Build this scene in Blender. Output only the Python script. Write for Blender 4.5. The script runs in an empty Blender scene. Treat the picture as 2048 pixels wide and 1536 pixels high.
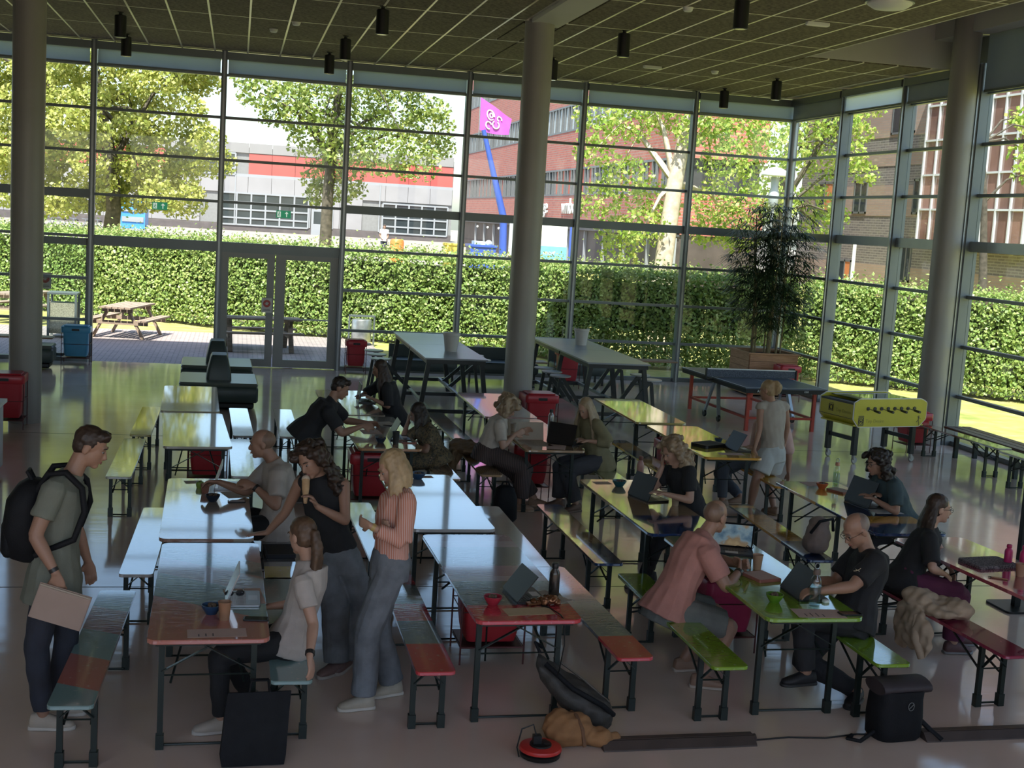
import bpy, bmesh, math, random
import numpy as np
from mathutils import Vector, Matrix, Quaternion

SC = bpy.context.scene
COL = SC.collection
random.seed(7)
RNG = np.random.default_rng(11)
PI = math.pi

# ------------------------------------------------------------------ camera
CAM_H, YAW, PITCH, ROLL, FPX = 3.2733, 0.2166, 0.1258, 0.0609, 2563.0
cy, sy, cp, sp = math.cos(YAW), math.sin(YAW), math.cos(PITCH), math.sin(PITCH)
fwd = Vector((sy*cp, cy*cp, -sp)); rgt = Vector((cy, -sy, 0)); upv = rgt.cross(fwd)
c_, s_ = math.cos(ROLL), math.sin(ROLL)
r2 = c_*rgt + s_*upv; u2 = -s_*rgt + c_*upv
cam_data = bpy.data.cameras.new('camera')
cam_data.sensor_width = 36.0
cam_data.lens = FPX*36.0/2048.0
cam_data.clip_start = 0.05; cam_data.clip_end = 600
cam = bpy.data.objects.new('camera', cam_data)
COL.objects.link(cam)
M = Matrix(((r2.x, u2.x, -fwd.x, 0), (r2.y, u2.y, -fwd.y, 0), (r2.z, u2.z, -fwd.z, CAM_H), (0, 0, 0, 1)))
cam.matrix_world = M
SC.camera = cam

# ------------------------------------------------------------------ sky, sun, exposure
SUN_DIR = Vector((0.18, 0.546, -1.0)).normalized()
world = bpy.data.worlds.new('World'); SC.world = world
world.use_nodes = True
wn = world.node_tree; wn.nodes.clear()
sky = wn.nodes.new('ShaderNodeTexSky'); sky.sky_type = 'NISHITA'
sky.sun_disc = False
sky.sun_elevation = math.radians(60); sky.sun_rotation = math.radians(198)
sky.altitude = 10; sky.air_density = 1.0; sky.dust_density = 1.6; sky.ozone_density = 1.0
bg = wn.nodes.new('ShaderNodeBackground'); bg.inputs['Strength'].default_value = 0.17
wo = wn.nodes.new('ShaderNodeOutputWorld')
wn.links.new(sky.outputs[0], bg.inputs[0]); wn.links.new(bg.outputs[0], wo.inputs[0])
sun_data = bpy.data.lights.new('sun', 'SUN'); sun_data.energy = 5.0; sun_data.angle = 0.0095
sun_data.color = (1.0, 0.95, 0.86)
sun = bpy.data.objects.new('sun', sun_data); COL.objects.link(sun)
sun.rotation_euler = SUN_DIR.to_track_quat('-Z', 'Y').to_euler()
sun.location = (0, -20, 40)
vs = SC.view_settings
vs.view_transform = 'Standard'; vs.look = 'None'; vs.gamma = 1.0; vs.use_curve_mapping = False
vs.exposure = 1.33
SC.cycles.use_denoising = True
SC.cycles.max_bounces = 6; SC.cycles.diffuse_bounces = 3; SC.cycles.glossy_bounces = 3
SC.cycles.transparent_max_bounces = 12; SC.cycles.transmission_bounces = 6
SC.cycles.sample_clamp_indirect = 6.0; SC.cycles.caustics_reflective = False; SC.cycles.caustics_refractive = False

# ------------------------------------------------------------------ materials
MATS = {}
def nmat(name):
    m = bpy.data.materials.new(name); m.use_nodes = True
    nt = m.node_tree
    return m, nt, nt.nodes['Principled BSDF']
def mat(name, col, rough=0.5, metal=0.0, var=0.08, scale=6.0, bump=0.0, bscale=60.0, coat=0.0, spec=0.5, alpha=None, trans=0.0, emit=None):
    """principled material whose colour varies a little with a noise"""
    if name in MATS: return MATS[name]
    m, nt, b = nmat(name)
    L = nt.links
    if var > 0:
        tc = nt.nodes.new('ShaderNodeTexCoord'); nz = nt.nodes.new('ShaderNodeTexNoise')
        nz.inputs['Scale'].default_value = scale; nz.inputs['Detail'].default_value = 4
        rp = nt.nodes.new('ShaderNodeValToRGB')
        rp.color_ramp.elements[0].position = 0.3; rp.color_ramp.elements[1].position = 0.7
        rp.color_ramp.elements[0].color = tuple(max(0, c*(1-var)) for c in col)+(1,)
        rp.color_ramp.elements[1].color = tuple(min(1, c*(1+var)) for c in col)+(1,)
        L.new(tc.outputs['Object'], nz.inputs['Vector']); L.new(nz.outputs['Fac'], rp.inputs[0])
        L.new(rp.outputs[0], b.inputs['Base Color'])
    else:
        b.inputs['Base Color'].default_value = tuple(col)+(1,)
    b.inputs['Roughness'].default_value = rough; b.inputs['Metallic'].default_value = metal
    b.inputs['Specular IOR Level'].default_value = spec
    if coat: b.inputs['Coat Weight'].default_value = coat; b.inputs['Coat Roughness'].default_value = 0.12
    if trans: b.inputs['Transmission Weight'].default_value = trans
    if emit: b.inputs['Emission Color'].default_value = tuple(emit[0])+(1,); b.inputs['Emission Strength'].default_value = emit[1]
    if bump > 0:
        tc = nt.nodes.new('ShaderNodeTexCoord'); n2 = nt.nodes.new('ShaderNodeTexNoise'); bp = nt.nodes.new('ShaderNodeBump')
        n2.inputs['Scale'].default_value = bscale; n2.inputs['Detail'].default_value = 3
        bp.inputs['Strength'].default_value = bump; bp.inputs['Distance'].default_value = 0.01
        L.new(tc.outputs['Object'], n2.inputs['Vector']); L.new(n2.outputs['Fac'], bp.inputs['Height']); L.new(bp.outputs[0], b.inputs['Normal'])
    MATS[name] = m
    return m
def stripe_mat(name, stops, diag=0.0, rough=0.09, half=1.1):
    """painted boards: hard-edged colour blocks along local y (0 = near end), worn gloss paint"""
    if name in MATS: return MATS[name]
    m, nt, b = nmat(name); L = nt.links; N = nt.nodes
    tc = N.new('ShaderNodeTexCoord'); sx = N.new('ShaderNodeSeparateXYZ'); L.new(tc.outputs['Object'], sx.inputs[0])
    mx = N.new('ShaderNodeMath'); mx.operation = 'MULTIPLY_ADD'; mx.inputs[1].default_value = diag
    L.new(sx.outputs['X'], mx.inputs[0]); L.new(sx.outputs['Y'], mx.inputs[2])
    mr = N.new('ShaderNodeMapRange'); mr.inputs['From Min'].default_value = -half; mr.inputs['From Max'].default_value = half
    L.new(mx.outputs[0], mr.inputs['Value'])
    rp = N.new('ShaderNodeValToRGB'); rp.color_ramp.interpolation = 'CONSTANT'
    e = rp.color_ramp.elements
    while len(e) < len(stops): e.new(0.5)
    for i, (p, c) in enumerate(stops): e[i].position = p; e[i].color = tuple(c)+(1,)
    L.new(mr.outputs[0], rp.inputs[0])
    # worn specks and scuffs
    nz = N.new('ShaderNodeTexNoise'); nz.inputs['Scale'].default_value = 28; nz.inputs['Detail'].default_value = 6; L.new(tc.outputs['Object'], nz.inputs['Vector'])
    r3 = N.new('ShaderNodeValToRGB'); r3.color_ramp.elements[0].position = 0.62; r3.color_ramp.elements[1].position = 0.72
    L.new(nz.outputs['Fac'], r3.inputs[0])
    ms = N.new('ShaderNodeMath'); ms.operation = 'MULTIPLY'; ms.inputs[1].default_value = 0.35; L.new(r3.outputs[0], ms.inputs[0])
    mixc = N.new('ShaderNodeMixRGB'); mixc.inputs[2].default_value = (.55, .5, .45, 1); L.new(ms.outputs[0], mixc.inputs[0]); L.new(rp.outputs[0], mixc.inputs[1])
    L.new(mixc.outputs[0], b.inputs['Base Color'])
    b.inputs['Roughness'].default_value = rough; b.inputs['Coat Weight'].default_value = 1.0; b.inputs['Coat Roughness'].default_value = 0.045; b.inputs['Coat IOR'].default_value = 1.6
    # long faint undulation of the varnish
    mp = N.new('ShaderNodeMapping'); mp.inputs['Scale'].default_value = (4, 22, 4); L.new(tc.outputs['Object'], mp.inputs[0])
    n2 = N.new('ShaderNodeTexNoise'); n2.inputs['Scale'].default_value = 3.0; L.new(mp.outputs[0], n2.inputs['Vector'])
    bp = N.new('ShaderNodeBump'); bp.inputs['Strength'].default_value = 0.12; bp.inputs['Distance'].default_value = 0.004
    L.new(n2.outputs['Fac'], bp.inputs['Height']); L.new(bp.outputs[0], b.inputs['Normal'])
    MATS[name] = m
    return m
def leaf_mat(name, c1, c2, c3, trans=0.35, rough=0.45):
    """leaves: colour differs from leaf to leaf, light passes through"""
    m, nt, b = nmat(name); L = nt.links; N = nt.nodes
    g = N.new('ShaderNodeNewGeometry'); rp = N.new('ShaderNodeValToRGB')
    e = rp.color_ramp.elements; e[0].color = tuple(c1)+(1,); e[1].color = tuple(c3)+(1,); k = e.new(0.5); k.color = tuple(c2)+(1,)
    L.new(g.outputs['Random Per Island'], rp.inputs[0]); L.new(rp.outputs[0], b.inputs['Base Color'])
    b.inputs['Roughness'].default_value = rough
    tr = N.new('ShaderNodeBsdfTranslucent'); L.new(rp.outputs[0], tr.inputs[0])
    mx = N.new('ShaderNodeMixShader'); mx.inputs[0].default_value = trans
    L.new(b.outputs[0], mx.inputs[1]); L.new(tr.outputs[0], mx.inputs[2])
    L.new(mx.outputs[0], N['Material Output'].inputs[0])
    MATS[name] = m
    return m
def glass_mat(name, tint=(0.93, 0.96, 0.95), refl=0.06):
    m, nt, b = nmat(name); N = nt.nodes; L = nt.links
    N.remove(b)
    tr = N.new('ShaderNodeBsdfTransparent'); tr.inputs[0].default_value = tuple(tint)+(1,)
    gl = N.new('ShaderNodeBsdfGlossy'); gl.inputs['Roughness'].default_value = 0.01
    lw = N.new('ShaderNodeLayerWeight'); lw.inputs[0].default_value = 0.5
    pw = N.new('ShaderNodeMath'); pw.operation = 'POWER'; pw.inputs[1].default_value = 5.0; L.new(lw.outputs['Facing'], pw.inputs[0])
    fr = N.new('ShaderNodeMath'); fr.operation = 'MULTIPLY_ADD'; fr.inputs[1].default_value = 0.55; fr.inputs[2].default_value = refl*.35; L.new(pw.outputs[0], fr.inputs[0])
    mx = N.new('ShaderNodeMixShader')
    L.new(fr.outputs[0], mx.inputs[0]); L.new(tr.outputs[0], mx.inputs[1]); L.new(gl.outputs[0], mx.inputs[2])
    L.new(mx.outputs[0], N['Material Output'].inputs[0])
    MATS[name] = m
    return m
def brick_mat(name, c1, c2, mortar, bw=0.22, bh=0.065, ms=0.012, axes='yz', rough=0.85, var=0.5):
    m, nt, b = nmat(name); N = nt.nodes; L = nt.links
    tc = N.new('ShaderNodeTexCoord'); sx = N.new('ShaderNodeSeparateXYZ'); cb = N.new('ShaderNodeCombineXYZ')
    L.new(tc.outputs['Object'], sx.inputs[0])
    L.new(sx.outputs[axes[0].upper()], cb.inputs[0]); L.new(sx.outputs[axes[1].upper()], cb.inputs[1])
    br = N.new('ShaderNodeTexBrick'); br.inputs['Color1'].default_value = tuple(c1)+(1,); br.inputs['Color2'].default_value = tuple(c2)+(1,)
    br.inputs['Mortar'].default_value = tuple(mortar)+(1,); br.inputs['Scale'].default_value = 1
    br.inputs['Brick Width'].default_value = bw; br.inputs['Row Height'].default_value = bh; br.inputs['Mortar Size'].default_value = ms; br.inputs['Bias'].default_value = 0
    L.new(cb.outputs[0], br.inputs['Vector']); L.new(br.outputs[0], b.inputs['Base Color'])
    b.inputs['Roughness'].default_value = rough
    MATS[name] = m
    return m
def ramp_noise_mat(name, stops, scale=5.0, detail=5.0, rough=0.8, bump=0.0, tex='noise', stretch=(1, 1, 1), coord='Object'):
    m, nt, b = nmat(name); N = nt.nodes; L = nt.links
    tc = N.new('ShaderNodeTexCoord'); mp = N.new('ShaderNodeMapping'); mp.inputs['Scale'].default_value = stretch
    L.new(tc.outputs[coord], mp.inputs[0])
    if tex == 'noise':
        t = N.new('ShaderNodeTexNoise'); t.inputs['Detail'].default_value = detail; out = t.outputs['Fac']
    elif tex == 'voronoi':
        t = N.new('ShaderNodeTexVoronoi'); out = t.outputs['Distance']
    else:
        t = N.new('ShaderNodeTexWave'); t.inputs['Distortion'].default_value = detail; out = t.outputs['Fac']
    t.inputs['Scale'].default_value = scale
    L.new(mp.outputs[0], t.inputs['Vector'])
    rp = N.new('ShaderNodeValToRGB'); e = rp.color_ramp.elements
    while len(e) < len(stops): e.new(0.5)
    for i, (p, c) in enumerate(stops): e[i].position = p; e[i].color = tuple(c)+(1,)
    L.new(out, rp.inputs[0]); L.new(rp.outputs[0], b.inputs['Base Color'])
    b.inputs['Roughness'].default_value = rough
    if bump:
        bp = N.new('ShaderNodeBump'); bp.inputs['Strength'].default_value = bump; bp.inputs['Distance'].default_value = 0.01
        L.new(out, bp.inputs['Height']); L.new(bp.outputs[0], b.inputs['Normal'])
    MATS[name] = m
    return m

# ------------------------------------------------------------------ mesh helpers
class MB:
    """collects shapes and links them as ONE mesh object"""
    def __init__(s): s.v = []; s.f = []; s.mi = []
    def add(s, verts, faces, mi=0):
        o = len(s.v); s.v += [tuple(v) for v in verts]; s.f += [tuple(i+o for i in f) for f in faces]; s.mi += [mi]*len(faces); return s
    def box(s, x0, x1, y0, y1, z0, z1, mi=0):
        return s.add([(x0,y0,z0),(x1,y0,z0),(x1,y1,z0),(x0,y1,z0),(x0,y0,z1),(x1,y0,z1),(x1,y1,z1),(x0,y1,z1)],
                     [(0,3,2,1),(4,5,6,7),(0,1,5,4),(1,2,6,5),(2,3,7,6),(3,0,4,7)], mi)
    def cbox(s, c, d, mi=0): return s.box(c[0]-d[0]/2,c[0]+d[0]/2,c[1]-d[1]/2,c[1]+d[1]/2,c[2]-d[2]/2,c[2]+d[2]/2,mi)
    def bar(s, a, b, w, h=None, mi=0, upref=(0,0,1)):
        """rectangular bar from a to b"""
        h = w if h is None else h
        a = Vector(a); b = Vector(b); d = (b-a).normalized(); up = Vector(upref)
        if abs(d.dot(up)) > .97: up = Vector((1,0,0))
        x = d.cross(up).normalized()*w/2; y = x.cross(d).normalized()*h/2
        vs = [p+i*x+j*y for p in (a,b) for i,j in ((-1,-1),(1,-1),(1,1),(-1,1))]
        return s.add(vs, [(3,2,1,0),(4,5,6,7),(0,1,5,4),(1,2,6,5),(2,3,7,6),(3,0,4,7)], mi)
    def loft(s, rings, caps=True, mi=0):
        n = len(rings[0]); vs = [p for r in rings for p in r]; fs = []
        for i in range(len(rings)-1):
            for j in range(n):
                k = (j+1) % n
                fs.append((i*n+j, i*n+k, (i+1)*n+k, (i+1)*n+j))
        if caps: fs.append(tuple(range(n-1,-1,-1))); fs.append(tuple((len(rings)-1)*n+j for j in range(n)))
        return s.add(vs, fs, mi)
    def tube(s, pts, r, n=8, mi=0, caps=True):
        pts = [Vector(p) for p in pts]; rr = r if isinstance(r,(list,tuple)) else [r]*len(pts)
        rings = []; prev = None
        for i, p in enumerate(pts):
            d = (pts[min(i+1,len(pts)-1)]-pts[max(i-1,0)])
            if d.length < 1e-9: d = Vector((0,0,1))
            d.normalize()
            if prev is None:
                x = d.orthogonal().normalized()
            else:
                x = (prev-d*prev.dot(d))
                x = x.normalized() if x.length > 1e-6 else d.orthogonal().normalized()
            prev = x; y = d.cross(x)
            rings.append([p+rr[i]*(math.cos(2*PI*j/n)*x+math.sin(2*PI*j/n)*y) for j in range(n)])
        return s.loft(rings, caps, mi)
    def lathe(s, prof, n=24, c=(0,0,0), mi=0, caps=True):
        rings = [[(c[0]+r*math.cos(2*PI*j/n), c[1]+r*math.sin(2*PI*j/n), c[2]+z) for j in range(n)] for r,z in prof]
        return s.loft(rings, caps, mi)
    def prism(s, poly, z0, z1, bev=0.0, mi=0):
        """vertical prism over a convex polygon, optional small bevel on both rims"""
        if bev <= 0: return s.loft([[(x,y,z0) for x,y in poly],[(x,y,z1) for x,y in poly]], True, mi)
        cx = sum(p[0] for p in poly)/len(poly); cyy = sum(p[1] for p in poly)/len(poly)
        def inset(k):
            o = []
            for x,y in poly:
                d = math.hypot(x-cx,y-cyy); o.append((x-(x-cx)/d*k, y-(y-cyy)/d*k))
            return o
        i = inset(bev); return s.loft([[(x,y,z0) for x,y in i],[(x,y,z0+bev) for x,y in poly],[(x,y,z1-bev) for x,y in poly],[(x,y,z1) for x,y in i]], True, mi)
    def sphere(s, c, r, nu=12, nv=8, mi=0):
        r = (r,r,r) if not isinstance(r,(list,tuple)) else r
        rings = [[(c[0]+r[0]*math.sin(t)*math.cos(2*PI*j/nu), c[1]+r[1]*math.sin(t)*math.sin(2*PI*j/nu), c[2]-r[2]*math.cos(t)) for j in range(nu)]
                 for t in [PI*(i+.0)/nv if 0<i<nv else (0.02 if i==0 else PI-.02) for i in range(nv+1)]]
        return s.loft(rings, True, mi)
    def xf(s, m, start=0):
        s.v[start:] = [tuple(m @ Vector(v)) for v in s.v[start:]]; return s
    def mesh(s, name, mats, smooth=None):
        me = bpy.data.meshes.new(name); me.from_pydata(s.v, [], s.f)
        for m in (mats if isinstance(mats,(list,tuple)) else [mats]): me.materials.append(m)
        if any(s.mi): me.polygons.foreach_set('material_index', s.mi)
        if smooth is not None:
            me.polygons.foreach_set('use_smooth', [True]*len(s.f))
            me.set_sharp_from_angle(angle=math.radians(smooth))
        me.update()
        return me
    def build(s, name, mats, parent=None, smooth=None, loc=None, rz=0.0):
        return link(name, s.mesh(name, mats, smooth), parent, loc, rz)
def link(name, me, parent=None, loc=None, rz=0.0):
    o = bpy.data.objects.new(name, me); COL.objects.link(o)
    if parent is not None: o.parent = parent
    if loc is not None: o.location = loc
    if rz: o.rotation_euler = (0,0,rz)
    return o
def rrect(w, d, r, n=4):
    o = []
    for cx_, cy_, a0 in ((w/2-r,d/2-r,0),(-w/2+r,d/2-r,PI/2),(-w/2+r,-d/2+r,PI),(w/2-r,-d/2+r,1.5*PI)):
        o += [(cx_+r*math.cos(a0+PI/2*k/n), cy_+r*math.sin(a0+PI/2*k/n)) for k in range(n+1)]
    return o
def tag(o, label=None, cat=None, group=None, kind=None):
    if label: o['label'] = label
    if cat: o['category'] = cat
    if group: o['group'] = group
    if kind: o['kind'] = kind
    return o
def thing(name, label, cat, loc=(0,0,0), rz=0.0, group=None, kind=None):
    o = bpy.data.objects.new(name, None); COL.objects.link(o); o.location = loc; o.rotation_euler = (0,0,rz)
    o.empty_display_size = 0.1
    return tag(o, label, cat, group, kind)
def struct(name, mb, m, parent=None, smooth=None, label=None, cat=None):
    o = mb.build(name, m, parent, smooth)
    if parent is None: tag(o, label, cat, None, 'structure')
    return o
def sempty(name, label=None, cat=None, loc=(0,0,0)):
    o = bpy.data.objects.new(name, None); COL.objects.link(o); o.location = loc; o.empty_display_size = .1
    return tag(o, label, cat, None, 'structure')
def copy_tree(root, loc, rz=None, label=None, group=None):
    r = root.copy(); COL.objects.link(r); r.location = loc
    if rz is not None: r.rotation_euler = (0,0,rz)
    if label: r['label'] = label
    if group: r['group'] = group
    for ch in list(root.children):
        c = ch.copy(); COL.objects.link(c); c.parent = r
        for g in list(ch.children):
            d = g.copy(); COL.objects.link(d); d.parent = c
    return r
def leaves_mesh(name, pts, size, m, nrm=None, jitter=1.0, aspect=0.62, seed=1):
    """one mesh of many small folded leaves"""
    rg = np.random.default_rng(seed); n = len(pts); pts = np.asarray(pts, float)
    sz = np.asarray(size if np.ndim(size) else np.full(n, size))*rg.uniform(.65, 1.35, n)
    d = rg.normal(size=(n,3))*jitter
    if nrm is not None: d = d+np.asarray(nrm)
    d /= np.linalg.norm(d, axis=1)[:,None]
    a = rg.normal(size=(n,3)); a -= (a*d).sum(1)[:,None]*d; a /= np.linalg.norm(a, axis=1)[:,None]
    b = np.cross(d, a)
    s1 = sz[:,None]; V = np.empty((n,4,3))
    V[:,0] = pts-a*s1*.5; V[:,1] = pts+b*s1*aspect*.5+d*s1*.12; V[:,2] = pts+a*s1*.5; V[:,3] = pts-b*s1*aspect*.5+d*s1*.12
    me = bpy.data.meshes.new(name)
    me.vertices.add(n*4); me.vertices.foreach_set('co', V.reshape(-1))
    me.loops.add(n*4); me.loops.foreach_set('vertex_index', np.arange(n*4, dtype=np.int32))
    me.polygons.add(n); me.polygons.foreach_set('loop_start', np.arange(n, dtype=np.int32)*4)
    me.update(calc_edges=True)
    me.materials.append(m)
    return me

# ================================================================== THE HALL
YB, XR, ZC, PT = 26.64, 11.84, 6.27, 0.83          # glazed back wall, glazed right wall, ceiling, transom pitch
X0, BW = -2.81, 2.4605                               # first mullion and bay width of the back wall
m_floor = ramp_noise_mat('polished_floor', [(0.3, (.64,.50,.405)), (0.7, (.71,.57,.475))], scale=1.4, detail=8, rough=0.2)
_nt = m_floor.node_tree; _b = _nt.nodes['Principled BSDF']
_tc = _nt.nodes.new('ShaderNodeTexCoord'); _mp = _nt.nodes.new('ShaderNodeMapping'); _mp.inputs['Scale'].default_value = (1.2, 7, 1)
_n = _nt.nodes.new('ShaderNodeTexNoise'); _n.inputs['Scale'].default_value = 1.0; _n.inputs['Detail'].default_value = 5
_bp = _nt.nodes.new('ShaderNodeBump'); _bp.inputs['Strength'].default_value = 0.05; _bp.inputs['Distance'].default_value = 0.02
_nt.links.new(_tc.outputs['Object'], _mp.inputs[0]); _nt.links.new(_mp.outputs[0], _n.inputs['Vector']); _nt.links.new(_n.outputs['Fac'], _bp.inputs['Height']); _nt.links.new(_bp.outputs[0], _b.inputs['Normal'])
_mr = _nt.nodes.new('ShaderNodeMapRange'); _mr.inputs['To Min'].default_value = 0.05; _mr.inputs['To Max'].default_value = 0.15
_nt.links.new(_n.outputs['Fac'], _mr.inputs['Value']); _nt.links.new(_mr.outputs[0], _b.inputs['Roughness'])
_b.inputs['Specular IOR Level'].default_value = 0.85
m_frame = mat('grey_aluminium', (.16,.185,.19), 0.38, 0.35, .05, 3)
m_frame2 = mat('light_aluminium', (.30,.33,.34), 0.32, 0.6, .05, 3)
m_glass = glass_mat('window_glass')
m_blind = mat('blind_fabric', (.52,.58,.60), 0.8, 0, .05, 2)
_bb = m_blind.node_tree; _tr = _bb.nodes.new('ShaderNodeBsdfTranslucent'); _tr.inputs[0].default_value = (.62,.70,.74,1)
_mx = _bb.nodes.new('ShaderNodeMixShader'); _mx.inputs[0].default_value = .6
_bb.links.new(_bb.nodes['Principled BSDF'].outputs[0], _mx.inputs[1]); _bb.links.new(_tr.outputs[0], _mx.inputs[2]); _bb.links.new(_mx.outputs[0], _bb.nodes['Material Output'].inputs[0])
def blind_like(name, c, tc, f):
    m = mat(name, c, .8, 0, .05, 2); n = m.node_tree; t_ = n.nodes.new('ShaderNodeBsdfTranslucent'); t_.inputs[0].default_value = tc+(1,)
    x_ = n.nodes.new('ShaderNodeMixShader'); x_.inputs[0].default_value = f
    n.links.new(n.nodes['Principled BSDF'].outputs[0], x_.inputs[1]); n.links.new(t_.outputs[0], x_.inputs[2]); n.links.new(x_.outputs[0], n.nodes['Material Output'].inputs[0]); return m
m_blind_r = blind_like('blind_fabric_side', (.34,.37,.38), (.34,.38,.40), .4); m_blind_l = blind_like('blind_fabric_thin', (.7,.76,.78), (.85,.92,.95), .8)
m_wall = mat('pale_plaster', (.52,.52,.49), 0.7, 0, .03, 2)
m_tile = ramp_noise_mat('wood_wool_tile', [(0.35, (.085,.07,.05)), (0.65, (.19,.165,.12))], scale=22, detail=8, rough=0.95, bump=0.35)
m_grid = mat('ceiling_grid_cream', (.62,.60,.48), 0.5, 0, .03, 2)
m_col = mat('column_paint', (.27,.265,.245), 0.42, 0, .06, 1.5)

FILL_OPENING = (-7.5, 8.8, -4.7, -0.8)                         # unseen opening added in roof and ceiling behind the camera for fill light
# floor
fb = MB().box(-10, 12.05, -5, YB+.06, -.25, 0)
floor = struct('floor', fb, m_floor, label='polished taupe floor of the hall reflecting the windows', cat='floor')
for j, (yy, xx) in enumerate(((18.35, None), (11.0, None))):
    struct('floor_joint', MB().box(-10, 11.9, yy-.006, yy+.006, -.001, .0012), mat('joint_dark', (.06,.055,.05), .6), floor)

# ceiling of long wood wool tiles in a pale grid, higher strip beside the right wall
ceiling = sempty('ceiling', 'ceiling of dark wood wool tiles with pale joints', 'ceiling')
MB().box(-10, 9.08, FILL_OPENING[3], YB+.1, ZC+.012, ZC+.4).box(-10, 9.08, -5, FILL_OPENING[2], ZC+.012, ZC+.4).box(-10, FILL_OPENING[0], FILL_OPENING[2], FILL_OPENING[3], ZC+.012, ZC+.4).box(FILL_OPENING[1], 9.08, FILL_OPENING[2], FILL_OPENING[3], ZC+.012, ZC+.4).box(9.08, XR, 20.23, YB+.1, ZC+.012, ZC+.4).build('ceiling_grid', m_grid, ceiling)
xs = [.09+.627*k for k in range(-17, 19)]
ys = [23.85+2.35*k for k in range(-12, 2)]
tile_meshes = {}
def tile(xa, xb, ya, yb):
    g = .016; w, d = xb-xa-2*g, yb-ya-2*g
    if w < .05 or d < .05: return
    key = (round(w,2), round(d,2))
    if key not in tile_meshes:
        tile_meshes[key] = MB().prism([(-w/2,-d/2),(w/2,-d/2),(w/2,d/2),(-w/2,d/2)], -.018, .012, .004).mesh('ceiling_tile', m_tile)
    link('ceiling_tile', tile_meshes[key], ceiling, ((xa+xb)/2, (ya+yb)/2, ZC))
def split(a, b, holes):
    segs = [(a, b)]
    for h0, h1 in holes:
        segs = [s for q in segs for s in ([(q[0], min(q[1],h0)), (max(q[0],h1), q[1])] if q[0] < h1 and q[1] > h0 else [q]) if s[1]-s[0] > .06]
    return segs
for i in range(len(xs)-1):
    for j in range(len(ys)-1):
        if ys[j] < 11.5: continue                      # nothing of the ceiling nearer than this is in view
        ya, yb = ys[j], min(ys[j+1], YB+.05)
        xa, xb = xs[i], min(xs[i+1], XR-.02)
        if xa > XR-.1: continue
        for (p, q) in split(xa, xb, [(4.10, 4.72)] if ya < 19.4 else []):
            if p > 9.0 and yb <= 20.3: continue
            if p > 9.0 and ya < 20.23: tile(p, q, 20.24, yb); continue
            if q > 9.08 and ya < 20.23: q = min(q, 9.08)
            tile(p, q, ya, yb)
        if ya < 19.4 < yb and xa < 4.72 and xb > 4.10: tile(max(xa,4.10), min(xb,4.72), 19.42, yb)
        if ya < 20.23 < yb and xa < 9.08 < xb: tile(9.08, xb, 20.24, yb)
m_tbar = mat('grid_bar', (.72,.69,.55), .28, 0, .02, 2)
for x in xs:
    if x < -6 or x > XR-.05 or 4.05 < x < 4.75: continue
    MB().box(x-.015, x+.015, 12.1 if x < 9.08 else 20.25, YB-.05, ZC-.022, ZC+.013).build('grid_bar', m_tbar, ceiling)
for y in ys:
    if y < 12.2 or y > YB-.1: continue
    MB().box(-6, 9.08 if y < 20.23 else XR-.02, y-.010, y+.010, ZC-.020, ZC+.013).build('cross_bar', m_tbar, ceiling)
MB().box(-10, 9.08, FILL_OPENING[3], 12.1, ZC-.018, ZC+.012).build('ceiling_rear_field', m_tile, ceiling)
# higher strip by the right wall
struct('recess_soffit', MB().box(9.08, XR, -5, 20.23, 7.15, 7.3), m_tile, ceiling)
struct('recess_end_face', MB().box(9.08, XR, 20.2, 20.24, ZC, 7.2), m_wall, ceiling)
struct('recess_side_face', MB().box(9.05, 9.08, -5, 20.23, ZC-.02, 7.2), m_wall, ceiling)
struct('recess_edge_beam', MB().box(11.35, XR-.02, -5, 20.2, 6.72, 7.15), m_wall, ceiling)
b = struct('trim_1', MB().box(4.17, 4.65, 2.0, 19.4, ZC-.05, ZC+.3), m_wall, label='pale ceiling beam running into the middle column', cat='beam')
struct('roof', MB().box(-10.2, 12.0, FILL_OPENING[3], YB+.26, 7.3, 7.6).box(-10.2, 12.0, -5.3, FILL_OPENING[2], 7.3, 7.6).box(-10.2, FILL_OPENING[0], FILL_OPENING[2], FILL_OPENING[3], 7.3, 7.6).box(FILL_OPENING[1], 12.0, FILL_OPENING[2], FILL_OPENING[3], 7.3, 7.6), mat('roof_felt', (.1,.1,.1), .9), label='flat roof slab above the hall', cat='roof')

# round columns
for (x, y, lab) in ((-2.9, 19.25, 'grey round column behind the red bin at the picture edge'), (4.33, 19.25, 'grey round column between the two stool tables'), (11.4, 19.25, 'grey round column beside the yellow football table')):
    t = sempty('column', lab, 'column', (x, y, 0))
    top = 7.15 if x > 9 else ZC
    MB().lathe([(.222,0),(.222,top)], 40).build('shaft', m_col, t, 40)
    MB().lathe([(.226,top-.06),(.226,top-.02)], 40).build('collar', m_col, t, 40)

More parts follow.
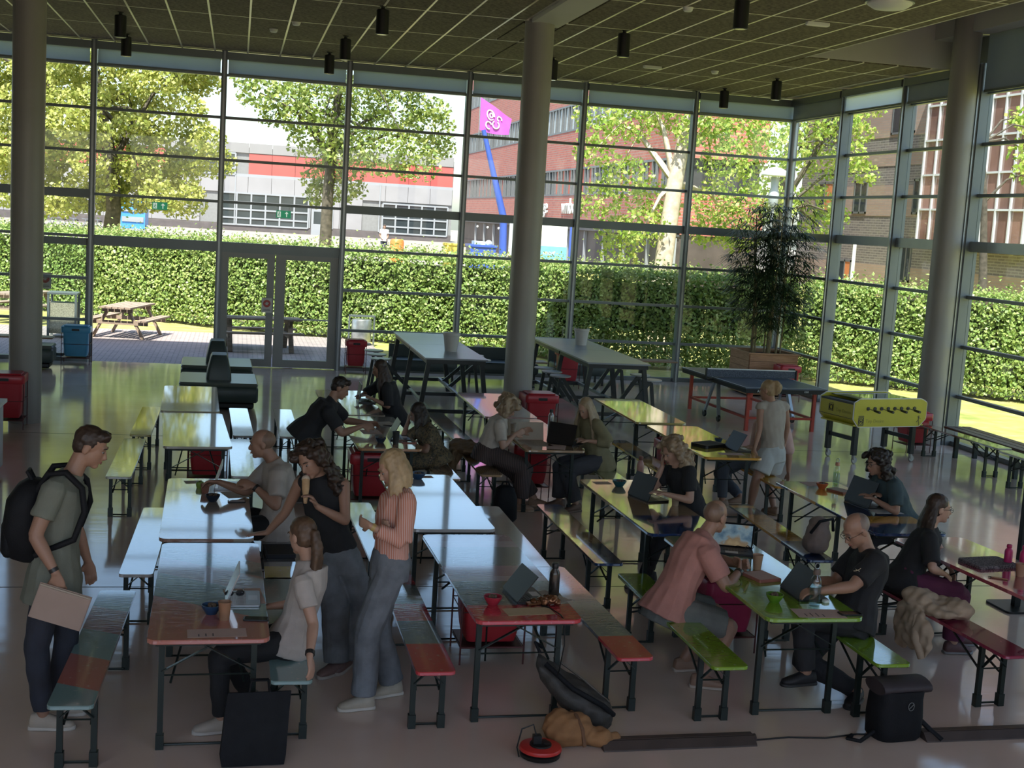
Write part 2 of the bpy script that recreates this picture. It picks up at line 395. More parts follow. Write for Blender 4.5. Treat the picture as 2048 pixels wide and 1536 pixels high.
# glazing ------------------------------------------------------------
LV = [PT*k for k in range(1, 7)]
def bar_x(xa, xb, z, h, d=.09, y=YB): return MB().box(xa, xb, y-d/2, y+d/2, z-h/2, z+h/2)
def bar_y(ya, yb, z, h, d=.09, x=XR): return MB().box(x-d/2, x+d/2, ya, yb, z-h/2, z+h/2)
nwin = [0]
def window_back(xa, xb, mode):
    nwin[0] += 1
    w = sempty('window_%d' % nwin[0], 'glazed bay of the back wall, number %d from the picture edge' % nwin[0], 'window')
    MB().box(xa-.055, xa+.055, YB-.13, YB+.05, 0, ZC).build('mullion', m_frame, w)
    MB().box(xa-.02, xa+.02, YB-.15, YB-.13, 0, ZC).build('mullion_cap', m_frame2, w)
    a, b_ = xa+.055, xb-.055
    lv = [z for z in LV if mode == 'plain' or z > 2.4]
    zs = [.06]+LV+[5.8, ZC] if mode == 'plain' else [2.49]+LV[3:]+[5.8, ZC]
    for z in lv:
        thick = abs(z-PT*4) < .01 and mode == 'plain'
        h = .17 if thick else .055
        if mode != 'plain' and abs(z-PT*3) < .01: bar_x(a, b_, z-.07, .2, .13).build('door_header', m_frame, w)
        else: bar_x(a, b_, z, h, .12 if thick else .08).build('transom', m_frame, w)
    bar_x(a, b_, 5.81, .05).build('transom', m_frame, w)
    if mode == 'plain': bar_x(a, b_, .04, .08, .14).build('sill', m_frame, w)
    for k in range(len(zs)-1):
        MB().box(a, b_, YB-.006, YB+.006, zs[k]+.02, zs[k+1]-.02).build('pane', m_glass, w)
    MB().box(a, b_, YB-.2, YB-.06, 6.10, 6.24).build('blind_box', m_frame, w)
    MB().box(a+.02, b_-.02, YB-.131, YB-.127, 5.84, 6.12).build('blind_fabric', m_blind, w)
    MB().box(a+.02, b_-.02, YB-.14, YB-.118, 5.80, 5.84).build('blind_bar', m_frame, w)
    return w
for i in range(-3, 6):
    xa = X0+BW*i; xb = X0+BW*(i+1) if i < 5 else XR-.05
    window_back(xa, xb, 'open' if i == 0 else 'doors' if i == 1 else 'plain')
# corner post
t = sempty('trim_2', 'round steel post in the corner of the two glazed walls', 'post', (XR-.02, YB-.02, 0))
MB().lathe([(.1,0),(.1,ZC)], 24).build('post', m_frame2, t, 40)
def window_right(yb, ya, light):
    nwin[0] += 1
    w = sempty('window_%d' % nwin[0], 'glazed bay of the side wall, number %d counted round the hall' % nwin[0], 'window')
    top = 6.95 if ya < 19 else ZC
    MB().box(XR-.16, XR+.06, ya-.055, ya+.055, 0, top).build('mullion', m_frame, w)
    MB().box(XR-.20, XR-.16, ya-.022, ya+.022, 0, top).build('mullion_cap', m_frame2, w)
    a, b_ = ya+.055, yb-.055
    for z in LV:
        thick = abs(z-PT*4) < .01
        bar_y(a, b_, z, .17 if thick else .055, .16 if thick else .10).build('transom', m_frame2 if thick else m_frame, w)
    bar_y(a, b_, 5.81, .05).build('transom', m_frame, w)
    bar_y(a, b_, .04, .08, .14).build('sill', m_frame, w)
    zs = [.06]+LV+[5.8, top]
    for k in range(len(zs)-1): MB().box(XR-.006, XR+.006, a, b_, zs[k]+.02, zs[k+1]-.02).build('pane', m_glass, w)
    MB().box(XR-.22, XR-.06, a, b_, top-.16, top-.03).build('blind_box', m_frame, w)
    MB().box(XR-.131, XR-.127, a+.02, b_-.02, 5.84, top-.14).build('blind_fabric', m_blind_l if light else m_blind_r, w)
    MB().box(XR-.14, XR-.118, a+.02, b_-.02, 5.80, 5.84).build('blind_bar', m_frame, w)
yy = [YB-.08, 24.08, 21.64, 19.2, 16.77, 14.33, 11.9, 9.46, 7.02, 4.6]
for k in range(len(yy)-1): window_right(yy[k], yy[k+1], k == 1)

# walls round the parts of the hall that the picture does not show
struct('wall_left', MB().box(-10.2, -10, -5.2, YB+.1, 0, 7.4), m_wall, label='plain plaster side wall', cat='wall')
wr = MB().box(-10, 12, -5.2, -5, 0, 2.4).box(-10, 12, -5.2, -5, 6.0, 7.4)  # unseen rear wall; its open strip is added to let fill light in
for x in (-10, -5.4, -.8, 3.8, 8.4, 11.6): wr.box(x, x+.4, -5.2, -5, 2.4, 6.0)
struct('wall_rear', wr, m_wall, label='rear wall with a row of tall openings added for fill light', cat='wall')
wb = MB().box(-10.2, 12.0, YB-.06, YB+.24, ZC, 7.4).box(-10.2, X0-3*BW-.05, YB-.06, YB+.1, 0, ZC)
struct('wall_back', wb, m_frame, label='fascia above the glazed back wall', cat='wall')
wq = MB().box(XR-.06, 12.0, 19.2, YB+.2, ZC, 7.4).box(XR-.06, 12.0, -5, 19.2, 6.95, 7.4).box(XR-.06, XR+.1, -5, 4.6, 0, 7.0)
struct('wall_right', wq, m_frame, label='fascia above the glazed side wall', cat='wall')

# sliding glass leaf pushed open in front of the first bay (outside)
d2 = sempty('door_2', 'sliding glass door leaf pushed open beside the doorway', 'door')
yo = YB+.16
for (a, b_, z0, z1) in ((-3.92,-3.80,.03,2.44),(-2.92,-2.80,.03,2.44),(-3.92,-2.8,2.30,2.44),(-3.92,-2.8,.03,.13)):
    MB().box(a, b_, yo-.03, yo+.03, z0, z1).build('leaf_frame', m_frame, d2)
MB().box(-3.8, -2.92, yo-.005, yo+.005, .13, 2.3).build('pane', m_glass, d2)
# double glass doors in the third bay
d1 = sempty('door_1', 'closed pair of glass doors in the back wall', 'door')
xb0 = X0+BW
def rail(x0, x1, z0, z1, nm='leaf_frame', mm=None): return MB().box(xb0+x0, xb0+x1, YB-.05, YB+.05, z0, z1).build(nm, mm or m_door, d1)
m_door = mat('door_aluminium', (.22,.225,.215), .4, .3, .04, 3)
for x0, x1 in ((.05,.20),(.97,1.115),(1.14,1.34),(2.24,2.41)): rail(x0, x1, .02, 2.32)
for x0, x1 in ((.20,.97),(1.34,2.24)):
    rail(x0, x1, .02, .17); rail(x0, x1, 2.22, 2.32)
    MB().box(xb0+x0, xb0+x1, YB-.005, YB+.005, .17, 2.22).build('pane', m_glass, d1)
    MB().bar((xb0+x0, YB-.07, 1.02), (xb0+x1, YB-.07, 1.02), .025, .03).build('push_bar', m_frame2, d1)
# two paper notices
m_paper = mat('paper_white', (.62,.60,.55), .75, 0, .03, 4)
m_red = mat('notice_red', (.50,.10,.08), .7, 0, .04, 5)
def notice(x, y, z, w, h, label):
    t = thing('paper_notice', label, 'notice', (x, y, z))
    MB().box(-w/2, w/2, -.002, .002, 0, h).build('sheet', m_paper, t)
    MB().lathe([(w*.36,0),(w*.36,.002)], 24).xf(Matrix.Translation((0,-.002,h*.62)) @ Matrix.Rotation(PI/2,4,'X')).build('red_disc', m_red, t)
    MB().box(-w*.1,w*.1,-.0065,-.0045,h*.52,h*.72).bar((-w*.2,-.0055,h*.6),(w*.2,-.0055,h*.66),.002,w*.06).build('white_symbol', m_paper, t)
    MB().box(-w*.36,w*.36,-.004,-.0025,h*.14,h*.18).box(-w*.3,w*.3,-.004,-.0025,h*.22,h*.25).build('print_line', mat('print_grey', (.2,.2,.2), .8), t)
notice(xb0+.985, YB-.056, 1.13, .21, .30, 'white paper notice with red disc on closed glass doors')
notice(-3.68, yo-.04, 1.40, .23, .32, 'white paper notice with red disc on pushed-open sliding door')
# green exit signs
m_green = mat('exit_green', (.02,.22,.12), .35, 0, .02, 3, emit=((.02,.25,.12), .25))
m_white = mat('sign_white', (.75,.78,.74), .5, 0, .02, 3)
m_lit = mat('sign_white_lit', (.75,.78,.74), .5, 0, .02, 3, emit=((.7,.8,.72), .25))
def exit_sign(x, z, label):
    t = thing('exit_sign', label, 'sign', (x, YB-.2, z))
    MB().box(-.145,.145,-.012,.012,-.075,.075).build('panel', m_green, t)
    f = MB(); y0 = -.0165
    f.box(-.125,-.055,y0,y0+.003,-.055,.055)
    f.build('doorway_pictogram', m_lit, t)
    g = MB(); y1 = -.0205
    g.sphere((-.085,y1,.033),(.010,.0018,.010),8,6).bar((-.088,y1,.02),(-.094,y1,-.012),.003,.016,upref=(0,0,1)).bar((-.094,y1,-.012),(-.072,y1,-.045),.003,.009).bar((-.094,y1,-.012),(-.112,y1,-.035),.003,.009).bar((-.088,y1,.015),(-.068,y1,.0),.003,.008)
    g.build('running_figure', m_green, t)
    h = MB().bar((.06,y0,-.05),(.06,y0,.03),.003,.018,upref=(1,0,0)).add([(.02,y0,.012),(.10,y0,.012),(.06,y0,.055),(.02,y0+.003,.012),(.10,y0+.003,.012),(.06,y0+.003,.055)],[(0,1,2),(5,4,3),(0,3,4,1),(1,4,5,2),(2,5,3,0)])
    h.build('arrow', m_lit, t)
    MB().bar((-.11,0,.075),(-.11,0,.16),.006).bar((.11,0,.075),(.11,0,.16),.006).build('hanger', m_frame, t)
exit_sign(-1.51, 3.16, 'green exit sign hanging over the open doorway')
exit_sign(.90, 3.14, 'green exit sign hanging over the closed glass doors')

# ceiling fittings
m_black = mat('black_metal', (.012,.013,.013), .4, .3, .05, 5)
proto = None
spots = [(-1.96,22.25,'upper of two stacked above the open doorway'),(-2.10,25.09,'close to the glass above the open doorway'),(1.96,19.13,'at the picture top between column and door'),(1.71,22.69,'in the middle of the three over the glass doors'),
 (1.61,25.2,'closest to the glass over the closed doors'),(5.64,19.21,'just beyond the middle column and its beam'),(5.47,23.06,'nearest the glass past the middle column'),(9.70,25.46,'closest to the glazed corner of the hall'),(9.86,23.18,'second from the glazed corner'),(9.35,17.9,'in front of the raised pale ceiling edge'),(6.11,15.67,'cut by the picture top edge')]
for k, (x, y, l) in enumerate(spots):
    z = ZC-.018 if k != 9 else 7.15
    if k == 0:
        proto = thing('ceiling_spotlight', 'x', 'spotlight', (x,y,z), 0, 'black ceiling spotlights')
        MB().lathe([(.085,-.40),(.095,-.395),(.095,-.06),(.085,-.05)], 24).build('housing', m_black, proto, 40)
        MB().lathe([(.03,-.06),(.03,0)], 12).lathe([(.05,-.012),(.05,0)], 16).build('stem', m_black, proto, 40)
        MB().lathe([(.07,-.403),(.07,-.398)], 20).build('lens', mat('lens_grey', (.25,.25,.24), .2), proto, 40)
        o = proto
    else: o = copy_tree(proto, (x,y,z))
    o['label'] = 'black cylinder spotlight under ceiling, '+l
proto = None
for k, (x, y, l) in enumerate([(.82,21.55,'beside a tile joint over the glass doors'),(.49,22.62,'smaller, hanging near the closed doors'),(5.79,16.8,'near the picture top past the beam'),(8.51,22.92,'close to the glazed corner')]):
    if k == 0:
        proto = thing('smoke_detector', 'x', 'smoke detector', (x,y,ZC-.018), 0, 'smoke detectors')
        MB().lathe([(.045,-.055),(.06,-.045),(.065,-.02),(.06,0)], 20).build('head', m_white, proto, 40)
        MB().lathe([(.072,-.014),(.072,0)], 20).build('base', m_white, proto, 40); o = proto
    else: o = copy_tree(proto, (x,y,ZC-.018))
    o['label'] = 'white smoke detector on ceiling, '+l
for k, (x, y, l) in enumerate([(7.33,23.0,'above the bamboo plant'),(7.73,16.94,'towards the raised ceiling strip')]):
    t = thing('emergency_light', 'slim white emergency light on ceiling, '+l, 'light fitting', (x,y,ZC-.018), 0, 'emergency lights')
    MB().prism(rrect(.34,.09,.02), -.045, 0, .006).build('housing', m_white, t); MB().prism(rrect(.3,.06,.015), -.052, -.045).build('diffuser', mat('diffuser', (.8,.8,.75), .4), t)
t = thing('ceiling_dome', 'round pale ceiling dome cut by the picture top', 'light fitting', (7.79,15.03,ZC-.018))
MB().lathe([(.05,-.10),(.2,-.085),(.27,-.04),(.28,0)], 28).build('dome', m_white, t, 40); MB().lathe([(.30,-.02),(.30,0)], 28).build('rim', m_frame2, t, 40)

# ================================================================== OUTSIDE
ZF = 1.0                                             # level of the yard behind the hedge
m_pave = brick_mat('clinker_paving', (.36,.30,.28), (.29,.24,.23), (.14,.13,.12), .21, .105, .012, 'xy')
m_lawn = ramp_noise_mat('lawn', [(0.3, (.20,.24,.05)), (0.55, (.36,.33,.10)), (0.75, (.46,.38,.17))], scale=2.2, detail=8, rough=.95, bump=.4)
m_yard = ramp_noise_mat('yard_paving', [(0.3, (.25,.22,.19)), (0.7, (.32,.28,.24))], scale=1.5, detail=6, rough=.9)
g = MB(); gx = [-60, 60]; prof = [(YB+.06, -.03), (39, -.03), (60, ZF), (240, ZF)]
for k in range(3):
    (ya, za), (yb, zb) = prof[k], prof[k+1]
    g.add([(-90,ya,za),(110,ya,za),(110,yb,zb),(-90,yb,zb)], [(0,1,2,3)], 0 if k < 2 else 1)
g.add([(12.05,-30,-.03),(110,-30,-.03),(110,YB+.06,-.03),(12.05,YB+.06,-.03)], [(0,1,2,3)], 0)
struct('lawn', g, [m_lawn, m_yard], label='sunlit dry lawn around the hall rising to the yard', cat='lawn')
struct('pavement', MB().box(-16, 3.4, YB+.06, 33.5, -.1, .0), m_pave, label='clinker brick terrace outside the glass doors', cat='pavement')

# hedge: solid of leaves round an inner core
m_hleaf = leaf_mat('hedge_leaf', (.16,.265,.06), (.27,.38,.09), (.42,.50,.17), .3)
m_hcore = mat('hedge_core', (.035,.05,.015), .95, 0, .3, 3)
HP = [(-14,42.2),(-6,38.4),(-1.8,36.0),(1.2,33.9),(4.2,32.6),(6.6,31.7),(7.5,30.3),(8.5,29.4),(11.0,28.85),(13.0,28.2),(14.2,27.2),(16.7,25.3),(21,21.6),(25,18)]
HT_, HH = 1.5, 2.22
hedge = thing('hedge', 'long clipped beech hedge behind the terrace and lawn', 'hedge', (0,0,0))
hp = [Vector((x,y,0)) for x,y in HP]
pts, nrms = [], []; core = MB()
rg = np.random.default_rng(5)
stems = MB()
for k in range(len(hp)-1):
    a, b_ = hp[k], hp[k+1]; d = (b_-a); ln = d.length; d.normalize(); nb = Vector((-d.y, d.x, 0))     # nb points away from the hall
    n1 = int(ln*HH*820); s = rg.uniform(-.02,1.02,n1); zz = rg.uniform(0.05,HH,n1); dep = rg.exponential(.11,n1)+np.sin(s*ln*2.3+k)*.05+np.sin(zz*4+s*9)*.05-.04
    nz_ = np.where(zz > HH-.2, .5, .05)
    P_ = np.array(a)[None]+np.outer(s*ln, np.array(d))+np.outer(dep, np.array(nb)); P_[:,2] = zz
    pts.append(P_); nn = np.tile(-np.array(nb)*1.1, (n1,1)); nn[:,2] += .55; nrms.append(nn)
    n2 = int(ln*HT_*620); s = rg.uniform(0,1,n2); dep = rg.uniform(0,HT_,n2); P_ = np.array(a)[None]+np.outer(s*ln, np.array(d))+np.outer(dep, np.array(nb))
    P_[:,2] = HH+rg.exponential(.075,n2)-.05; pts.append(P_); nn = np.zeros((n2,3)); nn[:,2] = 1.0; nrms.append(nn)
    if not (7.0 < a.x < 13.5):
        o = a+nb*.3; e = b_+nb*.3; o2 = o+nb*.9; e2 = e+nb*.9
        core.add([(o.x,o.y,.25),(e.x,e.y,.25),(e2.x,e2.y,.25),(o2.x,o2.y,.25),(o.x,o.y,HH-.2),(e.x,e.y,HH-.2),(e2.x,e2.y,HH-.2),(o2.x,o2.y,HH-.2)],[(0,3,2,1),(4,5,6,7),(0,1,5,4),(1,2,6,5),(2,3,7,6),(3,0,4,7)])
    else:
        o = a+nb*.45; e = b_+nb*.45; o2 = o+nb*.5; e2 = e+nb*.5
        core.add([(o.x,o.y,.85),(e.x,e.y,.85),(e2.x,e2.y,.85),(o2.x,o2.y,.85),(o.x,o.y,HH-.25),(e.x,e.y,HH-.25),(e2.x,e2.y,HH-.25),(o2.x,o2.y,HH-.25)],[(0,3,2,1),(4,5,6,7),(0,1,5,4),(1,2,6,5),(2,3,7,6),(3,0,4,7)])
        n3 = int(ln*HH*750); s = rg.uniform(0,1,n3); dep = rg.uniform(.2,1.1,n3); P_ = np.array(a)[None]+np.outer(s*ln, np.array(d))+np.outer(dep, np.array(nb)); P_[:,2] = rg.uniform(.1,HH,n3); pts.append(P_); nrms.append(np.tile(-np.array(nb),(n3,1)))
    for q in range(int(ln/.5)):
        c = a+d*(q*.5+.2)+nb*.6; stems.tube([(c.x,c.y,0),(c.x+random.uniform(-.1,.1),c.y,1.0)], .02, 5)
pts = np.concatenate(pts); nrms = np.concatenate(nrms)
fo = link('foliage', leaves_mesh('foliage', pts, .085, m_hleaf, nrms, .75, .68, 3), hedge); fo['kind'] = 'stuff'
core.build('inner_twigs', m_hcore, hedge); st = stems.build('stems', mat('hedge_stem', (.12,.09,.06), .9), hedge); st['kind'] = 'stuff'
# long thin shoots along the hedge top
sh = []; 
for k in range(len(hp)-1):
    a, b_ = hp[k], hp[k+1]; ln = (b_-a).length; n = int(ln*26)
    s = rg.uniform(0,1,n); P_ = np.array(a)[None]+np.outer(s, np.array(b_-a)); P_[:,1] += rg.uniform(.1,1.3,n); h_ = rg.uniform(.05,.34,n)
    for j in range(4): q = P_.copy(); q[:,2] = HH+h_*(j+1)/4; q[:,0] += rg.normal(0,.02,n); sh.append(q)
sh = np.concatenate(sh)
so = link('top_shoots', leaves_mesh('top_shoots', sh, .075, leaf_mat('shoot_leaf', (.34,.40,.11), (.48,.48,.19), (.58,.50,.28), .4), None, 1, .5, 8), hedge); so['kind'] = 'stuff'

# trees ----------------------------------------------------------------
m_bark = ramp_noise_mat('bark_dark', [(0.3, (.05,.042,.03)), (0.7, (.12,.10,.075))], scale=9, detail=6, rough=.95, bump=.5)
m_barkl = ramp_noise_mat('bark_plane', [(0.35, (.42,.34,.25)), (0.6, (.62,.52,.40)), (0.8, (.30,.22,.15))], scale=5, detail=5, rough=.9, bump=.3)
m_t1 = leaf_mat('plane_leaf', (.26,.32,.06), (.44,.46,.11), (.62,.60,.22), .35)
m_t2 = leaf_mat('dark_tree_leaf', (.13,.20,.035), (.26,.33,.07), (.44,.47,.15), .3)
m_t3 = leaf_mat('chestnut_leaf', (.22,.36,.05), (.38,.50,.09), (.58,.58,.18), .38)
T1 = [(-9.71, 51.03, 8.51, 0.7), (-8.86, 49.57, 8.56, 0.75), (-8.33, 51.77, 8.45, 0.68), (-7.17, 50.42, 8.55, 0.57), (-5.96, 48.84, 8.52, 0.72), (-5.5, 48.59, 8.43, 0.68), (-4.61, 47.62, 8.35, 0.63), (-3.58, 49.9, 8.77, 0.8), (-2.74, 49.41, 8.9, 0.8), (-2.2, 48.36, 8.95, 0.57), (-1.22, 49.3, 8.94, 0.61), (-9.42, 49.11, 7.67, 0.67), (-8.77, 51.37, 7.82, 0.81), (-7.4, 48.22, 7.61, 0.54), (-7.21, 52.46, 7.96, 0.72), (-6.39, 49.9, 7.8, 0.69), (-5.7, 50.49, 7.91, 0.82), (-4.44, 49.84, 8.14, 0.57), (-3.74, 51.67, 8.18, 0.56), (-3.23, 51.61, 8.29, 0.65), (-1.82, 50.29, 8.36, 0.84), (-9.47, 49.91, 7.22, 0.57), (-8.86, 51.1, 7.32, 0.54), (-8.28, 51.78, 7.08, 0.81), (-7.03, 49.5, 7.17, 0.7), (-6.37, 51.17, 7.33, 0.82), (-5.71, 52.3, 7.44, 0.62), (-4.34, 49.84, 7.42, 0.69), (-3.68, 48.65, 7.34, 0.52), (-2.75, 48.67, 7.64, 0.7), (-1.99, 51.09, 7.8, 0.76), (-1.44, 50.88, 7.95, 0.75), (-10.08, 52.29, 6.5, 0.72), (-9.09, 51.77, 6.6, 0.64), (-7.79, 48.71, 6.44, 0.72), (-6.82, 48.45, 6.35, 0.59), (-5.95, 48.79, 6.65, 0.56), (-5.15, 48.44, 6.74, 0.6), (-4.5, 51.02, 6.85, 0.8), (-3.94, 51.79, 6.86, 0.82), (-3.13, 52.0, 7.18, 0.71), (-1.81, 48.77, 6.72, 0.57), (-9.8, 51.83, 5.64, 0.63), (-8.64, 49.07, 5.57, 0.58), (-7.87, 49.62, 5.82, 0.63), (-7.4, 51.15, 6.13, 0.81), (-5.75, 47.93, 5.86, 0.77), (-5.31, 47.96, 5.77, 0.74), (-4.7, 51.67, 6.24, 0.65), (-3.84, 48.96, 6.0, 0.6), (-3.03, 49.28, 5.95, 0.72), (-1.8, 50.4, 6.11, 0.71), (-9.84, 50.88, 5.11, 0.72), (-8.31, 47.53, 4.8, 0.66), (-7.87, 49.17, 4.93, 0.64), (-7.08, 49.68, 5.3, 0.67), (-6.37, 49.93, 5.11, 0.79), (-5.08, 48.55, 5.46, 0.69), (-4.81, 50.43, 5.47, 0.61), (-3.9, 52.28, 5.54, 0.79), (-3.03, 49.45, 5.61, 0.56), (-1.74, 50.22, 5.42, 0.56), (-1.16, 48.1, 5.6, 0.61), (-9.26, 48.87, 4.37, 0.55), (-9.02, 50.83, 4.37, 0.73), (-7.76, 48.06, 4.52, 0.6), (-7.18, 51.94, 4.61, 0.78), (-6.5, 52.04, 4.67, 0.69), (-5.2, 47.98, 4.48, 0.63), (-4.71, 52.21, 4.65, 0.57), (-3.67, 49.37, 4.55, 0.8), (-2.69, 51.36, 4.72, 0.62), (-2.2, 51.29, 4.74, 0.75), (-0.92, 48.98, 4.82, 0.74), (-8.25, 50.88, 3.91, 0.76), (-7.35, 50.77, 3.99, 0.79), (-6.63, 51.53, 3.72, 0.57), (-5.15, 48.83, 3.77, 0.79), (-4.48, 51.27, 4.22, 0.77), (-3.72, 52.31, 4.26, 0.78), (-3.08, 50.86, 4.17, 0.71), (-2.08, 50.18, 4.29, 0.61), (-7.6, 48.07, 3.14, 0.61), (-7.02, 49.97, 2.92, 0.64), (-6.26, 49.26, 3.09, 0.73), (-5.46, 51.09, 3.24, 0.73), (-4.76, 50.89, 3.46, 0.76), (-3.66, 50.33, 3.37, 0.75), (-2.81, 48.41, 3.51, 0.68), (-2.08, 50.73, 3.36, 0.83), (-3.26, 50.65, 3.26, 0.53), (-2.41, 48.4, 3.21, 0.44), (-6.1, 51.95, 2.99, 0.48), (-6.68, 50.78, 3.04, 0.47), (-1.62, 48.12, 3.62, 0.46), (-8.12, 52.16, 2.96, 0.38)]
T2 = [(0.57, 42.92, 6.9, 0.66), (1.54, 43.49, 6.95, 0.67), (2.76, 44.66, 6.97, 1.04), (3.9, 44.29, 7.03, 1.03), (5.09, 44.16, 6.78, 1.04), (6.17, 44.44, 6.38, 0.96), (2.59, 43.87, 5.75, 1.02), (3.56, 43.44, 5.47, 1.01), (4.52, 43.03, 5.36, 1.01), (5.66, 42.71, 5.1, 0.84), (6.76, 44.65, 5.75, 0.53), (2.87, 44.76, 4.47, 0.78), (3.51, 44.13, 4.16, 0.68), (2.72, 44.72, 3.78, 0.52), (6.37, 43.58, 6.84, 0.51), (1.88, 43.3, 6.31, 0.67), (1.01, 43.65, 6.27, 0.42), (1.91, 45.12, 7.77, 0.87), (3.39, 42.63, 7.81, 0.99), (5.18, 44.01, 7.94, 1.03), (0.24, 43.24, 7.46, 0.58)]
T3 = [(9.78, 35.15, 6.37, 0.71), (10.35, 34.15, 6.21, 0.69), (9.41, 34.1, 5.33, 0.55), (10.36, 34.27, 4.73, 0.7), (9.79, 34.6, 4.01, 0.63), (11.56, 35.15, 4.13, 0.72), (11.0, 34.15, 3.4, 0.7), (10.5, 35.33, 3.21, 0.57), (12.42, 33.57, 6.46, 0.69), (13.47, 33.95, 6.16, 0.77), (14.31, 33.54, 6.33, 0.7), (12.96, 33.57, 5.29, 0.69), (14.65, 35.17, 5.32, 0.8), (15.48, 35.05, 5.8, 0.59), (12.83, 33.74, 4.2, 0.7), (13.87, 33.75, 4.13, 0.7), (14.98, 34.3, 4.34, 0.57), (13.26, 35.08, 3.38, 0.58), (14.25, 35.26, 3.29, 0.59), (10.62, 35.1, 2.66, 0.57), (11.54, 34.72, 6.34, 0.5), (12.06, 33.65, 6.04, 0.55), (10.91, 34.26, 6.8, 0.7), (12.15, 33.77, 7.12, 0.69), (13.93, 34.57, 7.2, 0.72)]
T4 = [(16.54, 36.14, 6.51, 0.61), (16.81, 35.4, 6.78, 0.67), (17.48, 35.5, 6.9, 0.52), (17.15, 36.56, 5.68, 0.69), (17.37, 35.06, 5.79, 0.52), (18.68, 36.61, 5.41, 0.43), (17.21, 36.78, 4.49, 0.62), (17.51, 36.9, 3.67, 0.62), (17.5, 35.77, 4.06, 0.38), (18.23, 36.1, 6.56, 0.38), (17.1, 36.17, 7.58, 0.76), (18.47, 36.27, 7.4, 0.46)]
T5 = [(19.76, 30.57, 6.76, 0.29), (19.82, 30.22, 5.91, 0.4), (19.69, 29.76, 5.31, 0.36), (20.36, 30.43, 6.47, 0.53)]

def tree(name, label, clumps, base, trunk_pts, trunk_r, leafm, barkm, per, size, seed, limbs=8, dark=0):
    t = thing(name, label, 'tree', base)
    bx, by, bz = base
    tp = [(x-bx, y-by, z-bz) for x,y,z in trunk_pts]
    MB().tube(tp, trunk_r, 12).build('trunk', barkm, t, 60)
    rg = np.random.default_rng(seed); P_ = []
    rnd = random.Random(seed)
    br = MB()
    for k, (x,y,z,r) in enumerate(clumps):
        n = int(per*(r*r)/(.7*.7))+20
        d = rg.normal(size=(n,3)); d /= np.linalg.norm(d,axis=1)[:,None]
        rad = r*rg.uniform(.35,1.12,n)**.6
        q = d*rad[:,None]*np.array([1.1,1.0,.85]); q[:,2] -= .12*np.abs(q[:,0]); P_.append(q+np.array([x-bx,y-by,z-bz]))
        if k % max(1, len(clumps)//limbs) == 0:
            j = rnd.randrange(len(tp)//2, len(tp)); s = Vector(tp[j]); e = Vector((x-bx,y-by,z-bz)); mid = (s+e)/2+Vector((0,0,.15*(e-s).length))
            br.tube([s, mid, e], [max(.03,trunk_r[j]*.5), max(.025,trunk_r[j]*.3), .015], 6)
    br.build('limbs', barkm, t, 60)
    c = link('crown', leaves_mesh('crown', np.concatenate(P_), size, leafm, None, 1, .7, seed), t); c['kind'] = 'stuff'
    return t
tree('plane_tree', 'large bright yellow-green tree filling the first bays of glass', T1, (-4.6,50,.48), [(-4.6,50,.4),(-4.65,50,1.6),(-4.5,50,2.8),(-4.6,50,4.5),(-5,50,6.5),(-5.4,50,9)], [.36,.30,.28,.24,.16,.06], m_t1, m_bark, 420, .165, 1, 9)
tree('lime_tree', 'dark-trunked tree standing before the grey school building', T2, (2.9,44,.2), [(2.95,44,.1),(2.92,44,2),(2.94,44,3.6),(2.98,44,5),(3.1,44,6.4),(3.3,44,8.2)], [.26,.21,.19,.17,.12,.05], m_t2, m_bark, 330, .15, 2, 12)
tree('pale_trunk_tree', 'leafy tree with pale mottled trunk behind the shaded hedge', T3, (11.6,34,0), [(11.55,34,-.05),(11.5,34,1.5),(11.62,34,3.2),(11.72,34,4.6),(11.9,34,5.9),(12.1,34,7.4)], [.30,.26,.24,.22,.18,.07], m_t3, m_barkl, 420, .13, 3, 12)
tree('corner_tree', 'green tree seen past the steel corner post', T4, (15.6,36,0), [(15.6,36,-.05),(15.6,36,2),(15.7,36,4),(15.8,36,6)], [.2,.17,.13,.06], m_t3, m_bark, 420, .13, 4, 7)
tree('side_tree', 'small tree spray cut by the picture edge beside the glass tower', T5, (18.9,30,0), [(18.9,30,-.05),(18.9,30,2.5),(18.7,30,4.5),(18.5,30,6)], [.14,.11,.08,.04], m_t3, m_bark, 260, .15, 5, 4)

# grey and red school building -----------------------------------------
m_pan = mat('grey_facade_panel', (.27,.26,.27), .6, 0, .06, .7); m_pan2 = mat('parapet_panel', (.23,.22,.22), .6, 0, .05, .7)
m_rpan = mat('red_facade_panel', (.46,.075,.065), .5, 0, .06, .6); m_plin = mat('dark_plinth', (.10,.085,.085), .85, 0, .15, 2)
m_wfr = mat('window_frame_grey', (.28,.29,.31), .45, 0, .03, 2); m_wgl = mat('far_window_glass', (.035,.045,.05), .08, 0, .3, .4, spec=.8)
sch = thing('school_building', 'low grey building with red upper panels behind the trees', 'building', (0,118,ZF-.2))
YS = 0
MB().box(-32, 19.3, .12, 14, 0, 7.6).build('core', mat('building_core', (.2,.2,.2), .8), sch)
MB().box(-32, 19.3, -.02, .2, 0, .85).build('plinth', m_plin, sch)
def win_grid(parent, x0, x1, z0, z1, nx, zs, mg, y=-.05):
    w = MB(); fr = .07
    for k in range(nx+1): xx = x0+(x1-x0)*k/nx; w.box(xx-fr, xx+fr, y-.06, y+.08, z0, z1)
    for z in zs: w.box(x0, x1, y-.05, y+.08, z-fr, z+fr)
    o = w.build('window', m_wfr, parent)
    for k in range(nx):
        for q in range(len(zs)-1):
            MB().box(x0+(x1-x0)*k/nx+fr, x0+(x1-x0)*(k+1)/nx-fr, y+.02, y+.05, zs[q]+fr, zs[q+1]-fr).build('pane', mg, o)
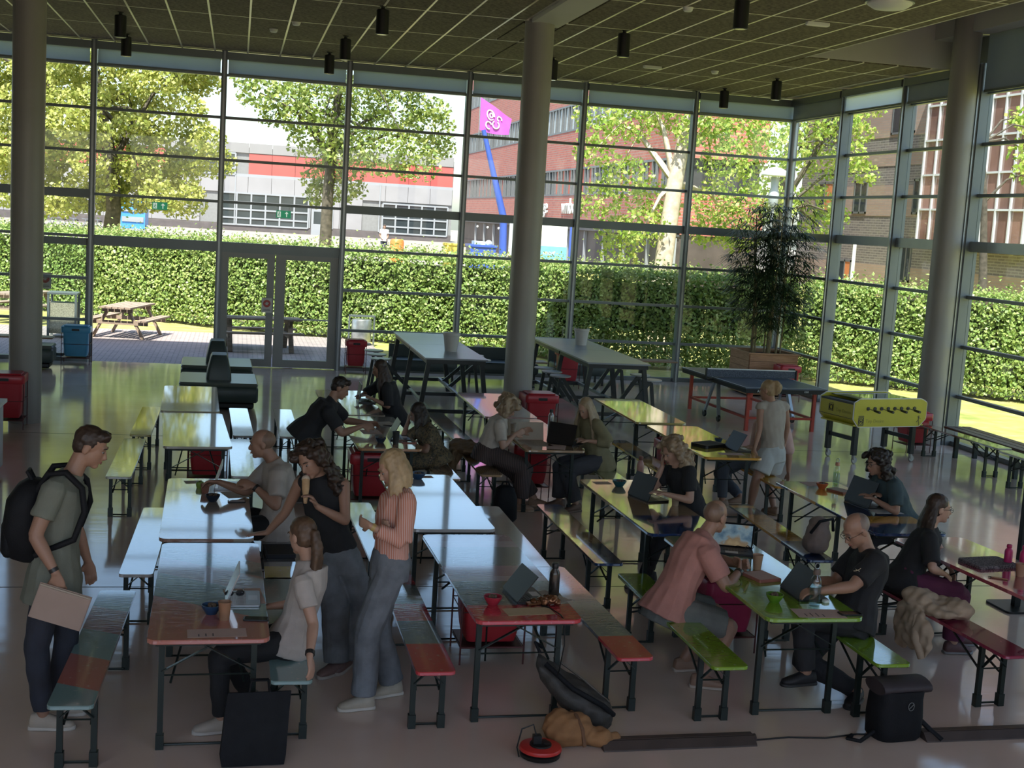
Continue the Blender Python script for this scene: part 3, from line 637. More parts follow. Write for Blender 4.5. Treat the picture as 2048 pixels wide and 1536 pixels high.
win_grid(sch, -1.4, 6.2, .75, 3.55, 6, (.75,1.35,2.1,2.75,3.55), m_wgl)
win_grid(sch, 12.9, 18.9, .75, 3.4, 5, (.75,1.35,2.1,2.75,3.4), m_wgl)
xw = -32
while xw < 19.2:
    xe = min(xw+2.05, 19.3)
    inw = (xe > -1.3 and xw < 6.1) or (xe > 13 and xw < 18.8)
    MB().box(xw+.015, xe-.015, -.03, .1, 3.6 if inw else .87, 5.0).build('facade_panel', m_pan, sch)
    MB().box(xw+.015, xe-.015, -.06, .1, 7.1, 7.95).build('parapet_panel', m_pan2, sch)
    if not (-6.6 < xw < -.4): MB().box(xw+.02, xe-.02, 0, .1, 5.25, 7.05).build('red_panel', m_rpan, sch)
    xw += 2.05
win_grid(sch, -6.3, -.35, 5.15, 7.0, 4, (5.15,5.7,6.3,7.0), m_wgl)
MB().box(-32, 19.3, -.01, .11, 5.0, 5.25).build('string_course', m_wfr, sch)
for x in (-.3, 6.35, 8.4, 12.6): MB().box(x-.05, x+.05, -.09, 0, .8, 5.1).build('downpipe', m_wfr, sch)
d = MB().box(6.5,7.6,-.09,.05,.1,2.5).build('door', m_wfr, sch); MB().box(6.7,7.4,-.10,-.08,1.2,2.3).build('pane', m_wgl, d)

# red brick college block ----------------------------------------------
m_rbrick = brick_mat('red_brick', (.42,.13,.095), (.33,.095,.075), (.30,.20,.17), .42, .13, .02, 'yz', .9)
XB = 18.0
col = thing('brick_college', 'tall red brick block with bands of windows and white lettering', 'building', (XB,46,ZF-.2))
zb = ZF-.2
def rb(z0, z1): return MB().box(0, 4, 6, 58.5, z0-zb, z1-zb)
rb(3.15, 4.9).build('brick_band', m_rbrick, col); rb(6.4, 8.45).build('brick_band', m_rbrick, col); rb(9.95, 11.95).build('brick_band', m_rbrick, col); rb(13.45, 17).build('brick_band', m_rbrick, col)
MB().box(.35, 3.8, 6.3, 58.2, 0, 16).build('core', mat('dark_interior', (.03,.03,.033), .6, 0, .2, .3), col)
m_gf = mat('dark_ground_floor', (.065,.05,.045), .6, 0, .3, 1)
MB().box(.2, 3.9, 6.1, 58.4, 0, 3.15-zb).build('ground_floor', m_gf, col)
MB().box(-.06, .3, 6, 58.5, 3.05-zb, 3.2-zb).build('canopy_edge', mat('canopy_dark', (.05,.05,.055), .5), col)
m_wdk = mat('window_frame_dark', (.13,.135,.14), .5); m_wbl = mat('pane_pale_blind', (.46,.52,.55), .3, 0, .25, .8); m_wrd = mat('pane_red_blind', (.50,.13,.09), .4, 0, .2, .8)
wfm = MB().box(-.02,.2,-.72,-.62,0,1.5).box(-.02,.2,.62,.72,0,1.5).box(-.02,.2,-.72,.72,0,.1).box(-.02,.2,-.72,.72,1.4,1.5).box(-.03,.15,-.2,-.12,.05,1.45).mesh('window', m_wdk)
pm = {k: MB().box(.08,.12,-.12,.62,.1,1.4).mesh('pane', m) for k, m in (('d', m_wgl), ('p', m_wbl), ('r', m_wrd))}
psm = MB().box(.08,.12,-.62,-.2,.1,1.4).mesh('side_pane', m_wgl)
rnd = random.Random(4)
for band, z in enumerate((4.9, 8.45, 11.95)):
    for k in range(4, 40):
        y = .9+1.44*k
        w = link('window', wfm, col, (0, y, z-zb))
        kind = ('r' if rnd.random() < .6 else 'd') if band == 0 else ('p' if rnd.random() < .65 else 'd')
        link('pane', pm[kind], w); link('side_pane', psm, w)
for k in range(14): MB().box(.05,.2,6+3.6*k,6.12+3.6*k,0,3.0-zb).build('glazing_bar', m_wfr, col)
for k in range(8): MB().sphere((-.15,22+4.1*k,2.75-zb),.09,8,6).build('wall_lamp', m_white, col)
def text_obj(s, name, parent, loc, rot, size, m, ext=.02, sx=1.0, align='LEFT'):
    cu = bpy.data.curves.new(name, 'FONT'); cu.body = s; cu.size = size; cu.extrude = ext; cu.align_x = align; cu.resolution_u = 2
    o = bpy.data.objects.new(name, cu); COL.objects.link(o)
    dg = bpy.context.evaluated_depsgraph_get(); me = bpy.data.meshes.new_from_object(o.evaluated_get(dg)); bpy.data.objects.remove(o)
    me.materials.clear(); me.materials.append(m)
    q = link(name, me, parent, loc); q.rotation_euler = rot; q.scale = (sx,1,1)
    return q
RW = (PI/2, 0, -PI/2)
text_obj('vmbo', 'lettering', col, (-.06, 71.3-46, 3.9-zb), RW, 1.25, m_white, .04, 1.15)
text_obj('college', 'lettering', col, (-.06, 78.4-46, 3.9-zb), RW, 1.25, m_white, .04, 1.05)

# banded brick building beyond the side wall -----------------------------
m_bl = brick_mat('pale_brick', (.36,.26,.215), (.31,.22,.175), (.29,.24,.21), .5, .12, .02, 'yz', .9)
m_bd = brick_mat('dark_brick', (.13,.115,.115), (.19,.165,.155), (.26,.24,.22), .5, .12, .022, 'yz', .9)
XS = 30.0
bb = thing('banded_building', 'building of dark and pale brick bands with glass tower', 'building', (XS,30,0))
zz = [(0,2.3,0),(2.3,3.3,1),(3.3,3.6,0),(3.6,4.6,1),(4.6,6.05,0),(6.05,6.95,1),(6.95,7.5,0),(7.5,8.3,1),(8.3,10.2,0),(10.2,11.2,1),(11.2,15,0)]
for z0, z1, k in zz: MB().box(.02 if k else 0, 14, -8, 36, z0, z1).build('brick_band', m_bd if k else m_bl, bb)
m_or = mat('orange_panel', (.62,.22,.08), .5)
def bwin(y, z0, z1, w, mm):
    f = MB().box(-.04,.1,y-w/2,y-w/2+.1,z0,z1).box(-.04,.1,y+w/2-.1,y+w/2,z0,z1).box(-.04,.1,y-w/2,y+w/2,z0,z0+.1).box(-.04,.1,y-w/2,y+w/2,z1-.1,z1).box(-.04,.1,y-.05,y+.05,z0,z1).build('window', m_wdk, bb)
    MB().box(-.02,.06,y-w/2+.1,y-.05,z0+.1,z1-.1).build('pane', mm, f); MB().box(-.02,.06,y+.05,y+w/2-.1,z0+.1,z1-.1).build('pane', m_wgl, f)
for (y, z0, z1, w, mm) in ((23.4,4.7,6.3,1.0,m_wrd),(25.4,8.4,10.3,2.2,m_or),(22.6,8.4,10.3,1.3,m_wrd),(29,4.7,6.3,1.4,m_wgl),(33,8.4,10.3,2,m_wgl),(33,4.7,6.3,2,m_or),(30,1.0,2.4,1.4,m_or),(24,1.6,3.3,.9,m_wgl)): bwin(y, z0, z1, w, mm)
m_cg = mat('curtain_glass', (.22,.13,.11), .06, 0, .5, .35, spec=.9); m_al = mat('white_aluminium', (.60,.62,.64), .4, .2, .03, 2)
cw = MB()
MB().box(-1.3, .1, 13.2, 20.9, 3.4, 14.5).build('glass_tower', m_cg, bb)
for k in range(9):
    y = 13.2+7.7*k/8; MB().box(-1.38,-1.28,y-.045,y+.045,3.35,14.5).build('tower_mullion', m_al, bb)
for k in range(8):
    z = 3.4+1.45*k; MB().box(-1.37,-1.29,13.2,20.9,z-.04,z+.04).build('tower_transom', m_al, bb)
MB().box(-1.32,-1.27,17.3,18.6,3.5,14.4).build('red_infill', m_rpan, bb)
lamp = thing('wall_floodlight', 'small white floodlight on the banded brick wall', 'lamp', (XS-.3, 51.6, 4.3)); MB().sphere((0,0,0),(.16,.2,.13),10,8).build('head', m_white, lamp, 60); MB().bar((0,0,0),(.3,0,.05),.05).build('bracket', m_wfr, lamp)
for (y, z0, z1) in ((55,0,3.2),(47.3,0,3.4)):
    t = thing('white_post', 'slender white post in front of banded brick wall, '+('beside dark window' if y == 55 else 'beside the round column'), 'post', (XS-6,y,0)); MB().tube([(0,0,0),(0,0,z1)],.07,10).build('shaft', m_white, t, 50); MB().box(-.08,.08,-.08,.08,z1,z1+.04).build('cap', m_white, t)

# street lamp with mushroom shade
t = thing('street_lamp', 'street lamp with wide white mushroom shade beside the corner tree', 'lamp', (14.22,33,0))
MB().tube([(0,0,0),(0,0,4.2)], [.075,.05], 12).build('pole', mat('pole_grey', (.35,.37,.36), .5, .4), t, 50)
MB().lathe([(.07,4.1),(.13,4.2),(.15,4.45),(.10,4.62),(.12,4.9)], 20).build('lantern', mat('lantern_grey', (.40,.44,.45), .3), t, 50)
MB().lathe([(.37,4.93),(.38,4.96),(.30,5.07),(.14,5.15),(.01,5.17)], 28).build('shade', m_white, t, 50)

# boom with purple flag
t = thing('flag_boom', 'slanted blue boom on a blue frame carrying the flag', 'boom', (10.35,50,.5))
m_blue = mat('boom_blue', (.05,.10,.42), .4, 0, .05, 2)
MB().tube([(0,0,-.02),(-.1,0,2.9),(-1.1,0,6.25)], [.17,.15,.09], 10).build('boom', m_blue, t, 40)
MB().bar((0,0,2.9),(2.8,0,2.85),.12).bar((0,0,.6),(2.8,0,.6),.14).bar((2.7,0,.0),(2.7,0,2.85),.12).build('frame', m_blue, t)
MB().box(-.4,.5,-.4,.4,0,.5).build('base', m_blue, t)
fl = thing('flag', 'purple flag with white curled emblem flying from blue boom', 'flag', (9.2,50,6.75))
m_flag = mat('flag_purple', (.52,.09,.50), .6, 0, .08, 2)
fv, ff = [], []; NX, NZ = 14, 8
for i in range(NX+1):
    for j in range(NZ+1):
        u, v = i/NX, j/NZ
        fv.append((-.12+1.2*u+.08*v-.1*v*(1-u), .12*math.sin(u*7+v*2)*u, 1.25*v-.75*u*(.55+.45*v)+.3*u*u*(1-v)))
for i in range(NX):
    for j in range(NZ): a = i*(NZ+1)+j; ff.append((a, a+NZ+1, a+NZ+2, a+1))
MB().add(fv, ff).build('cloth', m_flag, fl, 60)
em = MB()
def fpt(u, v): return (-.12+1.2*u+.08*v-.1*v*(1-u), .12*math.sin(u*7+v*2)*u-.03, 1.25*v-.75*u*(.55+.45*v)+.3*u*u*(1-v))
for (cu_, cv_, ru, rv, a0, a1) in ((.34,.62,.11,.16,0,5.6),(.36,.62,.045,.07,0,6.28),(.30,.25,.09,.12,.5,5.2),(.52,.35,.1,.14,2.2,7.4),(.62,.62,.07,.1,0,4.2)):
    em.tube([fpt(cu_+ru*math.cos(a0+(a1-a0)*k/12), cv_+rv*math.sin(a0+(a1-a0)*k/12)) for k in range(13)], .028, 5)
em.build('emblem', m_white, fl, 60)
MB().tube([(-.12,0,-.25),(-.14,0,1.35)], .02, 6).build('flag_staff', m_frame2, fl, 50)

# smaller things in the yard behind the hedge
t = thing('delivery_truck', 'white and light blue box truck behind the hedge', 'truck', (14.1,58,.9))
MB().box(-.85,.85,0,5,.7,2.35).build('box_body', m_white, t); MB().box(-.86,.86,-.03,0,.7,1.35).build('blue_stripe', mat('truck_blue', (.16,.42,.58), .4), t)
MB().box(-.85,.85,-.02,5,.35,.7).build('chassis', m_black, t)
wm = MB().lathe([(.36,-.12),(.36,.12)], 18).xf(Matrix.Rotation(PI/2,4,'Y')).mesh('wheel', m_black)
for x in (-.75,.75):
    for y in (.8,4.2): link('wheel', wm, t, (x,y,.36))
text_obj('fly mee', 'lettering', t, (-.65,-.04,.95), (PI/2,0,0), .32, m_white, .005)
t = thing('blue_container', 'blue container truck parked beside the bicycles', 'container', (-6.1,80,ZF)); 
MB().box(-.7,.7,0,3,.5,2.3).build('body', mat('container_blue', (.06,.26,.62), .45, 0, .1, 2), t); MB().box(-.62,.62,-.06,0,.9,1.2).box(-.62,.62,-.06,0,1.5,1.6).build('grille', m_wfr, t); MB().box(-.75,.75,-.1,0,.3,.5).build('bumper', m_wfr, t)
for x in (-.6,.6): link('wheel', wm, t, (x,.6,.36))
t = thing('yellow_bollard', 'yellow bollard beside the plane tree trunk', 'bollard', (-5.25,60,ZF)); MB().lathe([(.14,0),(.14,1.5),(.1,1.6),(.02,1.63)],14).build('post', mat('bollard_yellow', (.75,.62,.10), .5), t, 50); MB().lathe([(.2,0),(.2,.05)],14).build('foot', m_black, t, 50)
t = thing('blue_skip', 'open blue waste skip with clutter behind the hedge', 'skip', (8.66,46,.3)); MB().box(-.48,.48,-.4,.4,1.0,2.05).build('body', m_blue, t); MB().box(-.52,.52,-.44,.44,2.0,2.08).build('rim', m_blue, t); MB().box(-.3,.1,-.3,.3,2.05,2.2).sphere((.28,0,2.12),.14,8,6).build('clutter', mat('skip_clutter', (.45,.55,.6), .6, 0, .4, 6), t); MB().box(-.45,.45,-.4,.4,0,1.0).build('stand', m_black, t)
t = thing('yellow_skip', 'low yellow waste bin behind the hedge top', 'skip', (7.9,47.5,.35)); MB().prism(rrect(.7,.5,.08),0,1.95,.03).build('body', mat('bin_yellow', (.72,.55,.10), .5), t); MB().prism(rrect(.76,.56,.08),1.9,2.0,.02).build('lid', MATS['bin_yellow'], t)
t = thing('orange_barrel', 'orange barrel behind the hedge before the school', 'barrel', (7.3,60,ZF)); MB().lathe([(.3,0),(.33,.1),(.33,1.0),(.3,1.1)],18).build('body', mat('barrel_orange', (.68,.20,.05), .5), t, 40); MB().lathe([(.28,1.1),(.26,1.14)],18).build('lid', MATS['barrel_orange'], t, 40)
# parked bicycles
bk = None; rnd = random.Random(8)
for k in range(8):
    x, y = -11.6+.62*k, 75+rnd.uniform(-.3,.3)
    if bk is None:
        bk = thing('bicycle', 'bicycle in the parked row beyond the hedge', 'bicycle', (x,y,ZF), .9, 'row of parked bicycles')
        for s in (-.5,.5):
            MB().tube([(s+.33*math.cos(2*PI*j/14),0,.34+.33*math.sin(2*PI*j/14)) for j in range(15)], .02, 5).build('wheel', m_black, bk, 60)
        MB().tube([(-.5,0,.34),(-.12,0,.32),(.35,0,.78),(.5,0,.34)], .02, 5).tube([(-.12,0,.32),(-.25,0,.8),(.35,0,.78)], .02, 5).tube([(-.5,0,.34),(-.25,0,.8)], .015, 5).build('frame', m_frame2, bk, 60)
        MB().tube([(.35,-.25,1.0),(.4,0,.98),(.35,.25,1.0)], .016, 5).tube([(.4,0,.98),(.35,0,.78)], .016, 5).build('handlebar', m_frame2, bk, 60); MB().sphere((-.27,0,.9),(.13,.08,.04),8,6).build('saddle', m_black, bk, 60)
    else: copy_tree(bk, (x,y,ZF), .9+rnd.uniform(-.15,.15))

# picnic tables of weathered planks
m_wood = ramp_noise_mat('weathered_wood', [(0.3, (.20,.15,.11)), (0.7, (.36,.28,.21))], scale=4, detail=6, rough=.85, stretch=(1,14,14))
def plank(name, x0, x1, y0, y1, z0, z1, par, mm=None):
    return MB().box(x0+.004, x1-.004, y0+.004, y1-.004, z0, z1).build(name, mm or m_wood, par)
def picnic(label, loc, rz, L=1.9):
    t = thing('picnic_table', label, 'picnic table', loc, rz, 'wooden picnic tables on the terrace')
    for k in range(5): plank('top_plank', -L/2, L/2, -.375+.15*k, -.375+.15*(k+1)-.008, .71, .75, t)
    for s in (-1, 1):
        for k in range(2): a = s*.62+(k-1)*.135; plank('seat_plank', -L/2, L/2, a, a+.127, .42, .46, t)
        for xx in (-L*.36, L*.36): MB().bar((xx, s*.60, 0), (xx, s*.22, .71), .05, .11, upref=(1,0,0)).build('leg', m_wood, t)
    for xx in (-L*.36, L*.36):
        MB().box(xx-.07,xx-.02,-.72,.72,.33,.42).build('cross_beam', m_wood, t); MB().box(xx-.07,xx-.02,-.36,.36,.62,.71).build('cross_beam', m_wood, t)
    return t
picnic('sunlit wooden picnic table seen through the open doorway', (-2.5,31.9,0), 1.33)
picnic('shaded wooden picnic table behind the closed glass doors', (.55,29.9,0), .1)
picnic('wooden picnic table behind the column at the picture edge', (-5.3,34.6,0), 1.2)
# bins on the terrace
t = thing('wire_litter_bin', 'square mesh litter bin on terrace beside open sliding door', 'bin', (-3.86,31.1,0))
MB().box(-.28,.28,-.28,.28,.1,.8).build('basket', ramp_noise_mat('wire_mesh', [(0.4,(.20,.19,.14)),(0.6,(.42,.40,.30))], 60, 2, .6), t)
for x in (-.3,.3):
    for y in (-.3,.3): MB().box(x-.025,x+.025,y-.025,y+.025,0,1.0).build('post', m_frame, t)
MB().box(-.33,.33,-.33,.33,1.0,1.04).build('roof_plate', m_frame, t)
t = thing('steel_litter_bin', 'round ribbed steel litter bin on the lawn outside', 'bin', (3.1,31.9,0))
MB().lathe([(.24,.08),(.25,.1),(.25,.62),(.24,.64)],26).build('drum', mat('ribbed_steel', (.42,.44,.44), .35, .7, .2, 8), t, 40)
for x in (-.31,.31): MB().box(x-.02,x+.02,-.03,.03,0,.75).build('post', m_frame, t)
MB().box(-.33,.33,-.04,.04,.7,.75).build('top_bar', m_frame, t)

# ================================================================== FURNITURE
m_leg = mat('green_black_steel', (.022,.032,.028), .4, .4, .1, 6)
m_edge = mat('worn_steel', (.30,.30,.29), .4, .8, .1, 8)
TEAL, GREY, RED, SALM, LILAC = (.20,.32,.31), (.18,.23,.24), (.54,.05,.065), (.46,.17,.135), (.48,.40,.47)
BEIGE, WHITE_, ORANGE, YELL, BLUE_, GREEN_ = (.42,.37,.30), (.50,.50,.48), (.70,.36,.05), (.62,.50,.07), (.025,.055,.15), (.20,.36,.03)
PINK, MAROON, TAN = (.52,.12,.16), (.28,.03,.07), (.42,.28,.16)
# shared leg frames ----------------------------------------------------
def leg_frame_parts(W, H, yend, s):
    """one folding leg frame (two legs, foot bar, thin rod, crossed straps) at the end yend; s = -1 near end, 1 far end"""
    out = []
    for sx in (-1, 1):
        x = sx*W
        lg = MB().box(x-.017,x+.017,yend-.017,yend+.017,.03,H); lg.box(x-.024,x+.024,yend-.024,yend+.024,0,.09)
        out.append(('leg', lg))
    out.append(('foot_bar', MB().tube([(-W,yend,.012),(-W*.9,yend-.03*s,.012),(W*.9,yend-.03*s,.012),(W,yend,.012)], .008, 6)))
    out.append(('rod', MB().tube([(-W,yend,H*.62),(W,yend,H*.62)], .006, 6)))
    out.append(('cross_strap', MB().bar((-W,yend-.02,H*.66),(W*.55,yend-.02,H-.02),.006,.028,upref=(0,1,0)).bar((W,yend-.028,H*.66),(-W*.55,yend-.028,H-.02),.006,.028,upref=(0,1,0))))
    out.append(('stay', MB().bar((-W*.8,yend-s*.01,H*.55),(-W*.4,yend-s*.48,H-.02),.012).bar((W*.8,yend-s*.01,H*.55),(W*.4,yend-s*.48,H-.02),.012)))
    return out
LEGS = {}
def leg_meshes(kind, W, H, ye):
    if kind not in LEGS: LEGS[kind] = [(n, mb.mesh(n, m_leg, 35)) for s in (-1, 1) for n, mb in leg_frame_parts(W, H, s*ye, s)]
    return LEGS[kind]
def beer_table(label, xl, y0, y1, stops, diag=0.0, skew=0.0, L=2.2):
    t = thing('beer_table', label, 'table', (xl+.35, (y0+y1)/2, 0), skew, 'folding beer tables')
    m = stripe_mat('table_paint_%d' % len(MATS), stops, diag)
    MB().prism(rrect(.70, L, .06), .742, .77, .005).build('tabletop', m, t)
    MB().box(-.30,.30,-L/2+.06,-L/2+.09,.715,.742).box(-.30,.30,L/2-.09,L/2-.06,.715,.742).build('batten', m_leg, t)
    for n, me in leg_meshes('table', .27, .742, .82): link(n, me, t)
    return t
def beer_bench(label, xl, y0, y1, stops, diag=0.0, skew=0.0, W=.25, L=2.2):
    t = thing('beer_bench', label, 'bench', (xl+W/2, (y0+y1)/2, 0), skew, 'folding beer benches')
    m = stripe_mat('bench_paint_%d' % len(MATS), stops, diag)
    MB().prism(rrect(W, L, .035), .455, .48, .005).build('seat', m, t)
    for n, me in leg_meshes('bench', .095, .455, .80): link(n, me, t)
    return t
def plain(c, c2=None): return [(0, c), (.5, c2 or c)]
SK = .022
# front block
beer_table('worn beer table painted salmon and teal in diagonals, beside the seated ponytail woman', -.45, 7.36, 9.54, [(0,SALM),(.16,SALM),(.28,TEAL),(.52,(.34,.24,.26)),(.70,TEAL),(.86,(.36,.28,.30))], .75, .015)
beer_table('pale beer table with reddish near corner where the bald man in white sits', -.52, 9.66, 11.86, [(0,(.34,.20,.15)),(.03,BEIGE),(.25,(.44,.41,.36)),(.7,(.40,.36,.31))], .35, .02)
beer_table('beer table in red and grey stripes with a laptop and snack bag', 1.53, 7.66, 9.86, [(0,RED),(.15,GREY),(.40,LILAC),(.46,(.40,.26,.32)),(.58,GREY),(.82,LILAC),(.9,(.40,.28,.34))], 0, .02)
beer_table('bare whitish beer table behind the woman in the striped shirt', 1.43, 10.02, 12.22, [(0,WHITE_),(.93,(.40,.24,.12))], 0, .02)
beer_table('tan beer table with blue near end and the curly blonde woman\'s laptop', 3.42, 9.93, 12.13, [(0,BLUE_),(.30,TAN),(.62,(.40,.30,.18))], 0, .012)
beer_table('grass green beer table between the two bald men', 3.52, 7.66, 9.86, [(0,GREEN_),(.52,(.20,.26,.10)),(.8,(.24,.28,.14))], 0, .0)
beer_table('blue and orange striped beer table with the large black laptop', 5.53, 10.0, 12.2, [(0,BLUE_),(.17,ORANGE),(.30,BLUE_),(.55,ORANGE),(.84,BLUE_)], 0, .0)
beer_table('crimson beer table reaching the right edge of the picture', 5.68, 7.68, 9.88, [(0,PINK),(.3,(.34,.05,.08)),(.62,(.36,.22,.26))], 0, .08)
# back block
beer_table('plain beige beer table with glare, nearer one beside the green poufs', -.74, 13.45, 15.62, plain((.46,.42,.35)), 0, .06)
beer_table('plain beige beer table touching the dark green pouf seats', -.87, 15.76, 17.96, plain((.42,.38,.28)), 0, .03)
beer_table('beer table with orange near end under the leaning man\'s elbows', 1.31, 13.55, 15.75, [(0,(.46,.23,.10)),(.14,WHITE_),(.42,(.46,.24,.12)),(.55,(.44,.42,.38))], 0, .03)
beer_table('pale beer table where the long-haired woman in black types', 1.16, 15.82, 18.02, [(0,(.32,.26,.22)),(.4,(.40,.37,.33))], 0, .03)
beer_table('orange-tan beer table with papers between two seated women', 3.20, 13.68, 15.88, [(0,TAN),(.3,(.48,.30,.16)),(.7,(.46,.33,.22))], 0, .01)
beer_table('pinkish beer table in front of the middle column', 3.19, 15.98, 18.18, [(0,(.50,.32,.30)),(.5,(.44,.36,.36))], 0, .0)  # tan top tinted pink: reflection of the red bins put into the paint
beer_table('yellow-orange beer table with black folder beside the standing blonde', 5.25, 13.46, 15.66, [(0,ORANGE),(.10,YELL),(.7,(.46,.36,.10))], 0, .0)
beer_table('yellow beer table furthest back before the stool tables', 5.20, 15.86, 18.06, [(0,(.46,.40,.16)),(.5,(.42,.38,.20))], 0, -.01)
# benches
B = beer_bench
B('worn bench with teal and salmon blocks at the standing man\'s legs', -.91, 7.14, 9.28, [(0,TEAL),(.13,SALM),(.36,TEAL),(.58,(.36,.16,.14)),(.80,TEAL)], .55, -.03)
B('teal-ended bench under the ponytail woman in white', .28, 7.45, 9.62, [(0,TEAL),(.2,(.16,.10,.09)),(.5,TEAL)], 0, 0)
B('pale striped bench beside the table of the bald man in white', -.77, 9.74, 11.88, [(0,WHITE_),(.28,(.40,.40,.34)),(.7,WHITE_)], 0, -.015)
B('bench with yellow near end and a dark folder on it', .29, 9.6, 11.78, [(0,YELL),(.16,(.12,.13,.14)),(.5,(.30,.3,.3))], 0, 0)
B('speckled whitish bench left of the nearer beige table', -1.22, 13.28, 15.40, plain((.46,.45,.38)), 0, 0)
B('yellowish bench left of the beige table by the poufs', -1.18, 15.70, 17.88, plain((.50,.44,.16)), 0, 0)
B('white bench right of the nearer beige table', .0, 13.38, 15.55, plain((.46,.47,.46)), 0, .02)
B('white bench between the beige table and the doors', .0, 15.78, 17.98, plain((.48,.48,.46)), 0, .03)
B('red and grey striped bench left of the striped table', 1.17, 7.60, 9.70, [(0,RED),(.24,GREY),(.46,RED),(.64,GREY),(.86,RED)], 0, 0)
B('grey bench with red end right of the striped table', 2.50, 7.76, 9.95, [(0,RED),(.2,GREY),(.55,(.2,.24,.25))], 0, .03)
B('white bench behind the legs of the woman in stripes', 1.12, 10.05, 12.2, plain(WHITE_), 0, .02)
B('white bench right of the bare whitish table', 2.36, 9.95, 12.12, plain((.45,.47,.48)), 0, .0)
B('bench below the knees of the leaning man', .86, 13.5, 15.66, plain((.40,.38,.34)), 0, .02)
B('white bench left of the long-haired woman\'s table', .58, 15.8, 17.98, plain((.47,.48,.48)), 0, .01)
B('bench under the woman in the patterned dress', 2.18, 13.4, 15.6, plain((.36,.25,.18)), 0, .02)
B('bench under the long-haired woman in black', 2.03, 15.75, 17.95, plain((.36,.28,.2)), 0, .02)
B('brownish bench with pale near end beside the pinkish table', 2.75, 15.92, 18.08, [(0,(.34,.36,.42)),(.35,(.34,.15,.08)),(.75,(.20,.17,.16))], 0, .02)
B('bench with a brown coat beside the curly-haired woman in white', 2.72, 13.68, 15.86, [(0,TAN),(.75,WHITE_)], 0, .0)
B('greenish bench under the woman in the olive sweater', 4.12, 13.4, 15.58, [(0,(.24,.28,.12)),(.4,(.3,.3,.2))], 0, .0)
B('blue and orange bench left of the yellow tables', 4.90, 13.94, 16.12, [(0,ORANGE),(.42,BLUE_),(.66,ORANGE),(.9,BLUE_)], 0, .0)
B('bench under the seated man behind the standing blonde', 6.06, 13.3, 15.5, [(0,ORANGE),(.5,YELL)], 0, .0)
B('blue-ended bench left of the tan table', 3.02, 10.10, 12.2, [(0,BLUE_),(.3,TAN),(.45,(.30,.28,.14)),(.8,BLUE_)], 0, -.0)
B('bench under the curly blonde woman in black', 4.26, 9.95, 12.1, plain(BLUE_, TAN), 0, 0)
B('green bench under the man in the pink shirt', 3.12, 7.58, 9.74, plain(GREEN_), 0, 0)
B('green bench under the bald man in black', 4.29, 7.58, 9.74, plain(GREEN_), 0, 0)
B('blue and orange bench with blue ends in the middle of the hall', 5.06, 10.2, 12.36, [(0,BLUE_),(.30,ORANGE),(.78,BLUE_)], 0, -.05)
B('bench under the curly dark-haired person in teal', 6.30, 10.0, 12.2, plain(BLUE_, ORANGE), 0, 0)
B('crimson and maroon bench holding the beige jacket', 5.27, 7.70, 9.88, [(0,MAROON),(.36,PINK),(.6,(.3,.05,.08))], 0, .05)
B('narrow wooden bench nearest the yellow football table', 10.68, 16.2, 18.4, [(0,(.36,.36,.30)),(.4,(.22,.10,.08))], 0, .04)
B('pale bench cut by the picture edge below the side windows', 10.62, 13.9, 16.0, plain((.48,.48,.42)), 0, 0)
t = thing('window_bench', 'long dark slatted wooden bench under the side windows', 'bench', (11.35, 16.4, 0))
m_dwood = ramp_noise_mat('dark_bench_wood', [(0.3, (.09,.06,.045)), (0.7, (.18,.12,.09))], scale=3, detail=5, rough=.4, stretch=(14,1,14))
for k in range(3): plank('slat', -.24+.16*k, -.24+.16*(k+1)-.015, -1.9, 1.9, .42, .46, t, m_dwood)
for y in (-1.6, 0, 1.6): MB().box(-.2,.2,y-.03,y+.03,.36,.42).box(-.2,-.14,y-.03,y+.03,0,.36).box(.14,.2,y-.03,y+.03,0,.36).build('trestle', m_leg, t)

# tall stool tables ------------------------------------------------------
m_htop = mat('grey_laminate', (.26,.29,.31), .28, 0, .04, 2); m_hblk = mat('black_powder_steel', (.014,.018,.017), .38, .3, .1, 5)
m_seat = mat('stool_seat_laminate', (.36,.38,.38), .3, 0, .04, 2)
def stool_table(label, x0, x1, y0, y1, stools):
    cx_, cy_ = (x0+x1)/2, (y0+y1)/2; W, L = (x1-x0)/2, (y1-y0)/2
    t = thing('stool_table', label, 'table', (cx_, cy_, 0), 0, 'long tables with attached stools')
    for s in (-1, 1):
        MB().box(-W, W, -L if s < 0 else .006, -.006 if s < 0 else L, 1.055, 1.08).build('tabletop', m_htop, t)
        MB().box(-W+.03, W-.03, -L+.04 if s < 0 else .03, -.03 if s < 0 else L-.04, .985, 1.055).build('apron', m_hblk, t)
    for y in (-L+.12, 0, L-.12):
        for s in (-1, 1): MB().bar((s*(W-.08), y, 1.0), (s*(W+.06), y, 0), .06, .07).build('leg', m_hblk, t)
        MB().bar((-W-.02, y, .22), (W+.02, y, .22), .05, .06).build('cross_bar', m_hblk, t)
    for s in (-1, 1): MB().bar((s*(W-.12), -L+.1, .235), (s*(W-.12), L-.1, .235), .05, .05).build('floor_rail', m_edge, t)
    for (sx, sy) in stools:
        lx, ly = sx-cx_, sy-cy_
        MB().lathe([(.16,.735),(.178,.742),(.18,.755),(.176,.762)], 28, (lx,ly,0)).build('stool_seat', m_seat, t, 40)
        s = 1 if lx > 0 else -1
        MB().bar((s*(W-.12), ly, .24), (lx-.02*s, ly, .74), .05, .06).build('stool_arm', m_hblk, t)
        MB().bar((lx, ly, .70), (lx+s*.10, ly, 0), .045, .05).build('stool_leg', m_hblk, t)
    return t
stool_table('long grey stool table with dark legs nearer the glass doors', 2.94, 3.95, 19.8, 24.0, [(2.55,23.66),(2.53,23.0),(2.53,22.3),(4.4,23.4),(4.4,22.7)])
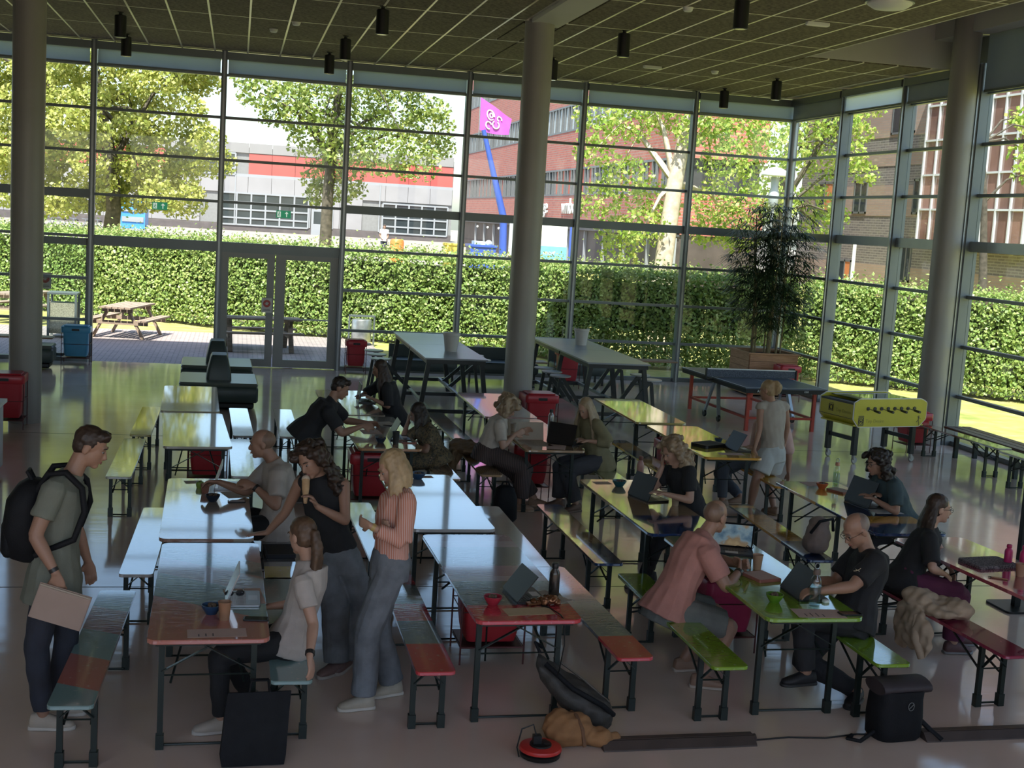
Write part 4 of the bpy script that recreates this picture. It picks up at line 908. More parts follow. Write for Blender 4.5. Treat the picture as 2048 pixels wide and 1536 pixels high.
stool_table('long grey stool table beyond the middle column', 5.65, 6.72, 20.0, 24.1, [(5.37,21.83),(5.38,21.31),(5.39,20.75),(6.95,22.9),(6.95,22.35),(6.97,21.29),(6.95,20.6)])
m_pot = mat('white_ceramic', (.55,.54,.50), .45, 0, .06, 4)
for x, y, l in ((3.53,20.92,'on the stool table nearer the doors'), (6.3,22.9,'on the stool table beyond the column')):
    t = thing('plant_pot', 'white tapered plant pot standing '+l, 'pot', (x,y,1.08), 0, 'white pots')
    MB().lathe([(.09,0),(.10,.0),(.135,.26),(.145,.265),(.147,.31),(.13,.31),(.125,.26)],28).build('pot', m_pot, t, 40)
    MB().lathe([(.125,.255),(.01,.265)],24).build('soil', mat('soil', (.05,.035,.025), .95), t)
    if x > 5: link('sprig', leaves_mesh('sprig', RNG.normal(size=(40,3))*np.array([.05,.05,.02])+np.array([0,0,.32]), .05, m_t2, None, 1, .6, 3), t)

# table tennis table -------------------------------------------------------
m_ttop = mat('table_tennis_blue', (.065,.085,.115), .35, 0, .05, 2); m_redst = mat('red_steel', (.42,.06,.035), .4, .2, .05, 5)
t = thing('table_tennis_table', 'dark blue table tennis table on red legs with wheels', 'table', (9.08,21.38,0), .06)
for s in (-1, 1): MB().box(-.7625,.7625, .004 if s > 0 else -1.37, 1.37 if s > 0 else -.004, .735,.76).build('playing_half', m_ttop, t)
MB().box(-.7625,-.7425,-1.37,1.37,.7602,.7612).box(.7425,.7625,-1.37,1.37,.7602,.7612).box(-.7425,.7425,-1.37,-1.35,.7602,.7612).box(-.7425,.7425,1.35,1.37,.7602,.7612).box(-.004,.004,-1.35,1.35,.7602,.761).build('white_lines', m_white, t)
MB().box(-.75,.75,-1.36,-1.33,.665,.735).box(-.75,.75,1.33,1.36,.665,.735).box(-.75,-.72,-1.33,1.33,.665,.735).box(.72,.75,-1.33,1.33,.665,.735).build('apron', m_black, t)
for sx in (-1, 1):
    for sy in (-1, 1): MB().bar((sx*.62,sy*1.2,.67),(sx*.62,sy*1.2,0),.055).build('leg', m_redst, t)
    MB().bar((sx*.62,-1.2,.22),(sx*.62,1.2,.22),.04).build('lower_rail', m_redst, t)
    MB().bar((sx*.66,-.05,.74),(sx*.72,-.3,.09),.06).bar((sx*.66,.05,.74),(sx*.72,.3,.09),.04).build('folding_strut', m_frame2, t)
    for yy_ in (-.3,.3): MB().lathe([(.06,-.018),(.065,0),(.06,.018)],16).xf(Matrix.Translation((sx*.72,yy_,.065)) @ Matrix.Rotation(PI/2,4,'Y')).build('caster', m_black, t, 40)
for sy in (-1,1): MB().bar((-.62,sy*1.2,.22),(.62,sy*1.2,.22),.04).build('lower_rail', m_redst, t)
net = MB().box(-.87,.87,-.003,.003,.765,.905).build('net', ramp_noise_mat('net_mesh', [(0.4,(.05,.06,.08)),(0.6,(.12,.14,.17))], 90, 1, .8), t)
MB().box(-.87,.87,-.006,.006,.895,.912).build('net_tape', m_white, net)
for s in (-1,1): MB().box(s*.88-.012,s*.88+.012,-.02,.02,.70,.915).box(min(s*.74,s*.88),max(s*.74,s*.88),-.02,.02,.70,.73).build('net_post', m_black, t)
text_obj('AIRGYMKA', 'lettering', t, (-.55,-1.372,.685), (PI/2,0,0), .055, m_white, .001)
text_obj('1000', 'lettering', t, (.32,-1.372,.69), (PI/2,0,0), .045, m_white, .001)

# football table --------------------------------------------------------------
m_fy = mat('yellow_panel', (.46,.42,.035), .35, 0, .06, 3); m_fw = mat('white_edging', (.6,.6,.55), .4)
m_fd = mat('emblem_dark', (.035,.035,.03), .5); m_fg = mat('faded_print', (.30,.28,.05), .5)
ft = thing('football_table', 'yellow table football cabinet with dark handles on caster legs', 'football table', (8.97,17.2,0), math.radians(13))
LX, WY = 1.38, .80
prof = [(.0,.685),(.10,.575),(LX-.12,.575),(LX,.685),(LX,.93),(LX-.06,.965),(LX-.12,.985),(.10,.985),(.05,.955),(0,.93)]
def side(y0, y1): return MB().loft([[(x,y0,z) for x,z in prof],[(x,y1,z) for x,z in prof]])
side(0,.025).build('side_panel', m_fy, ft); side(WY-.025,WY).build('side_panel', m_fy, ft)
def rim(y0,y1): 
    q = MB()
    for k in range(len(prof)):
        (xa,za),(xb,zb_) = prof[k], prof[(k+1)%len(prof)]
        q.bar((xa,(y0+y1)/2,za),(xb,(y0+y1)/2,zb_),y1-y0,.012,upref=(0,1,0))
    return q
rim(-.001,.026).build('edge_trim', m_fw, ft); rim(WY-.026,WY+.001).build('edge_trim', m_fw, ft)
MB().box(0,.02,.025,WY-.025,.685,.90).build('end_panel', m_fy, ft); MB().box(LX-.02,LX,.025,WY-.025,.685,.90).build('end_panel', m_fy, ft)
MB().bar((.0,WY/2,.685),(.10,WY/2,.575),WY-.06,.02).build('sloped_end', m_fy, ft)
MB().box(-.002,.02,.02,WY-.02,.675,.69).box(-.002,.012,.02,WY-.02,.9,.925).build('dark_joint', m_fd, ft)
MB().box(.02,LX-.02,.025,WY-.025,.578,.60).build('bottom_board', m_fy, ft)
MB().box(.16,LX-.16,.05,WY-.05,.965,.975).build('glass_cover', mat('dark_glass', (.04,.06,.05), .04, 0, .05, 2, spec=1.0), ft)
MB().box(.02,.16,.03,WY-.03,.90,.93).box(LX-.16,LX-.02,.03,WY-.03,.9,.93).build('end_tray', m_fd, ft)
for k in range(8):
    x = .25+.127*k
    MB().lathe([(.028,0),(.028,.012)],14).xf(Matrix.Translation((x,0,.845)) @ Matrix.Rotation(PI/2,4,'X')).build('bearing', m_fd, ft, 40)
    if k in (0,2,4,6):
        MB().tube([(x,-.01,.845),(x,-.16,.835)],.007,8).build('rod', m_edge, ft); MB().tube([(x,-.14,.836),(x,-.26,.828)],[.016,.02],10).build('handle', m_fd, ft, 40)
for (x,y) in ((.14,.1),(LX-.14,.1),(.14,WY-.1),(LX-.14,WY-.1)):
    l = MB().box(x-.035,x+.035,y-.035,y+.035,.13,.58).build('leg', m_hblk, ft)
    MB().lathe([(.045,-.015),(.055,0),(.045,.015)],18).xf(Matrix.Translation((x+.02,y,.055)) @ Matrix.Rotation(PI/2,4,'X')).box(x-.012,x+.012,y-.025,y+.025,.06,.13).build('caster', m_edge, l, 40)
for x in (.14, LX-.14): MB().box(x-.02,x+.02,.13,WY-.13,.34,.40).build('brace', m_hblk, ft)
em = MB().box(.085,.185,-.004,-.001,.665,.675).box(.085,.185,-.004,-.001,.53,.54).box(.085,.098,-.004,-.001,.54,.65).box(.172,.185,-.004,-.001,.54,.65).box(.085,.185,-.004,-.001,.64,.652)
em.tube([(.135+.033*math.cos(2*PI*j/16),-.003,.59+.04*math.sin(2*PI*j/16)) for j in range(17)], .005, 5).box(.12,.15,-.004,-.001,.575,.605); em.xf(Matrix.Translation((0,0,.065))); em.build('emblem', m_fd, ft)
em2 = MB(); 
for (a,b_) in (((.0,.22,.835),(.0,.32,.835)),((.0,.22,.72),(.0,.32,.72)),((.0,.225,.72),(.0,.225,.815)),((.0,.315,.72),(.0,.315,.815)),((.0,.22,.815),(.0,.32,.815))): em2.bar((-.003,WY-a[1],a[2]),(-.003,WY-b_[1],b_[2]),.004,.012,upref=(1,0,0))
em2.tube([(-.003,WY-.27+.033*math.cos(2*PI*j/16),.768+.035*math.sin(2*PI*j/16)) for j in range(17)], .005, 5); em2.xf(Matrix.Translation((0,0,.025))); em2.build('emblem', m_fd, ft)
text_obj('Top Desire', 'lettering', ft, (.225,-.002,.635), (PI/2,0,0), .075, m_fg, .001)
text_obj('Top Desire', 'lettering', ft, (-.002,WY-.38,.75), (PI/2,0,-PI/2), .075, m_fg, .001)
pf = MB().sphere((1.24,-.003,.665),(.009,.002,.012),8,6).bar((1.24,-.003,.655),(1.235,-.003,.61),.003,.012,upref=(1,0,0)).bar((1.235,-.003,.61),(1.20,-.003,.575),.003,.008).bar((1.235,-.003,.61),(1.25,-.003,.56),.003,.008).bar((1.25,-.003,.56),(1.255,-.003,.525),.003,.007).bar((1.24,-.003,.645),(1.205,-.003,.66),.003,.006).bar((1.24,-.003,.645),(1.275,-.003,.63),.003,.006)
pf.xf(Matrix.Translation((0,0,.06))); pf.build('player_print', m_fd, ft)

# dark green pouf seats ----------------------------------------------------------
m_pouf = mat('green_upholstery', (.035,.052,.048), .42, 0, .1, 4, .1, 40); m_pouf_sheen = mat('green_upholstery_top', (.12,.14,.12), .3, 0, .08, 4)  # seat tops paler: sky reflection put into the upholstery colour
def rbox(x0,x1,y0,y1,z0,z1,r=.05): return MB().prism([( (x0+x1)/2+p[0], (y0+y1)/2+p[1]) for p in rrect(x1-x0,y1-y0,r)], z0, z1, min(.03,r))
def pouf(label, x, y, w, d, back=True, h=.45):
    t = thing('pouf_seat', label, 'seat', (x,y,0), .02, 'upholstered pouf seats')
    rbox(-w/2+.06,w/2-.06,-d/2+.06,d/2-.06,.03,.14).build('plinth', m_black, t)
    rbox(-w/2,w/2,-d/2,d/2,.14,h-.06).build('base_cushion', m_pouf, t, 40); rbox(-w/2,w/2,-d/2,d/2,h-.06,h).build('seat_pad', m_pouf_sheen, t, 40)
    if back:
        b0, b1 = [(p[0],p[1]) for p in rrect(.40,.62,.06)], [(p[0]*.68,p[1]*.8) for p in rrect(.40,.62,.06)]
        MB().loft([[(x_,y_,h) for x_,y_ in b0],[(x_*.97,y_*.98,h+.1) for x_,y_ in b0],[(x_,y_,h+.36) for x_,y_ in b1],[(x_*.85,y_*.9,h+.40) for x_,y_ in b1]]).build('back_cushion', m_pouf, t, 50)
    return t
pouf('dark green pouf seat with central back, nearer the tables', -.22, 21.35, 1.24, 1.3)
pouf('dark green pouf seat with central back, nearer the glass doors', -.28, 23.55, 1.24, 1.3)
pouf('dark green pouf cube beside the column at the picture edge', -3.6, 25.3, .62, .62, False, .46)
pouf('dark green pouf cut by the left picture edge behind the column', -5.0, 24.3, .9, .9, False, .46)
for x, y, w, l in ((3.75,25.55,1.3,'behind the stool table near the doors'),(5.35,25.6,1.5,'between the two stool tables by the window'),(7.05,25.75,1.1,'behind the far stool table by the window')):
    t = thing('low_couch', 'low black upholstered couch '+l, 'couch', (x,y,0), 0, 'low couches along the window')
    rbox(-w/2,w/2,-.35,.35,.2,.42).build('seat_block', m_pouf, t, 40)
    for sx in (-1,1):
        for sy in (-1,1): MB().box(sx*(w/2-.08)-.02,sx*(w/2-.08)+.02,sy*.28-.02,sy*.28+.02,0,.2).build('leg', m_black, t)
    MB().box(-w/2,w/2,.36,.44,.2,.66).build('back_rest', m_pouf, t)
for x, y, w, l in ((5.75,24.9,.8,'small, before the couch under the window'),(8.5,25.95,1.5,'long, behind the table tennis table'),(-3.95,26.0,1.1,'small, behind the green pouf cube')):
    t = thing('side_table', 'wooden topped side table, '+l, 'table', (x,y,0), 0, 'low wooden side tables'); MB().prism(rrect(w,.42,.03),.50,.53,.005).build('tabletop', mat('oak_board', (.30,.19,.11), .45, 0, .12, 5), t); MB().box(-.04,.04,-.04,.04,.02,.5).build('pedestal', m_black, t); MB().prism(rrect(.36,.3,.05),0,.02).build('foot', m_black, t)

# planter with bamboo palms -------------------------------------------------------
m_pw = ramp_noise_mat('planter_wood', [(0.3, (.30,.15,.07)), (0.7, (.44,.24,.12))], scale=3, detail=5, rough=.6, stretch=(2,2,16))
t = thing('planter_box', 'square slatted wooden planter in the glazed corner', 'planter', (10.92,25.15,0))
for k in range(6):
    z0, z1 = .03+.14*k, .03+.14*(k+1)-.006
    for s in (-1,1):
        MB().box(-.53,.53,s*.53-.012,s*.53+.012,z0,z1).build('plank', m_pw, t); MB().box(s*.53-.012,s*.53+.012,-.516,.516,z0,z1).build('plank', m_pw, t)
for s in (-1,1): MB().box(-.57,.57,s*.53-.04,s*.53+.04,.87,.9).build('rim_board', m_pw, t); MB().box(s*.53-.04,s*.53+.04,-.49,.49,.87,.9).build('rim_board', m_pw, t)
MB().box(-.515,.515,-.515,.515,.05,.82).build('soil', mat('soil', (.05,.035,.025), .95), t)
m_cane = mat('bamboo_cane', (.22,.17,.08), .5, 0, .2, 8); m_frond = leaf_mat('palm_leaf', (.025,.05,.02), (.04,.075,.03), (.075,.11,.05), .15, .35)
rnd = random.Random(2)
pl = thing('bamboo_palm', 'tall dark bamboo palm growing out of the wooden planter', 'plant', (10.92,25.15,.82))
canes = [(-.3,-.1,2.0),(-.27,.05,2.5),(-.22,-.02,1.6),(-.02,-.25,1.9),(.03,-.2,2.9),(.0,-.12,2.3),(.33,-.05,2.1),(.30,.08,2.9),(.25,.0,1.7),(.1,.25,2.7),(-.15,.28,2.4),(.36,.2,2.4),(.08,.05,3.0),(-.2,.2,2.9)]
FV, FF = [], []
def strip(p, d, L, w):
    d = d.normalized(); s = d.cross(Vector((0,0,1)));  s = (s if s.length > .05 else Vector((1,0,0))).normalized()*w
    o = len(FV); up = s.cross(d).normalized()
    for k in range(4):
        u = k/3; c = p+d*L*u+Vector((0,0,-L*.42*u*u)); ww = (.35+1.6*u*(1-u)*1.3)*(1-u*.55)
        FV.extend([c-s*ww, c+s*ww])
    for k in range(3): FF.append((o+2*k,o+2*k+1,o+2*k+3,o+2*k+2))
for (x,y,h) in canes:
    top = Vector((x*1.5, y*1.5, h))
    MB().tube([(x,y,0),(x*1.1,y*1.1,h*.5),top], [.018,.016,.01], 7).build('cane', m_cane, pl, 60)
    for f in range(46):
        a = rnd.uniform(0,2*PI); z = h*(.16+.88*rnd.random()**.75); st_ = Vector((x*(1+.5*z/h), y*(1+.5*z/h), z))
        dr = Vector((math.cos(a), math.sin(a), rnd.uniform(.1,.9))).normalized(); ln = rnd.uniform(.2,.55); e = st_+dr*ln
        for q in range(11):
            an = (q-5)*.28; d = Vector((math.cos(a+an), math.sin(a+an), rnd.uniform(-.15,.45)))
            strip(e, d, rnd.uniform(.22,.40), .019)
fr = MB(); fr.v = [tuple(v) for v in FV]; fr.f = FF; fr.mi = [0]*len(FF)
fo = fr.build('fronds', m_frond, pl); fo['kind'] = 'stuff'

# bins ---------------------------------------------------------------------------
m_binr = mat('red_bin_plastic', (.40,.025,.035), .35, 0, .06, 5); m_binb = mat('blue_bin_plastic', (.07,.30,.50), .35, 0, .06, 5); m_wire = mat('bin_wire', (.10,.03,.03), .4, .5)
def bin_box(label, x, y, rz=0.0, h=.74, w=.42, d=.36, m=None, sag=True):
    m = m or m_binr
    t = thing('waste_bin', label, 'bin', (x,y,0), rz, 'bins on wire stands')
    rings = []
    for k, (z, s) in enumerate(((.16,.80),(.22,.86),(h*.5,.92),(h*.8,.95),(h-.1,.98))): rings.append([(px_*s, py_*s, z) for px_, py_ in rrect(w,d,.05)])
    MB().loft(rings).build('bag', m, t, 50)
    o = MB().prism(rrect(w+.05,d+.05,.05), h-.14, h-.02, .012); o.build('rim', m, t, 40)
    MB().prism(rrect(w-.04,d-.04,.04), h-.02, h, .01).build('lid', m, t, 40)
    MB().box(-.07,.07,-d/2-.03,-d/2-.024,h-.10,h-.06).build('slot', m_black, t)
    for sx in (-1,1):
        for sy in (-1,1): MB().tube([(sx*(w/2+.01),sy*(d/2+.01),0),(sx*(w/2+.01),sy*(d/2+.01),h-.14)], .007, 6).build('stand_leg', m_wire, t)
    for z in (.13,.4):
        q = [(sx*(w/2+.01),sy*(d/2+.01),z) for sx,sy in ((-1,-1),(1,-1),(1,1),(-1,1),(-1,-1))]; MB().tube(q, .005, 5).build('stand_ring', m_wire, t)
    MB().box(-w/2,w/2,-d/2,d/2,.12,.135).build('stand_tray', m_wire, t)
    return t
bin_box('red waste bin in front of the column at the picture edge', -3.08, 18.75, .03, .78, .50, .42)
bin_box('red waste bin standing by the glass doors', 2.45, 26.2, 0, .70, .38, .34)
bin_box('blue see-through waste bin beside the open doorway', -3.0, 26.2, 0, .76, .5, .4, m_binb)
bin_box('red waste bin under the nearer beige table', -.25, 15.1, .0, .62, .42, .36)
bin_box('red bag bin in front of the middle column', 4.55, 18.72, .05, .74, .48, .4)
bin_box('red waste bin behind the far stool table', 6.62, 25.0, 0, .80)
bin_box('red waste bin before the wooden planter', 11.0, 24.1, 0, .74)
bin_box('red bag bin behind the football table near the column', 10.72, 18.55, .1, .66)
bin_box('dark red bin under the striped red table', 1.95, 9.95-.75, .0, .66, .46, .4)
bin_box('red bin under the table of the leaning man', 1.55, 14.1, 0, .66, .46, .38)
bin_box('red bin under the table with papers', 3.55, 14.9, 0, .66, .42, .36)
bin_box('red bin under the yellow tables', 5.5, 15.2, 0, .68, .40, .36)
bin_box('pink crate bin under the green table', 3.9, 9.35, 0, .6, .4, .36, mat('pink_crate', (.42,.04,.12), .4, 0, .06, 5))
# white counter at the picture edge, black stand at the other
t = thing('white_counter', 'white counter end cut by the left picture edge', 'counter', (-3.17,14.75,0)); MB().box(-.9,.62,-.9,.9,.84,.88).build('worktop', m_white, t); MB().box(-.88,.58,-.88,.88,.1,.84).build('body', mat('counter_white', (.5,.52,.55), .5), t); MB().box(-.85,.55,-.85,.85,0,.1).build('plinth', m_black, t)
t = thing('black_stand', 'black pole stand at the right picture edge', 'stand', (7.18,10.3,0)); MB().box(-.03,.03,-.03,.03,.02,1.20).build('pole', m_black, t); MB().box(-.02,.5,-.04,.04,1.17,1.21).build('top_arm', m_black, t); MB().prism(rrect(.4,.4,.05),0,.02).build('foot', m_black, t)

# ================================================================== PEOPLE
POSE = {
 'man_backpack': dict( head=(-0.836,8.100,1.750), neck=(-0.924,8.080,1.610), chest=(-0.980,8.080,1.470), pelvis=(-1.028,8.050,0.954), shR=(-1.031,7.900,1.540), elR=(-1.053,7.820,1.220), wrR=(-0.986,7.780,1.040), shL=(-0.956,8.260,1.480), elL=(-0.899,8.350,1.100), wrL=(-0.859,8.350,0.934), knR=(-1.095,7.980,0.596), anR=(-1.070,7.970,0.146), knL=(-1.055,8.170,0.557), anL=(-1.031,8.200,0.109)),
 'ponytail': dict(head=(0.461,7.98,1.23), neck=(0.51,7.97,1.1), chest=(0.532,7.95,0.984), pelvis=(0.42,7.95,0.57), shL=(0.44,7.78,0.985), elL=(0.484,7.6,0.738), wrL=(0.508,7.5,0.609), shR=(0.562,8.13,0.966), elR=(0.399,8.22,0.738), wrR=(0.282,8.25,0.686), knL=(0.101,7.85,0.532), anL=(-0,7.85,0.191), knR=(0.165,8.08,0.501), anR=(0.169,8.3,0.162)),
 'tank': dict(head=(0.557,8.93,1.53), neck=(0.6,8.98,1.42), chest=(0.651,8.98,1.27), pelvis=(0.788,9,0.83), shL=(0.803,8.95,1.38), elL=(0.899,8.85,1.16), wrL=(0.60,8.76,1.24), shR=(0.481,9,1.34), elR=(0.386,9.15,1.03), wrR=(0.196,9.3,0.764), knL=(0.899,8.95,0.419), anL=(0.862,8.95,0.046), knR=(0.769,8.9,0.454), anR=(0.788,8.85,0.083)),
 'stripe': dict(head=(1.06,8.33,1.61), neck=(1.11,8.34,1.5), chest=(1.09,8.33,1.35), pelvis=(1.07,8.3,0.97), shL=(1.15,8.18,1.43), elL=(1.02,8.08,1.19), wrL=(0.9,8.1,1.27), shR=(1.11,8.5,1.36), elR=(1.02,8.55,1.09), wrR=(1.01,8.25,1.25), knL=(0.969,8.2,0.572), anL=(0.921,8.18,0.08), knR=(1.12,8.4,0.452), anR=(1.14,8.42,0.036)),
 'bald_white': dict(head=(0.263,10.90,1.28), neck=(0.355,10.90,1.16), chest=(0.424,10.90,1.01), pelvis=(0.41,10.90,0.57), shL=(0.416,10.72,1.07), elL=(0.316,10.60,0.896), wrL=(0.205,10.65,0.968), shR=(0.322,11.08,1.03), elR=(0.114,11.10,0.913), wrR=(-0.088,11.10,0.901), knL=(0.225,10.80,0.664), anL=(0.259,10.80,0.294), knR=(0.215,11.00,0.659), anR=(0.219,11.00,0.306)),
 'lean': dict(head=(1.19,14.40,1.3), neck=(1.13,14.40,1.19), chest=(1.03,14.40,1.07), pelvis=(0.835,14.40,0.8), shR=(1.02,14.22,1.06), elR=(1.23,14.15,0.85), wrR=(1.44,14.20,0.904), shL=(1.15,14.55,1.07), elL=(1.35,14.70,0.858), wrL=(1.54,14.60,0.874), knR=(1.15,14.30,0.536), anR=(0.8,14.25,0.09), knL=(0.932,14.50,0.185), anL=(0.66,14.55,0.09)),
 'dress_long': dict(head=(1.91,16.90,1.23), neck=(1.97,16.90,1.1), chest=(2.02,16.90,0.982), pelvis=(2.15,16.90,0.57), shL=(2.02,16.72,1.01), elL=(2.01,16.65,0.83), wrL=(1.8,16.65,0.864), shR=(1.92,17.08,1), elR=(1.79,17.10,0.892), wrR=(1.69,17.00,0.856), knL=(1.75,16.80,0.5), anL=(1.75,16.80,0.09), knR=(1.75,17.00,0.5), anR=(1.75,17.00,0.09)),
 'bob': dict(head=(2.07,14.25,1.06), neck=(2.14,14.25,0.954), chest=(2.19,14.25,0.811), pelvis=(2.3,14.20,0.57), shL=(2.2,14.07,0.888), elL=(2.05,13.95,0.736), wrL=(1.93,14.00,0.758), shR=(2.13,14.40,0.853), elR=(1.98,14.40,0.721), wrR=(1.97,14.35,0.933), knL=(1.9,14.10,0.5), anL=(1.9,14.10,0.09), knR=(1.9,14.30,0.5), anR=(1.9,14.30,0.09)),
 'curly_white': dict(head=(3.1,14.20,1.17), neck=(3.04,14.20,1.07), chest=(2.98,14.20,0.944), pelvis=(2.86,14.20,0.632), shR=(2.93,14.02,0.996), elR=(2.99,13.95,0.803), wrR=(3.16,14.05,0.87), shL=(3.08,14.38,0.975), elL=(3.17,14.40,0.785), wrL=(3.3,14.35,0.856), knR=(3.22,14.05,0.581), anR=(3.25,14.00,0.127), knL=(3.31,14.30,0.581), anL=(3.49,14.25,0.204)),
 'olive': dict(head=(4,14.15,1.19), neck=(4.08,14.20,1.07), chest=(4.11,14.20,0.926), pelvis=(4.22,14.20,0.57), shL=(4.13,14.00,1.03), elL=(4.18,13.90,0.817), wrL=(4.01,13.95,0.839), shR=(4,14.35,1), elR=(4,14.30,0.822), wrR=(3.95,14.10,0.822), knL=(3.9,14.10,0.574), anL=(3.92,14.00,0.206), knR=(3.9,14.25,0.568), anR=(3.77,14.20,0.148)),
 'curly_black': dict(head=(4,11.10,1.26), neck=(4.06,11.10,1.13), chest=(4.11,11.10,0.98), pelvis=(4.33,11.10,0.57), shL=(4.14,10.92,1.12), elL=(4.15,10.85,0.889), wrL=(3.89,10.90,0.898), shR=(4.04,11.28,1.05), elR=(3.96,11.25,0.869), wrR=(3.95,11.20,1.1), knL=(3.78,10.95,0.595), anL=(3.76,10.95,0.194), knR=(3.9,11.15,0.57), anR=(3.88,11.15,0.186)),
 'jumpsuit': dict(head=(6.12,13.90,1.5), neck=(6.16,13.90,1.39), chest=(6.21,13.90,1.21), pelvis=(6.25,13.90,0.762), shL=(6.06,13.90,1.31), elL=(6.07,13.85,1.05), wrL=(5.97,13.80,0.775), shR=(6.34,13.90,1.31), elR=(6.49,14.00,1.08), wrR=(6.49,14.10,0.821), knL=(5.92,13.75,0.428), anL=(5.98,13.80,0.041), knR=(6.33,13.95,0.38), anR=(6.35,13.95,0.009)),
 'hidden_pink': dict(head=(6.45,14.50,1.21), neck=(6.48,14.50,1.07), chest=(6.51,14.50,0.903), pelvis=(6.3,14.50,0.57), shR=(6.33,14.60,0.975), elR=(6.24,14.50,0.804), wrR=(6.14,14.40,0.727), shL=(6.6,14.35,0.993), elL=(6.67,14.30,0.738), wrL=(6.66,14.30,0.447), knL=(6.06,14.40,0.539), anL=(5.83,14.30,0.216), knR=(6.21,14.60,0.471), anR=(6.15,14.50,0.052)),
 'pink_tee': dict(head=(3.55,8.8,1.19), neck=(3.48,8.78,1.08), chest=(3.39,8.75,0.966), pelvis=(3.18,8.7,0.504), shR=(3.36,8.55,0.981), elR=(3.58,8.5,0.746), wrR=(3.71,8.65,0.815), shL=(3.52,8.95,0.979), elL=(3.76,9,0.763), wrL=(3.77,8.8,0.819), knR=(3.68,8.6,0.4), anR=(3.4,8.45,0.151), knL=(3.73,8.85,0.376), anL=(3.39,8.8,0.122)),
 'black_tee': dict(head=(4.43,8.3,1.22), neck=(4.53,8.3,1.08), chest=(4.57,8.3,0.961), pelvis=(4.42,8.25,0.58), shL=(4.5,8.1,1.06), elL=(4.42,7.98,0.805), wrL=(4.04,8,0.858), shR=(4.59,8.5,0.989), elR=(4.45,8.5,0.752), wrR=(4.15,8.35,0.834), knL=(4.06,8.1,0.551), anL=(4.04,8.1,0.232), knR=(4.19,8.35,0.44), anR=(4.45,8.1,0.095)),
 'teal': dict(head=(6.02,11.00,1.21), neck=(6.11,11.00,1.09), chest=(6.17,11.00,0.957), pelvis=(6.4,11.00,0.57), shL=(6.13,10.82,1.04), elL=(6.09,10.75,0.858), wrL=(5.94,10.85,0.89), shR=(6.15,11.18,1.01), elR=(6.03,11.15,0.888), wrR=(6,11.00,0.896), knL=(6,10.90,0.5), anL=(6,10.90,0.09), knR=(6,11.10,0.5), anR=(6,11.10,0.09)),
 'purple': dict(head=(5.68,9.3,1.16), neck=(5.61,9.3,1.03), chest=(5.59,9.3,0.873), pelvis=(5.38,9.25,0.57), shR=(5.47,9.12,0.961), elR=(5.52,9.05,0.803), wrR=(5.67,9.1,0.665), shL=(5.73,9.48,0.9), elL=(5.86,9.5,0.737), wrL=(5.93,9.45,0.621), knR=(5.85,9.1,0.49), anR=(5.81,9.1,0.069), knL=(6,9.3,0.45), anL=(5.98,9.3,0.041)),
}

JOBS = []
def V3(a): return Vector(a)
def ik(a, c, l1, l2, hint, default):
    d = (c-a); n = d.length
    if n > l1+l2-.004: c = a+d*((l1+l2-.004)/n); d = c-a; n = d.length
    n = max(n, abs(l1-l2)+.01); u = d.normalized()
    x = (l1*l1-l2*l2+n*n)/(2*n); h = math.sqrt(max(l1*l1-x*x, 1e-6))
    o = hint-a; o = o-u*o.dot(u)
    if o.length < .03: o = o*.3+(default-u*default.dot(u))*.1
    return a+u*x+o.normalized()*h, c
def ring(c, ax, ay, rx, ry, n=14): return [c+ax*(rx*math.cos(2*PI*k/n))+ay*(ry*math.sin(2*PI*k/n)) for k in range(n)]
def frame(d, side):
    d = d.normalized(); f = side.cross(d); f = f.normalized() if f.length > 1e-5 else d.orthogonal(); s = d.cross(f).normalized()
    return s, f
def limb(mb, pts, rad, n=12, flat=False):
    """round tube with rounded ends"""
    pts = [V3(p) for p in pts]; rad = list(rad)
    if not flat:
        d0 = (pts[0]-pts[1]).normalized(); d1 = (pts[-1]-pts[-2]).normalized()
        pts = [pts[0]+d0*rad[0]*.8]+pts+[pts[-1]+d1*rad[-1]*.8]; rad = [rad[0]*.45]+rad+[rad[-1]*.45]
    mb.tube(pts, rad, n)
def ell(mb, Mh, c, r, nu=14, nv=10):
    s = len(mb.v); mb.sphere(c, r, nu, nv); mb.xf(Mh, s)
def job(mb, obj, m, voxel, smooth, amp=0.0, freq=30.0):
    me = bpy.data.meshes.new('tmp'); me.from_pydata([tuple(v) for v in mb.v], [], mb.f); me.update()
    o = bpy.data.objects.new('tmp', me); COL.objects.link(o)
    r = o.modifiers.new('r', 'REMESH'); r.mode = 'VOXEL'; r.voxel_size = voxel; r.adaptivity = 0
    s = o.modifiers.new('s', 'SMOOTH'); s.factor = .5; s.iterations = smooth
    JOBS.append((o, obj, m, amp, freq))
